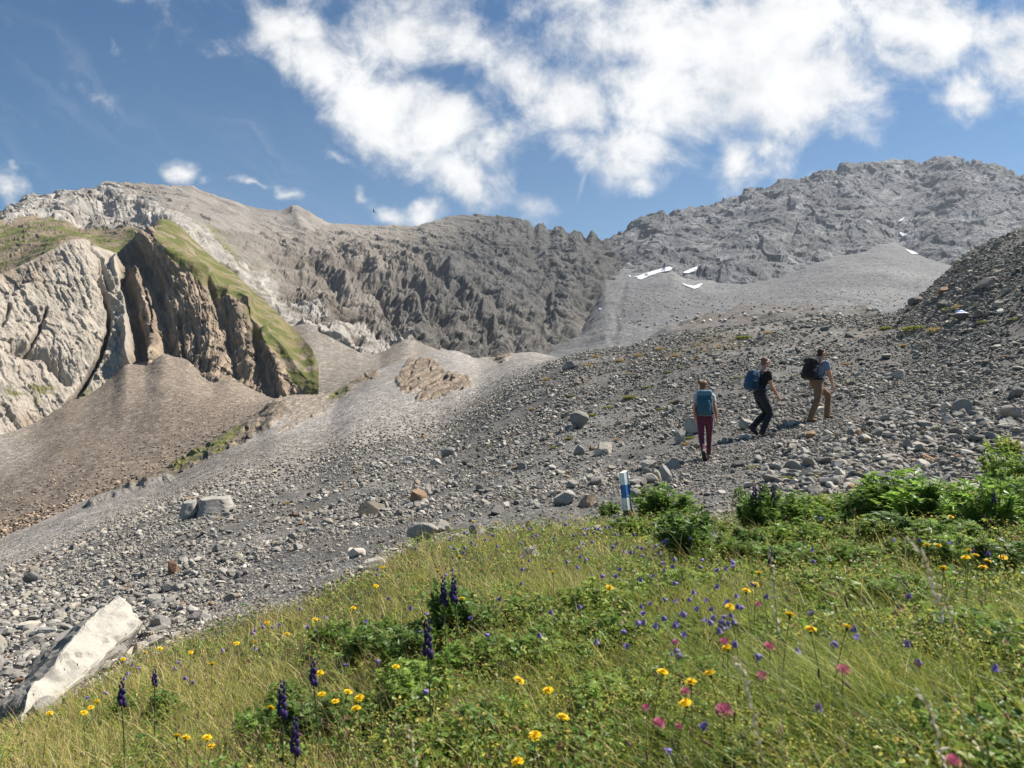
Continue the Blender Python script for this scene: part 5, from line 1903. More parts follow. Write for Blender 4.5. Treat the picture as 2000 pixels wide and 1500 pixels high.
backpack(*man1[1:], (.235, .29, .46), (cloth_mat('blue_pack', (.018, .062, .125)), cloth_mat('blue_pack_light', (.03, .085, .16)), cloth_mat('blue_strap', (.012, .03, .06))),
         'blue rounded backpack worn by the man in black', dict(lid=False, taper=.14, pocket2=False, lift=-.07))
man2 = hiker((1586, 826), math.radians(18), dict(pelvis=(-.01, 0, .96), waist=(.02, 0, 1.09), chest=(.09, 0, 1.30), neck=(.12, 0, 1.46), head=(.155, 0, 1.645),
             R_hip=(-.02, -.09, .92), R_knee=(-.10, -.1, .52), R_ankle=(-.31, -.1, .12), R_toe=(-.15, -.115, .05),
             L_hip=(-.02, .09, .92), L_knee=(.40, .09, .65), L_ankle=(.35, .09, .11), L_toe=(.52, .085, .05),
             R_shoulder=(.11, -.19, 1.41), R_elbow=(.165, -.245, 1.12), R_wrist=(.24, -.225, .90), R_hand=(.27, -.21, .77),
             L_shoulder=(.11, .19, 1.41), L_elbow=(.10, .26, 1.13), L_wrist=(.26, .26, .96), L_hand=(.36, .24, .90)),
             (0.1, .02), dict(shirt=cloth_mat('blue_grey_shirt', (.15, .19, .27)), trousers=cloth_mat('khaki_brown_cloth', (.165, .102, .058)),
             boot=flat_mat('tan_boot', (.22, .135, .075), .8, 20, .3), hair=flat_mat('dark_brown_hair', (.05, .033, .025), .7, 80, .5), hair_style='short', sleeve=.46, loose=1.08,
             beard=flat_mat('grey_beard', (.36, .33, .31), .8, 60, .3)),
             'bearded man in brown trousers and blue shirt leading uphill with long stride', 1.80, 'R')
backpack(*man2[1:], (.25, .30, .45), (cloth_mat('black_pack', (.012, .012, .013)), cloth_mat('black_pack_pocket', (.02, .02, .022)), cloth_mat('black_strap', (.009, .009, .010))),
         'black backpack worn by the leading man in brown trousers', dict(lid=True, taper=.17, lift=-.08))

# ------------------------------------------------------------------ meadow
M_grass = leaf_mat('grass_blade', .47, .45, .0)
M_leaf = leaf_mat('leaf', .52, .42, .16)
M_petal = leaf_mat('petal', .25, .6, .10)
M_stem = leaf_mat('stem', .15, .6, .1)
r = np.random.default_rng(77)


def float_hit(px, py, h):
    """point above the ground by h that is seen at the pixel"""
    d = march(px, py, h, .55, 13.0, 130)
    p = at(px, py, d)
    g = p.copy()
    g[:, 2] = ground_t(p[:, 0], p[:, 1])
    return p, g


def blades(pos, h, w, lean, curl, colr, tipc=None, rs=r, lv=(0, .38, .72, 1.0)):
    """one strip of three facets per blade"""
    n = len(pos)
    ang = rs.uniform(0, 6.28, n)
    wd = np.stack([np.cos(ang), np.sin(ang), 0 * ang], -1)
    V = np.empty((n, 7, 3), np.float32)
    for k, t in enumerate(lv):
        c = pos + lean * (h * (t ** 1.0 * (1 - curl) + curl * t * t * 1.3))[:, None]
        c[:, 2] += h * t * (1 - .35 * curl * t) * np.sqrt(np.clip(1 - .5 * (lean ** 2).sum(-1), .2, 1))
        if k < 3:
            ww = w * (1, .85, .55)[k]
            V[:, 2 * k] = c - wd * ww[:, None] * .5
            V[:, 2 * k + 1] = c + wd * ww[:, None] * .5
        else:
            V[:, 6] = c
    b = np.arange(n)[:, None] * 7
    Q = np.concatenate([b + np.array([0, 1, 3, 2]), b + np.array([2, 3, 5, 4])])
    T = b + np.array([4, 5, 6])
    cc = np.repeat(colr[:, None], 7, 1)
    if tipc is not None:
        cc[:, 4:] = cc[:, 4:] * .6 + tipc[:, None] * .4
    return V.reshape(-1, 3), Q, T, cc.reshape(-1, 3)


def sample_meadow(n, d0, d1, p=1.0, seed=1, umax=1.40):
    q = np.random.default_rng(seed)
    a = q.random(n)
    d = (d0 ** (1 - p) + a * (d1 ** (1 - p) - d0 ** (1 - p))) ** (1 / (1 - p)) if abs(p - 1) > 1e-6 else d0 * (d1 / d0) ** a
    u_ = q.uniform(-umax, umax, n)
    x = u_ * d
    m = q.random(n) < meadow_w(x, d)
    x, d = x[m], d[m]
    pos = np.stack([x, d, ground_t(x, d)], -1)
    ax, ay = proj(pos)
    return pos, ax, ay


def pick_col(n, q, table, weights):
    """rows of colours chosen with per-item weights (n,k)"""
    wsum = np.cumsum(weights, 1)
    t = q.random(n) * wsum[:, -1]
    k = (t[:, None] > wsum).sum(1)
    c = np.array(table)[np.clip(k, 0, len(table) - 1)]
    return c * q.uniform(.72, 1.3, n)[:, None] * (1 + q.normal(0, .05, (n, 3)))


GT = [(.185, .245, .045), (.105, .165, .036), (.33, .33, .075), (.66, .53, .27), (.34, .22, .12)]
pos, ax, ay = sample_meadow(340000, .75, 11.5, 1.0, 5)
n = len(pos)
q3 = np.stack([pos[:, 0], pos[:, 1], 0 * pos[:, 0]], -1)
herb = fbm(q3 / .62 + 70, 3) + .16 * sstep(ax, 300, 1300) - .10 * sstep(ay, 1330, 1500) * sstep(ax, 1300, 1700)
keep = r.random(n) > .80 * sstep(herb, -.12, .25)
pos, ax, ay, q3, herb = pos[keep], ax[keep], ay[keep], q3[keep], herb[keep]
n = len(pos)
dry = .5 + .5 * np.clip(fbm(q3 / .8 + 3, 3) * 2.2, -1, 1)
leftw = sstep(ax, 1050, 250)
edgew = sstep(ay - np.interp(ax, [m[0] for m in MEADOW], [m[1] for m in MEADOW]), 90, 10)
rightw = sstep(ax, 1150, 1500) * sstep(ay, 1130, 1250)
wt = np.stack([.36 + .45 * rightw, .10 + .30 * rightw, .50 - .15 * rightw, (.13 + .30 * leftw + .10 * edgew) * (.35 + dry), (.05 + .13 * leftw + .22 * edgew) * (.3 + dry)], -1)
wt[:, 3:] *= (1 - .72 * rightw)[:, None]
gc = pick_col(n, r, GT, wt)
h = r.uniform(.07, .23, n) * (.75 + .5 * (fbm(q3 / .6 + 9, 3) + .4)) * (1 + .35 * rightw)
h *= np.where(r.random(n) < .07, 1.6, 1.0)
h *= 1 - .6 * np.exp(-((ax - 1232) / 40) ** 2 - ((ay - 1028) / 34) ** 2)
wd_ = np.maximum(.0021, .00062 * pos[:, 1]) * r.uniform(.7, 1.5, n)
wind = np.array([-.42, .10, 0]) * (.35 + .75 * rightw)[:, None] + np.array([-.10, 0, 0])
lean = wind + r.normal(0, .42, (n, 3)) * np.array([1, 1, 0])
V1, Q1, T1, C1 = blades(pos, h, wd_, lean, r.uniform(.3, .9, n), gc, gc * np.array([1.5, 1.25, 1.0]))
go = mesh_np('grass', V1, [Q1, T1], M_grass, np.clip(C1, .005, .8), smooth=True)
tag(go, 'mixed green and straw coloured grass of the alpine meadow', 'grass', kind='stuff')

# low herbs between the grass: small folded leaflets
pos, ax, ay = sample_meadow(290000, .75, 11, 1.0, 6)
q3 = np.stack([pos[:, 0], pos[:, 1], 0 * pos[:, 0]], -1)
cl = fbm(q3 / .62 + 70, 3) + .16 * sstep(ax, 300, 1300) - .10 * sstep(ay, 1330, 1500) * sstep(ax, 1300, 1700)
keep = r.random(len(pos)) < .10 + .90 * sstep(cl, -.18, .22)
pos, ax, ay, cl = pos[keep], ax[keep], ay[keep], cl[keep]
n = len(pos)
hm_ = .05 + .13 * sstep(cl, -.15, .35) * (.6 + .6 * fbm(np.stack([pos[:, 0], pos[:, 1], 0 * pos[:, 0]], -1) / .16, 2))
pos[:, 2] += hm_ * np.sqrt(r.random(n)) + .01
sz = np.maximum(.015, .0030 * pos[:, 1]) * r.uniform(.6, 1.7, n)
M = euler_mats(r.normal(0, .6, n), r.normal(0, .6, n), r.uniform(0, 6.28, n))
LV = np.array([[0, -.5, 0], [.32, .05, .10], [0, .62, -.06], [-.32, .05, .10], [0, .05, -.03]])
V2 = np.einsum('nij,kj->nki', M, LV) * sz[:, None, None] + pos[:, None]
b = np.arange(n)[:, None] * 5
F2 = np.concatenate([b + np.array([0, 1, 4]), b + np.array([1, 2, 4]), b + np.array([2, 3, 4]), b + np.array([3, 0, 4])])
c2 = pick_col(n, r, [(.165, .25, .045), (.10, .175, .036), (.29, .32, .065), (.46, .42, .08), (.26, .16, .09)],
              np.stack([.5 + 0 * cl, .35 + 0 * cl, .3 + 0 * cl, .10 + .2 * (cl > .25), .06 + 0 * cl], -1))
hb = mesh_np('ground_cover', V2.reshape(-1, 3), F2, M_grass, np.clip(np.repeat(c2, 5, 0), .005, .8), smooth=False)
tag(hb, 'low leafy herbs growing between the meadow grass', 'ground cover', kind='stuff')

pos, ax, ay = sample_meadow(75000, .8, 10.5, 1.0, 16)
q3 = np.stack([pos[:, 0], pos[:, 1], 0 * pos[:, 0]], -1)
cl = fbm(q3 / .62 + 70, 3) + .16 * sstep(ax, 300, 1300)
c2_ = fbm(q3 / .3 + 20, 2)
keep = r.random(len(pos)) < .85 * sstep(cl, -.10, .25) * sstep(c2_, -.1, .2)
pos, cl = pos[keep], cl[keep]
n = len(pos)
pos[:, 2] += .03 + .15 * sstep(cl, -.1, .35) * r.uniform(.5, 1.1, n)
sz = np.maximum(.020, .0035 * pos[:, 1]) * r.uniform(.7, 1.8, n)
M = euler_mats(r.normal(.15, .42, n), r.normal(-.15, .42, n), r.uniform(0, 6.28, n))
k9 = np.arange(9)
rim = np.where(k9 % 2 == 0, 1.0, .80) * np.where(k9 == 0, .35, 1)
LV = np.stack([np.sin(k9 * 2 * math.pi / 9) * rim * .55, -np.cos(k9 * 2 * math.pi / 9) * rim * .55, .10 * (k9 % 2) + .06], -1)
LV = np.concatenate([LV, [[0, 0, 0]]])
V2b = np.einsum('nij,kj->nki', M, LV) * sz[:, None, None] + pos[:, None]
b = np.arange(n)[:, None] * 10
F2b = np.concatenate([b + np.array([k, (k + 1) % 9, 9]) for k in range(9)])
c2 = pick_col(n, r, [(.15, .24, .045), (.09, .16, .036), (.25, .30, .065), (.30, .28, .08), (.26, .15, .08)], np.tile([.5, .3, .25, .07, .04], (n, 1)))
hb2 = mesh_np('ground_cover', V2b.reshape(-1, 3), F2b, M_grass, np.clip(np.repeat(c2, 10, 0), .005, .8), smooth=False)
tag(hb2, 'rounded broad leaves of low herbs in the meadow', 'ground cover', kind='stuff')

pos, ax, ay = sample_meadow(32000, .8, 10.5, 1.0, 26)
q3 = np.stack([pos[:, 0], pos[:, 1], 0 * pos[:, 0]], -1)
keep = r.random(len(pos)) < sstep(fbm(q3 / .4 + 90, 3), .05, .3) * (.25 + .75 * sstep(ax, 600, 1300))
pos = np.repeat(pos[keep], 7, 0)
n = len(pos)
pos = pos + r.normal(0, 1, (n, 3)) * np.array([.022, .022, .018]) + [0, 0, .17]
sz = np.maximum(.0042, .0011 * pos[:, 1]) * r.uniform(.7, 1.4, n)
M = euler_mats(r.normal(0, .7, n), r.normal(0, .7, n), r.uniform(0, 6.28, n))
LV = np.array([[-.5, -.5, 0], [.5, -.5, .1], [.5, .5, 0], [-.5, .5, .1]])
V2c = np.einsum('nij,kj->nki', M, LV) * sz[:, None, None] + pos[:, None]
c2 = np.array([.46, .44, .09]) * r.uniform(.7, 1.25, n)[:, None]
hb3 = mesh_np('ground_cover', V2c.reshape(-1, 3), np.arange(n)[:, None] * 4 + np.array([0, 1, 2, 3]), M_grass, np.clip(np.repeat(c2, 4, 0), .005, .8), smooth=False)
tag(hb3, 'tiny yellow green flower sprays among the herbs', 'ground cover', kind='stuff')

# dry stalks with small brown seed heads
pos, ax, ay = sample_meadow(8200, 1.0, 10.5, 1.0, 8)
lw = .10 + .80 * sstep(ax, 1150, 450)
lw *= np.where(pos[:, 1] < 2.6, .6, 1)
lw += .14
lw *= np.where((ax < 340) & (ay > 1330) & (ay < 1620), .10, 1)
keep = r.random(len(pos)) < lw
pos, ax, ay = pos[keep], ax[keep], ay[keep]
n = len(pos)
h = r.uniform(.20, .40, n)
lean = np.array([-.22, .03, 0]) + r.normal(0, .2, (n, 3)) * np.array([1, 1, 0])
sc = np.array([.42, .33, .17]) * r.uniform(.6, 1.2, n)[:, None]
Vs, Qs, Ts, Cs = blades(pos, h, np.maximum(.0016, .0005 * pos[:, 1]), lean, np.full(n, .35), sc)
tip = Vs.reshape(n, 7, 3)[:, 6]
prev_ = Vs.reshape(n, 7, 3)[:, 4:6].mean(1)
dr = tip - prev_
dr /= np.linalg.norm(dr, axis=1, keepdims=True)
bv, bf = ICO[1]
hl = r.uniform(.006, .017, n)
hw = np.maximum(.0026, .0008 * pos[:, 1]) * r.uniform(.7, 1.25, n)
sd = np.cross(dr, [0, 1.0, 0]); sd /= np.linalg.norm(sd, axis=1, keepdims=True)
td = np.cross(dr, sd)
hv = tip[:, None] + sd[:, None] * (bv[None, :, 0:1] * hw[:, None, None]) + td[:, None] * (bv[None, :, 1:2] * hw[:, None, None]) + dr[:, None] * ((bv[None, :, 2:3] + .3) * hl[:, None, None])
hf_ = (bf[None] + (np.arange(n) * len(bv))[:, None, None]).reshape(-1, 3) + len(Vs)
hc_ = pick_col(n, r, [(.115, .070, .055), (.26, .17, .11), (.36, .27, .17), (.16, .085, .10)], np.tile([.22, .33, .33, .12], (n, 1)))
dg_ = mesh_np('dry_grass', np.concatenate([Vs, hv.reshape(-1, 3)]), [Qs, Ts, hf_], M_grass, np.clip(np.concatenate([Cs, np.repeat(hc_, len(bv), 0)]), .01, .8), smooth=True)
tag(dg_, 'dry stalks with brown seed heads standing in the meadow', 'dry grass', kind='stuff')

# sparse thin grass on the upper scree rim
gx_ = r.uniform(1130, 1480, 900)
gp = hit(gx_, np.interp(gx_, [e[0] for e in EDGE], [e[1] for e in EDGE]) + r.uniform(2, 40, 900) ** 1.0)
keep = fbm(gp / 3.0 + 5, 2) > -.05
gp = gp[keep]
n = len(gp)
V1, Q1, T1, C1 = blades(gp, r.uniform(.12, .3, n), np.full(n, .014), np.array([-.2, 0, 0]) + r.normal(0, .3, (n, 3)) * [1, 1, 0], r.uniform(.3, .8, n), np.array([.40, .29, .14]) * r.uniform(.6, 1.1, n)[:, None])
tag(mesh_np('dry_grass', V1, [Q1, T1], M_grass, C1), 'thin dry grass along the crest of the scree slope', 'dry grass', kind='stuff')


def data_of(name, V, F, mat, col, smooth=True):
    o = mesh_np(name, V, F, mat, col, smooth, link=False)
    d = o.data
    bpy.data.objects.remove(o)
    return d


def part(name, data, parent, label=None):
    o = bpy.data.objects.new(name, data)
    C.objects.link(o)
    o.parent = parent
    if label:
        o['label'] = label
    return o


def stem_mesh(h, bend, rad, colr, seg=5, n=7, name='stem'):
    t = np.linspace(0, 1, n)
    c = np.stack([bend[0] * t * t, bend[1] * t * t, h * t], -1)
    a = np.linspace(0, 2 * math.pi, seg, endpoint=False)
    ringv = np.stack([np.cos(a), np.sin(a), 0 * a], -1)
    V = (c[:, None] + ringv[None] * (rad * (1.15 - .3 * t))[:, None, None]).reshape(-1, 3)
    F = np.array([(i * seg + j, i * seg + (j + 1) % seg, (i + 1) * seg + (j + 1) % seg, (i + 1) * seg + j) for i in range(n - 1) for j in range(seg)])
    return data_of(name, V, F, M_stem, np.tile(colr, (len(V), 1)))


def petals(nring, length, width, tiltdeg, z0, droop, q, colr):
    """ring of strap petals"""
    V, F, Cc = [], [], []
    for k in range(nring):
        a = 2 * math.pi * (k + q.uniform(-.25, .25)) / nring
        L, tl = length * q.uniform(.85, 1.1), math.radians(tiltdeg + q.normal(0, 7))
        d = np.array([math.cos(a), math.sin(a), 0]); s = np.array([-math.sin(a), math.cos(a), 0])
        b = len(V)
        for t, wv in ((.08, .5), (.55, 1.0), (1.0, .8)):
            c = d * L * t * math.cos(tl) + np.array([0, 0, z0 + L * (t * math.sin(tl) - droop * t * t)])
            V += [c - s * width * wv * .5, c + s * width * wv * .5]
        F += [(b, b + 1, b + 3, b + 2), (b + 2, b + 3, b + 5, b + 4)]
        cc = np.array(colr) * q.uniform(.88, 1.08)
        Cc += [cc] * 6
    return V, F, Cc


def yellow_head(q):
    V, F, Cc = [], [], []
    for (n_, L, wv, tl, z0, dp) in ((34, .0175, .0046, 8, .010, .10), (28, .0145, .0042, 20, .0112, .08), (20, .010, .0036, 36, .012, .05), (12, .006, .003, 60, .012, 0)):
        v, f, c = petals(n_, L, wv, tl, z0, dp, q, (.84, .60, .016) if n_ > 20 else (.80, .50, .014))
        b = len(V); V += v; F += [tuple(i + b for i in ff) for ff in f]; Cc += c
    bv, bf = ICO[1]
    b = len(V)
    V += list(bv * np.array([.0052, .0052, .0085]) + [0, 0, .003]); Cc += [np.array([.05, .075, .02])] * len(bv)
    return np.array(V), [np.array(F), bf + b], np.array(Cc)


q = np.random.default_rng(9)
YH = [data_of('flower_head', *(lambda a: (a[0], a[1], M_petal, a[2]))(yellow_head(q)), smooth=False) for _ in range(4)]
YS = [stem_mesh(.30, (q.normal(0, .03), q.normal(0, .03)), .0014, (.075, .10, .03)) for _ in range(4)]


def clover_head(q):
    V, F, Cc = [], [], []
    for k in range(90):
        z = 1 - 1.75 * (k + .5) / 90
        a = k * 2.39996
        d = np.array([math.cos(a) * math.sqrt(max(0, 1 - z * z)), math.sin(a) * math.sqrt(max(0, 1 - z * z)), z])
        up = d * .55 + np.array([0, 0, .6]); up /= np.linalg.norm(up)
        s = np.cross(up, d); s /= np.linalg.norm(s) + 1e-9
        c = d * .0075 + [0, 0, .008]
        b = len(V)
        V += [c - s * .0013, c + s * .0013, c + up * .008 + d * .003 + s * .0017, c + up * .010 + d * .003, c + up * .008 + d * .003 - s * .0017]
        F.append((b, b + 1, b + 2, b + 3, b + 4))
        cc = np.array([.46, .13, .22]) * q.uniform(.75, 1.2) if z > -.2 else np.array([.55, .28, .30])
        Cc += [cc] * 5
    return np.array(V), np.array(F), np.array(Cc)


CH = [data_of('flower_head', *(lambda a: (a[0], a[1], M_petal, a[2]))(clover_head(q)), smooth=False) for _ in range(2)]
CS = [stem_mesh(.22, (0.0, 0.0), .0014, (.08, .10, .04)) for _ in range(2)]


def leaflet(base, d, up, L, wv):
    """folded lance leaflet: 6 verts"""
    s = np.cross(d, up); s /= np.linalg.norm(s) + 1e-9
    n_ = np.cross(s, d)
    return [base, base + d * L * .45 + s * wv * .5 + n_ * wv * .12, base + d * L, base + d * L * .45 - s * wv * .5 + n_ * wv * .12, base + d * L * .5]


LF = np.array([(0, 1, 4), (1, 2, 4), (2, 3, 4), (3, 0, 4)])


def trefoil(q):
    V, F, Cc = [], [], []
    for k in range(9):
        a = q.uniform(0, 6.28); rr_ = q.uniform(.015, .055)
        c = np.array([math.cos(a) * rr_, math.sin(a) * rr_, q.uniform(.03, .15)])
        for j in range(3):
            b_ = a + 2.1 * j
            d = np.array([math.cos(b_), math.sin(b_), .25]); d /= np.linalg.norm(d)
            b = len(V)
            V += leaflet(c, d, np.array([0, 0, 1.0]), .022, .013)
            F.append(LF + b)
            Cc += [np.array([.06, .12, .025]) * q.uniform(.8, 1.3)] * 5
    return np.array(V), np.concatenate(F), np.array(Cc)


TL = [data_of('leaves', *(lambda a: (a[0], a[1], M_leaf, a[2]))(trefoil(q)), smooth=False) for _ in range(2)]


def bell(q):
    V, Cc = [], []
    prof = ((0, .0025), (.003, .0052), (.009, .0064), (.014, .0082), (.017, .0112))
    n_ = 10
    for (z, rad) in prof:
        for j in range(n_):
            a = 2 * math.pi * j / n_
            rr_ = rad * (1 + (.12 if (j % 2 == 0 and z > .013) else 0))
            zz_ = z + (.0035 if (j % 2 == 0 and z > .016) else 0)
            V.append((math.cos(a) * rr_, math.sin(a) * rr_, -zz_))
            Cc.append(np.array([.20, .145, .42]) * (1 + .25 * (z / .017 - .5)))
    F = [(i * n_ + j, i * n_ + (j + 1) % n_, (i + 1) * n_ + (j + 1) % n_, (i + 1) * n_ + j) for i in range(4) for j in range(n_)]
    return np.array(V), np.array(F), np.array(Cc)


BH = data_of('bell', *(lambda a: (a[0], a[1], M_petal, a[2]))(bell(q)))
BS = [stem_mesh(.20, (q.normal(0, .04), q.normal(0, .04)), .0010, (.07, .10, .03)) for _ in range(3)]


def hooded(q, n_, hlen):
    """raceme of hooded monkshood flowers"""
    bv, bf = ICO[2]
    V, F, Cc, off = [], [], [], 0
    for k in range(n_):
        t = k / (n_ - 1)
        a = k * 2.4 + q.uniform(-.3, .3)
        sc_ = (.0125 * (1 - .62 * t)) * q.uniform(.85, 1.15)
        d = np.array([math.cos(a), math.sin(a), .15])
        v = bv * np.array([.75, .75, 1.25])
        v[:, 2] += .35 * np.abs(v[:, 0])
        v = v * (1 + .16 * fbm(bv * 2.3 + k, 2))[:, None] * sc_
        V.append(v + d * (.013 * (1 - .5 * t)) + [0, 0, hlen * t])
        F.append(bf + off); off += len(bv)
        Cc.append(np.tile(np.array([.046, .028, .115]) * q.uniform(.6, 1.35), (len(bv), 1)))
    return np.concatenate(V), np.concatenate(F), np.concatenate(Cc)


MH = [data_of('flower_spike', *(lambda a: (a[0], a[1], M_petal, a[2]))(hooded(q, 18, .11))) for _ in range(3)]
MS = [stem_mesh(.40, (q.normal(0, .02), q.normal(0, .02)), .003, (.05, .075, .03)) for _ in range(3)]


def palmate(c, d, up, L, q, Vv, Fv, Cv, colr, nl=5):
    up = up + q.normal(0, .55, 3)
    up /= np.linalg.norm(up)
    s = np.cross(d, up); s /= np.linalg.norm(s) + 1e-9
    for k in range(nl):
        a = (k - (nl - 1) / 2) * .52
        dd_ = d * math.cos(a) + s * math.sin(a) + np.array([0, 0, q.uniform(-.25, .1)])
        dd_ /= np.linalg.norm(dd_)
        b = len(Vv)
        Vv += leaflet(c, dd_, up, L * (1 - .28 * abs(a)), L * .30)
        Fv.append(LF + b)
        Cv += [colr * q.uniform(.85, 1.15)] * 5


def leaf_bush(q, stems, h, spread, L, green):
    V, F, Cc, SV, SF, SC = [], [], [], [], [], []
    for s_ in range(stems):
        a = q.uniform(0, 6.28)
        rr_ = math.sqrt(q.random()) * spread
        hh = h * q.uniform(.6, 1.05) * (1 - .35 * (rr_ / spread) ** 2)
        b0 = np.array([math.cos(a) * rr_ * .45, math.sin(a) * rr_ * .45, 0])
        tipp = np.array([math.cos(a) * rr_, math.sin(a) * rr_, hh])
        nb = len(SV)
        for t in (0, .5, 1):
            p = b0 * (1 - t) + tipp * t + np.array([0, 0, .04 * h * math.sin(t * 3.1)])
            for j in range(3):
                SV.append(p + np.array([math.cos(j * 2.09), math.sin(j * 2.09), 0]) * .0028 * (1.2 - .6 * t))
                SC.append(np.array([.07, .085, .03]))
        for i in range(2):
            for j in range(3):
                SF.append((nb + i * 3 + j, nb + i * 3 + (j + 1) % 3, nb + i * 3 + 3 + (j + 1) % 3, nb + i * 3 + 3 + j))
        col0 = np.array(green) * q.uniform(.7, 1.35)
        for k in range(13):
            t = .22 + .80 * (k + q.random() * .5) / 13
            p = b0 * (1 - t) + tipp * t
            aa = k * 2.4 + a
            d = np.array([math.cos(aa), math.sin(aa), q.uniform(-.1, 1.0) + .6 * max(0, t - .8)])
            d /= np.linalg.norm(d)
            palmate(p, d, np.array([0, 0, 1.0]), L * q.uniform(.7, 1.2) * (1.15 - .45 * t), q, V, F, Cc, col0)
    return (np.array(V), np.concatenate(F), np.array(Cc)), (np.array(SV), np.array(SF), np.array(SC))


BU = []
for k in range(5):
    lf_, st_ = leaf_bush(q, (44, 38, 42, 34, 36)[k], .42, (.26, .22, .28, .22, .25)[k], (.078, .070, .072, .085, .064)[k],
                         ((.17, .27, .05), (.15, .24, .048), (.21, .30, .058), (.115, .19, .042), (.24, .31, .06))[k])
    BU.append((data_of('foliage', lf_[0], lf_[1], M_leaf, lf_[2], False), data_of('stems', st_[0], st_[1], M_stem, st_[2])))


PARTS_OF = {}


def put(name, loc, parts_, label, cat, group=None, scale=1.0, rz=0.0, tilt=(0, 0)):
    e = bpy.data.objects.new(name, None)
    C.objects.link(e)
    e.location = loc
    e.rotation_euler = (tilt[0], tilt[1], rz)
    e.scale = (scale,) * 3 if np.isscalar(scale) else scale
    e.empty_display_size = .05
    tag(e, label, cat, group)
    for (nm, dat, pz, prot) in parts_:
        o = part(nm, dat, e)
        o.location = pz
        o.rotation_euler = prot
        PARTS_OF.setdefault(e.name, {})[nm] = o
    return e


# ---- leafy plants: (px, py of foot, width px, height px, variant, label or zone)
BUSH = [(1296, 1014, 120, 66, 0, 'leafy green plant just right of the marker post'), (1192, 1010, 50, 34, 1, 'small leafy plant just left of the marker post'),
        (1345, 1092, 150, 100, 3, 'dark green leafy plant in front of the gravel tongue'), (1482, 1040, 118, 105, 1, 'leafy plant right of the gravel tongue bearing purple spikes'),
        (1462, 1084, 84, 58, 3, 'low dark leafy plant below the one with purple spikes'), (1795, 1022, 220, 98, 0, 'broadest leafy plant at the upper right meadow edge'),
        (1966, 944, 84, 78, 2, 'leafy plant on the bank at the right picture edge'), (1962, 892, 64, 44, 4, 'small leafy plant over the reddish brown rock'),
        (872, 1262, 122, 128, 3, 'dark leafy plant with two black purple spikes in mid meadow'),
        (1870, 1030, 150, 84, 2, 'E'), (1715, 1022, 150, 76, 1, 'E'), (1545, 1030, 120, 70, 0, 'E'), (1620, 1042, 140, 56, 1, 'E'), (1760, 1062, 170, 60, 3, 'E'), (1980, 1010, 120, 100, 1, 'E'), (1840, 1072, 140, 60, 0, 'E'), (1960, 1130, 150, 80, 3, 'E'),
        (1430, 1100, 110, 50, 0, 'E'), (1540, 1112, 130, 50, 0, 'E'), (1240, 1042, 90, 34, 2, 'E'), (1300, 1050, 90, 40, 4, 'E'),
        (650, 1270, 100, 60, 0, 'M'), (740, 1262, 100, 60, 1, 'M'), (830, 1292, 120, 80, 1, 'M'), (935, 1250, 110, 70, 3, 'M'), (1020, 1215, 110, 50, 0, 'M'), (1060, 1290, 130, 60, 0, 'M'), (1200, 1260, 130, 60, 0, 'M'), (880, 1330, 130, 70, 0, 'M'),
        (1935, 1052, 150, 120, 0, 'E'), (1655, 1010, 130, 50, 2, 'E'), (1592, 1022, 110, 56, 4, 'E'), (1710, 1068, 150, 60, 4, 'E'), (1560, 1075, 120, 60, 2, 'E'),
        (1885, 1112, 150, 70, 2, 'E'), (1405, 1052, 60, 40, 2, 'E'), (1790, 1110, 150, 60, 1, 'E'), (1650, 1110, 130, 50, 0, 'E'),
        (710, 1302, 120, 78, 3, 'M'), (790, 1312, 130, 86, 3, 'M'), (1160, 1205, 140, 74, 4, 'M'), (1255, 1185, 120, 60, 2, 'M'), (1085, 1255, 120, 60, 4, 'M'), (1345, 1165, 110, 56, 2, 'M'),
        (945, 1305, 120, 70, 2, 'M'), (1120, 1320, 130, 60, 2, 'M'), (1500, 1250, 140, 60, 4, 'R'), (1645, 1180, 160, 60, 2, 'R'), (1765, 1195, 170, 70, 0, 'R'), (1905, 1270, 190, 80, 2, 'R'),
        (1725, 1310, 150, 60, 4, 'R'), (1570, 1405, 170, 80, 2, 'R'), (1960, 1420, 200, 90, 4, 'R'), (1830, 1400, 150, 60, 1, 'R'), (1330, 1260, 130, 60, 1, 'R'),
        (605, 1460, 170, 100, 3, 'L'), (510, 1462, 130, 90, 1, 'L'), (312, 1408, 66, 60, 3, 'L'), (240, 1412, 60, 54, 3, 'L'), (820, 1380, 160, 90, 2, 'L'), (560, 1400, 90, 70, 3, 'L'), (700, 1420, 140, 70, 1, 'L'),
        (1200, 1400, 170, 80, 2, 'C'), (1000, 1420, 150, 70, 4, 'C'), (900, 1470, 150, 70, 2, 'C'), (1330, 1470, 170, 80, 0, 'C')]
ZN = {'E': 'leafy green plant among others along the upper right meadow', 'M': 'low leafy plant in the grass of mid meadow', 'R': 'low leafy herb in the lower right meadow',
      'L': 'feathery leafed plant in the lower left meadow', 'C': 'low leafy herb near the bottom centre of the meadow'}
for (bx, by, bw, bh, vr, lab) in BUSH:
    g_ = hit(bx, by)[0]
    m_ = g_[1] / FPX
    gd = .54
    z_ = bh * m_ / .40
    w_ = bw * m_ / gd
    lo, st_ = BU[vr]
    z_ = min(max(z_ * 1.05, .25), 1.3)
    w_ = min(max(w_ * 1.2, .25), 2.2)
    put('leafy_plant', g_ - [0, 0, .01], [('foliage', lo, (0, 0, 0), (0, 0, 0)), ('stems', st_, (0, 0, 0), (0, 0, 0))], ZN.get(lab, lab), 'plant', (ZN[lab] if lab in ZN else None),
        (w_, w_ * .9, z_), r.uniform(0, 6.28), (0, -.08))

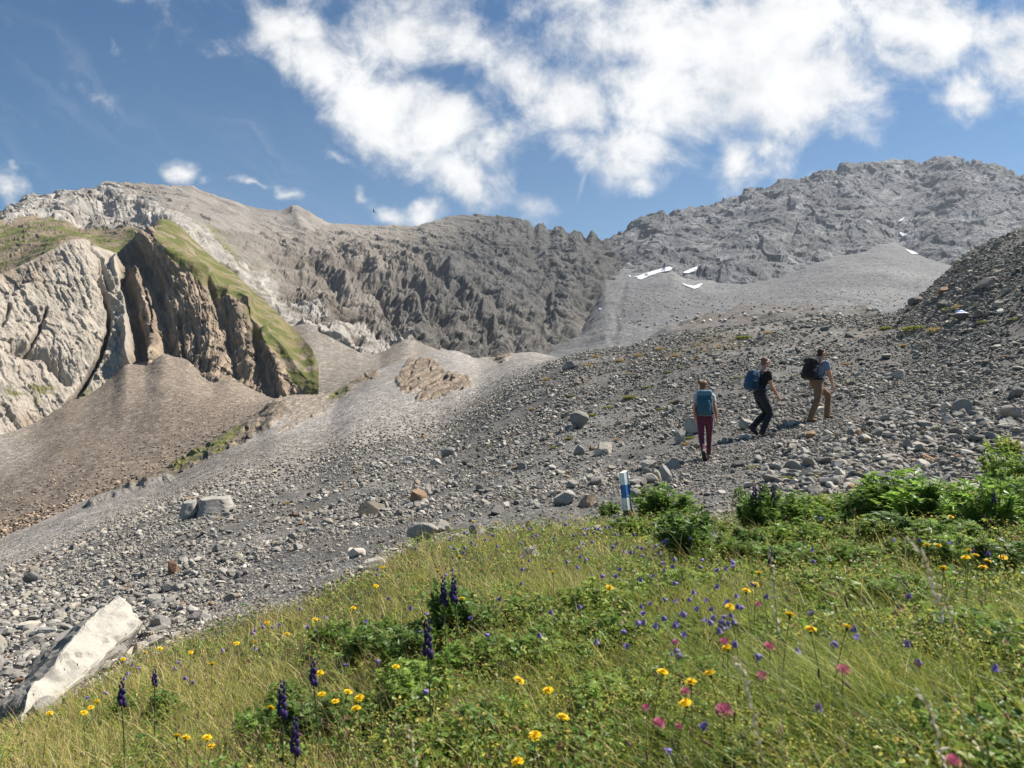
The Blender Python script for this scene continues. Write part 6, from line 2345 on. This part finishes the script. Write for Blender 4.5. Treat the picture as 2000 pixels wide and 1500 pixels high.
# ---- yellow flowers
YEL = [(1011, 1332), (1071, 1352), (1098, 1405), (1045, 1440), (1012, 1492), (773, 1305), (678, 1354), (655, 1373), (703, 1366), (696, 1387), (625, 1317), (629, 1359), (903, 1172), (845, 1167),
       (404, 1444), (413, 1461), (527, 1385), (734, 1147), (748, 1110), (855, 1116), (615, 1212), (523, 1218), (462, 1259), (498, 1256), (163, 1394), (177, 1384), (190, 1372), (96, 1395), (373, 1276),
       (414, 1299), (282, 1276), (312, 1269), (345, 1441), (362, 1445), (924, 1020), (969, 1023), (898, 1090), (1482, 1121), (1475, 1143), (1457, 1157), (1425, 1188), (1422, 1269), (1293, 1316), (1350, 1336),
       (1389, 1320), (1341, 1377), (1583, 1233), (1542, 1205), (1653, 1228), (1856, 1012), (1811, 1067), (1832, 1067), (1892, 1078), (1905, 1087), (1928, 1098), (1920, 1111), (1958, 1091), (1887, 1092), (1843, 1112),
       (240, 1290), (560, 1240), (690, 1190), (1190, 1150), (1080, 1120)]


def yzone(x, y):
    if y > 1300 and 950 < x < 1150:
        return 'large yellow flower among the five nearest at bottom centre'
    if 1270 < x < 1500 and y > 1100:
        return 'yellow flower among the pink clover and purple bells right of centre'
    if x > 1700:
        return 'yellow flower in the group in the upper right meadow'
    if x > 1500:
        return 'orange yellow flower in the lower right grass'
    if x < 320:
        return 'small yellow flower in the grass near the white boulder'
    if y > 1290:
        return 'yellow flower among the purple spikes in the lower left meadow'
    return 'small yellow flower in the mid meadow grass'


for (fx_, fy_) in YEL:
    hh = r.uniform(.24, .33)
    tp, gd = float_hit(fx_, fy_, hh)
    k = int(r.integers(0, 4))
    big = r.uniform(1.0, 1.22)
    sd_ = YS[k]
    tipv = np.array(sd_.vertices[len(sd_.vertices) - 3].co)
    s_ = (tp[0, 2] - gd[0, 2]) / .30
    far = 1 + .10 * max(0, tp[0, 1] - 3)
    z_ = yzone(fx_, fy_)
    e = put('yellow_flower', gd[0], [('stem', sd_, (0, 0, 0), (0, 0, 0))], z_, 'flower', z_.replace('flower', 'flowers', 1), 1.0, r.uniform(0, 6.28), (0, 0))
    Rz = Matrix.Rotation(e.rotation_euler[2], 3, 'Z')
    tv = Rz @ Vector((tipv[0], tipv[1], 0))
    e.location = (gd[0, 0] - tv.x, gd[0, 1] - tv.y, gd[0, 2])
    st_ = PARTS_OF[e.name]['stem']
    st_.scale = (1, 1, s_)
    hd_ = part('flower_head', YH[k], e)
    hd_.location = (tipv[0], tipv[1], .30 * s_ - .004)
    hd_.scale = (big * far * .85,) * 3
    hd_.rotation_euler = (r.normal(.15, .2), r.normal(0, .2), r.uniform(0, 6))

# ---- pink clover
for i_, (fx_, fy_, sc_) in enumerate([(1489, 1324, 1.0), (1503, 1269, 1.2), (1645, 1314, 1.2), (1412, 1257, 1.1), (1339, 1355, .95), (1414, 1396, 1.5), (1285, 1418, 1.1), (1326, 1422, .7), (1319, 1257, .8), (1480, 1183, .9),
                                      (1863, 1494, 1.0), (1262, 1385, .8)]):
    tp, gd = float_hit(fx_, fy_, .21)
    lab = 'largest pink clover head, low right of bottom centre' if i_ == 5 else 'pink clover head among the grass right of bottom centre'
    s_ = (tp[0, 2] - gd[0, 2]) / .22
    e = put('clover', gd[0], [('stem', CS[i_ % 2], (0, 0, 0), (0, 0, 0)), ('flower_head', CH[i_ % 2], (0, 0, .215), (r.normal(0, .2), r.normal(0, .2), 0)), ('leaves', TL[i_ % 2], (0, 0, 0), (0, 0, 0))],
        lab, 'flower', None if i_ == 5 else 'pink clover in the grass', (sc_ * .9, sc_ * .9, s_), r.uniform(0, 6))
    PARTS_OF[e.name]['flower_head'].scale = (1, 1, sc_ * .9 / s_)

# ---- blue-violet bells
BEL = [(55, 755), (105, 735), (150, 662), (165, 738), (218, 735), (195, 797), (155, 850), (75, 850), (310, 838), (355, 872), (380, 840), (400, 845), (445, 770), (425, 580), (410, 560), (385, 595), (355, 605), (395, 760),
       (780, 510), (780, 565), (785, 797), (970, 865), (985, 900), (878, 940), (1250, 1015), (1605, 1035), (1215, 718), (1205, 930), (810, 1215), (300, 1300), (105, 1420), (140, 970), (180, 998), (1155, 467), (1260, 467),
       (1400, 478), (1432, 485), (1508, 517), (1568, 523), (67, 497), (95, 372), (265, 345), (810, 378), (1525, 325), (440, 765), (432, 588), (372, 832), (388, 858), (360, 850), (150, 660), (160, 842), (25, 800), (240, 700)]
BEL = [(1250 + a * .433, 850 + b_ * .433) for a, b_ in BEL]
for cx, cy, sx, sy, nn in ((1100, 1080, 120, 40, 40), (1380, 1190, 70, 60, 24), (1180, 1180, 120, 60, 14), (620, 1200, 130, 40, 14), (360, 1300, 110, 40, 12), (1010, 1020, 150, 12, 24), (820, 1240, 120, 60, 9), (1230, 1050, 90, 30, 14)):
    BEL += [(cx + r.normal(0, sx), cy + r.normal(0, sy)) for _ in range(nn)]
for (fx_, fy_) in BEL:
    e_ = np.interp(fx_, [m[0] for m in MEADOW], [m[1] for m in MEADOW])
    if fy_ < e_ - 12:
        fy_ = e_ - 12 + r.uniform(0, 40)
    tp, gd = float_hit(fx_, fy_, r.uniform(.15, .23))
    if not meadow_w(gd[0, 0], gd[0, 1]) > .3:
        continue
    k = int(r.integers(0, 3))
    tipv = np.array(BS[k].vertices[len(BS[k].vertices) - 3].co)
    s_ = (tp[0, 2] - gd[0, 2]) / .20
    z_ = 'small violet bellflower ' + ('in the cluster right of centre' if fx_ > 1240 and fx_ < 1500 and fy_ > 1080 else 'in the right hand meadow' if fx_ > 1300 else 'in the grass below the marker post' if fx_ > 900 else 'in the dry grass on the left')
    far = .85 + .05 * max(0, tp[0, 1] - 2.5)
    e = put('bellflower', gd[0] - [tipv[0], tipv[1], 0], [('stem', BS[k], (0, 0, 0), (0, 0, 0)), ('bell', BH, tuple(tipv[:2]) + (.203,), (r.normal(.5, .35), r.normal(0, .5), 0))], z_, 'flower', z_.replace('bellflower', 'bellflowers'), 1.0)
    e.scale = (1, 1, s_)
    PARTS_OF[e.name]['bell'].scale = (1.15 * far, 1.15 * far, 1.15 * far / s_)

# ---- monkshood spikes (px, py of the middle of the spike, length px, tone)
for (fx_, fy_, ln, lab) in [(238, 1348, 56, 'dark purple flower spike right of the white boulder'), (302, 1318, 40, 'small purple flower spike standing farther right of the white boulder'),
                            (551, 1360, 72, 'pale violet flower spike, tallest in the lower left meadow'), (576, 1432, 72, 'blackish purple flower spike lowest of the pair at lower left'),
                            (612, 1308, 56, 'dark drooping flower spike above the lower left pair'), (835, 1242, 74, 'purple flower spike in front of the dark mid meadow plant'),
                            (866, 1150, 56, 'left black purple spike topping the dark mid meadow plant'), (886, 1146, 56, 'right black purple spike topping the dark mid meadow plant'),
                            (1474, 964, 44, 'left purple spike on the plant by the gravel tongue'), (1487, 960, 46, 'middle purple spike on the plant by the gravel tongue'),
                            (1510, 960, 30, 'right purple spike on the plant by the gravel tongue'), (1941, 966, 30, 'dark blue flower spike at the right meadow edge'),
                            (1505, 1082, 36, 'thin dark spike in the grass below the gravel tongue plants')]:
    tp, gd = float_hit(fx_, fy_, .40)
    k = int(r.integers(0, 3))
    m_ = tp[0, 1] / FPX
    L = ln * m_
    s_ = (tp[0, 2] - gd[0, 2] - L * .5) / .40
    tipv = np.array(MS[k].vertices[len(MS[k].vertices) - 3].co)
    e = put('monkshood', gd[0] - [tipv[0], tipv[1], 0], [('stem', MS[k], (0, 0, 0), (0, 0, 0)), ('flower_spike', MH[k], (tipv[0], tipv[1], .40), (0, 0, 0))], lab, 'flower', None, 1.0)
    PARTS_OF[e.name]['stem'].scale = (1, 1, s_)
    sp_ = PARTS_OF[e.name]['flower_spike']
    sp_.location.z = .40 * s_
    kk = L / .125
    sp_.scale = (kk * .95, kk * .95, kk)

# ---- tall pale oat-like stalks near the camera: tip pixel, lower end pixel, depth
def seed_stalk(p_tip, p_mid, p_foot, q, size):
    pts = np.array([p_foot, p_mid, p_tip])
    t = np.linspace(0, 1, 26)[:, None]
    cv = pts[0] * (1 - t) ** 2 + 2 * (pts[1] * 1.0) * t * (1 - t) + pts[2] * t * t
    a = np.linspace(0, 2 * math.pi, 5, endpoint=False)
    V = (cv[:, None] + np.stack([np.cos(a), np.sin(a), 0 * a], -1)[None] * .0009).reshape(-1, 3)
    F = np.array([(i * 5 + j, i * 5 + (j + 1) % 5, i * 5 + 5 + (j + 1) % 5, i * 5 + 5 + j) for i in range(25) for j in range(5)])
    bv, bf = ICO[2]
    HV, HF, off = [], [], 0
    for k in range(15):
        f = .56 + .44 * k / 14
        i = min(24, int(f * 25))
        c = cv[i] * (1 - (f * 25 - i)) + cv[i + 1] * (f * 25 - i)
        d = cv[i + 1] - cv[i]; d /= np.linalg.norm(d)
        d = d + q.normal(0, .42, 3) - np.array([0, 0, .16]); d /= np.linalg.norm(d)
        s = np.cross(d, [0, 1.0, .1]); s /= np.linalg.norm(s)
        n_ = np.cross(d, s)
        sc_ = size * (1 - .5 * (k / 14) ** 2) * q.uniform(.8, 1.15)
        v = bv * np.array([.26, .26, 1.0])
        v[:, :2] *= (1 - .55 * np.clip(v[:, 2:3], -.4, 1))
        HV.append(c + s * .003 * q.choice([-1, 1]) + (s * v[:, 0:1] + n_ * v[:, 1:2] + d * (v[:, 2:3] + .6)) * sc_)
        HF.append(bf + off); off += len(bv)
    return V, F, np.concatenate(HV), np.concatenate(HF)


for (tx, ty, mx_, my, d_, sz_, lab) in [(1436, 1284, 1490, 1352, 1.15, .0095, 'tall pale oat like seed stalk leaning left at lower right'), (1778, 1052, 1850, 1110, 1.3, .0100, 'pale drooping seed stalk, largest in the right meadow'),
                                        (1800, 1100, 1880, 1160, 1.35, .0080, 'lower pale seed stalk beside the largest one at right'), (1502, 1078, 1520, 1150, 1.5, .0075, 'thin pale seed stalk right of the purple bells'),
                                        (1795, 1345, 1850, 1420, 1.1, .009, 'short pale seed stalk in the dark grass at lower right'), (795, 1415, 820, 1470, 1.2, .006, 'thin brownish seed stalk near the bottom edge')]:
    pt = at(tx, ty, d_)
    pm_ = at(mx_, my, d_ * 1.0)
    ft = at(mx_ + (mx_ - tx) * .9, my + 300, d_ * 1.02)
    ft[2] = ground_t(ft[0], ft[1])
    V, F, HV, HF = seed_stalk(pt, pm_, ft, r, sz_)
    e = bpy.data.objects.new('seed_stalk', None)
    C.objects.link(e)
    e.location = ft
    tag(e, lab, 'seed stalk')
    part('stem', data_of('stem', V - ft, F, M_stem, np.tile([.42, .34, .19], (len(V), 1))), e)
    part('seed_head', data_of('seed_head', HV - ft, HF, M_petal, np.tile([.78, .70, .55], (len(HV), 1))), e)

# ---- straw tufts at the meadow edge and cushions on the scree
def tuft(q, n_, h, spread, cols, w_, up=.55):
    a = q.uniform(0, 6.28, n_); rr_ = np.sqrt(q.random(n_)) * spread
    pos_ = np.stack([np.cos(a) * rr_, np.sin(a) * rr_, 0 * a], -1)
    ln_ = np.stack([np.cos(a), np.sin(a), 0 * a], -1) * (rr_ / spread * up)[:, None] + q.normal(0, .16, (n_, 3)) * [1, 1, 0]
    c = np.array(cols)[q.integers(0, len(cols), n_)] * q.uniform(.75, 1.25, n_)[:, None]
    V, Q, T, Cc = blades(pos_, h * q.uniform(.55, 1.1, n_) * (1 - .4 * (rr_ / spread) ** 2), np.full(n_, w_), ln_, q.uniform(.3, .8, n_), c, rs=q)
    return data_of('tuft', V, [Q, T], M_grass, np.clip(Cc, .01, .8))


TU = {'yellow green': [tuft(q, 700, .13, .16, [(.16, .19, .04), (.21, .22, .05), (.10, .14, .03), (.30, .25, .10)], .009) for _ in range(2)],
      'straw coloured': [tuft(q, 420, .20, .15, [(.38, .27, .12), (.30, .20, .09), (.20, .18, .06), (.42, .32, .17)], .008) for _ in range(2)]}
TUF = [(1359, 703, 10, 's'), (1405, 680, 12, 's'), (1452, 661, 24, 'y'), (1321, 696, 12, 's'), (1307, 728, 12, 'y'), (1328, 716, 10, 'y'), (1316, 787, 14, 'y'), (1444, 738, 13, 'y'), (1464, 746, 10, 'y'), (1552, 734, 8, 'y'),
       (1652, 712, 10, 's'), (1660, 749, 20, 'y'), (1460, 812, 14, 'y'), (1472, 914, 18, 'y'), (1540, 936, 24, 'y'), (1588, 930, 24, 'y'), (1348, 856, 14, 'y'), (1339, 868, 12, 's'), (1364, 675, 10, 's'), (1232, 778, 24, 'y'),
       (1159, 812, 16, 'y'), (1110, 760, 10, 'y'), (1264, 757, 12, 'y'), (1117, 774, 12, 'y'), (1165, 698, 12, 's'), (1069, 743, 14, 's'), (1231, 732, 12, 's'), (1113, 857, 12, 'y'), (787, 842, 12, 's'), (1109, 858, 10, 's'),
       (938, 924, 10, 'y'), (997, 971, 12, 's'), (722, 1006, 16, 's'), (701, 917, 10, 's'), (1083, 875, 14, 'y'), (1188, 797, 14, 'y'), (1790, 643, 40, 'y'), (1730, 643, 18, 'y'), (1768, 657, 14, 'y'), (1765, 677, 12, 's'),
       (1850, 604, 12, 'y'), (1920, 630, 14, 'y'), (1980, 625, 12, 'y'), (1870, 602, 14, 's'), (1825, 648, 20, 's'), (1210, 706, 12, 's'), (1248, 696, 14, 's'), (1290, 684, 14, 's'), (1150, 715, 12, 's'), (1500, 652, 12, 's'),
       (1390, 790, 10, 'y'), (1205, 860, 10, 's'), (1290, 800, 12, 'y'), (1040, 800, 10, 's'), (960, 872, 10, 'y'), (560, 985, 14, 's'), (600, 1000, 12, 's'), (1845, 905, 12, 'y'), (1700, 935, 16, 'y'), (1155, 770, 10, 's')]
for (tx, ty, tw_, ky) in TUF:
    g_ = hit(tx, ty)[0]
    key = {'y': 'yellow green', 's': 'straw coloured'}[ky]
    w_ = max(1.45 * tw_ * g_[1] / FPX / .36, .45)
    zone = 'on the crest of the scree' if ty < 720 and tx < 1560 else 'on the right hand slope' if tx > 1600 and ty < 720 else 'beside the gravel path' if ty > 850 and tx > 1280 else 'on the scree slope left of the hikers'
    if tx == 1790:
        lab, grp = 'widest yellow green cushion plant, below the painted rock', None
    elif tx == 1232:
        lab, grp = 'bright round yellow green cushion on the bare slope left of the woman', None
    else:
        lab = f'small {key} grass tuft {zone}'
        grp = f'{key} tufts {zone}'
    o = bpy.data.objects.new('grass_tuft', TU[key][int(r.integers(0, 2))])
    C.objects.link(o)
    o.location = g_ - [0, 0, .01]
    o.scale = (w_, w_, min(w_, 1.5) * .9)
    o.rotation_euler = (0, 0, r.uniform(0, 6))
    tag(o, lab, 'grass tuft', grp)
for (tx, ty, hx, wv, lab) in [(868, 1132, 92, .10, 'tall straw grass tuft at the upper meadow edge'), (1120, 1175, 110, .12, 'loose straw coloured grass tuft in mid meadow'), (590, 1210, 50, .10, 'low straw tuft where scree meets meadow'),
                              (935, 1440, 130, .08, 'upright straw tuft near the bottom edge'), (400, 1330, 60, .10, 'reddish straw tuft in the left meadow')]:
    g_ = hit(tx, ty)[0]
    hh = hx * g_[1] / FPX
    d_ = tuft(r, 110, hh, wv, [(.42, .33, .17), (.50, .42, .24), (.30, .26, .10)], max(.0022, .0006 * g_[1]), .3)
    o = bpy.data.objects.new('straw_tuft', d_)
    C.objects.link(o)
    o.location = g_
    o.rotation_euler = (.05, -.45, 0)
    tag(o, lab, 'grass tuft')

# ------------------------------------------------------------------ thin mountain air: far slopes fade a little
bpy.context.view_layer.update()
lo = np.array([1e9] * 3)
hi = -lo
for o in C.objects:
    if o.type == 'MESH':
        bb_ = np.array([o.matrix_world @ Vector(c) for c in o.bound_box])
        lo = np.minimum(lo, bb_.min(0))
        hi = np.maximum(hi, bb_.max(0))
lo -= (30, 30, 1.0)
hi += (30, 30, 3.0)
bm = bmesh.new()
bmesh.ops.create_cube(bm, size=1)
for v_ in bm.verts:
    v_.co = Vector(((lo[0] + hi[0]) / 2 + v_.co.x * (hi[0] - lo[0]), (lo[1] + hi[1]) / 2 + v_.co.y * (hi[1] - lo[1]), (lo[2] + hi[2]) / 2 + v_.co.z * (hi[2] - lo[2])))
me = bpy.data.meshes.new('haze')
bm.to_mesh(me)
bm.free()
M_haze = bpy.data.materials.new('haze')
M_haze.use_nodes = True
hz = NT(M_haze.node_tree)
hz.n.clear()
pv = hz.new('ShaderNodeVolumePrincipled')
pv.inputs['Color'].default_value = (.80, .88, 1.0, 1)
pv.inputs['Density'].default_value = HAZE
pv.inputs['Anisotropy'].default_value = 0.2
ho = hz.new('ShaderNodeOutputMaterial')
hz.l.new(pv.outputs[0], ho.inputs['Volume'])
me.materials.append(M_haze)
h_o = bpy.data.objects.new('haze', me)
C.objects.link(h_o)
h_o['kind'] = 'stuff'
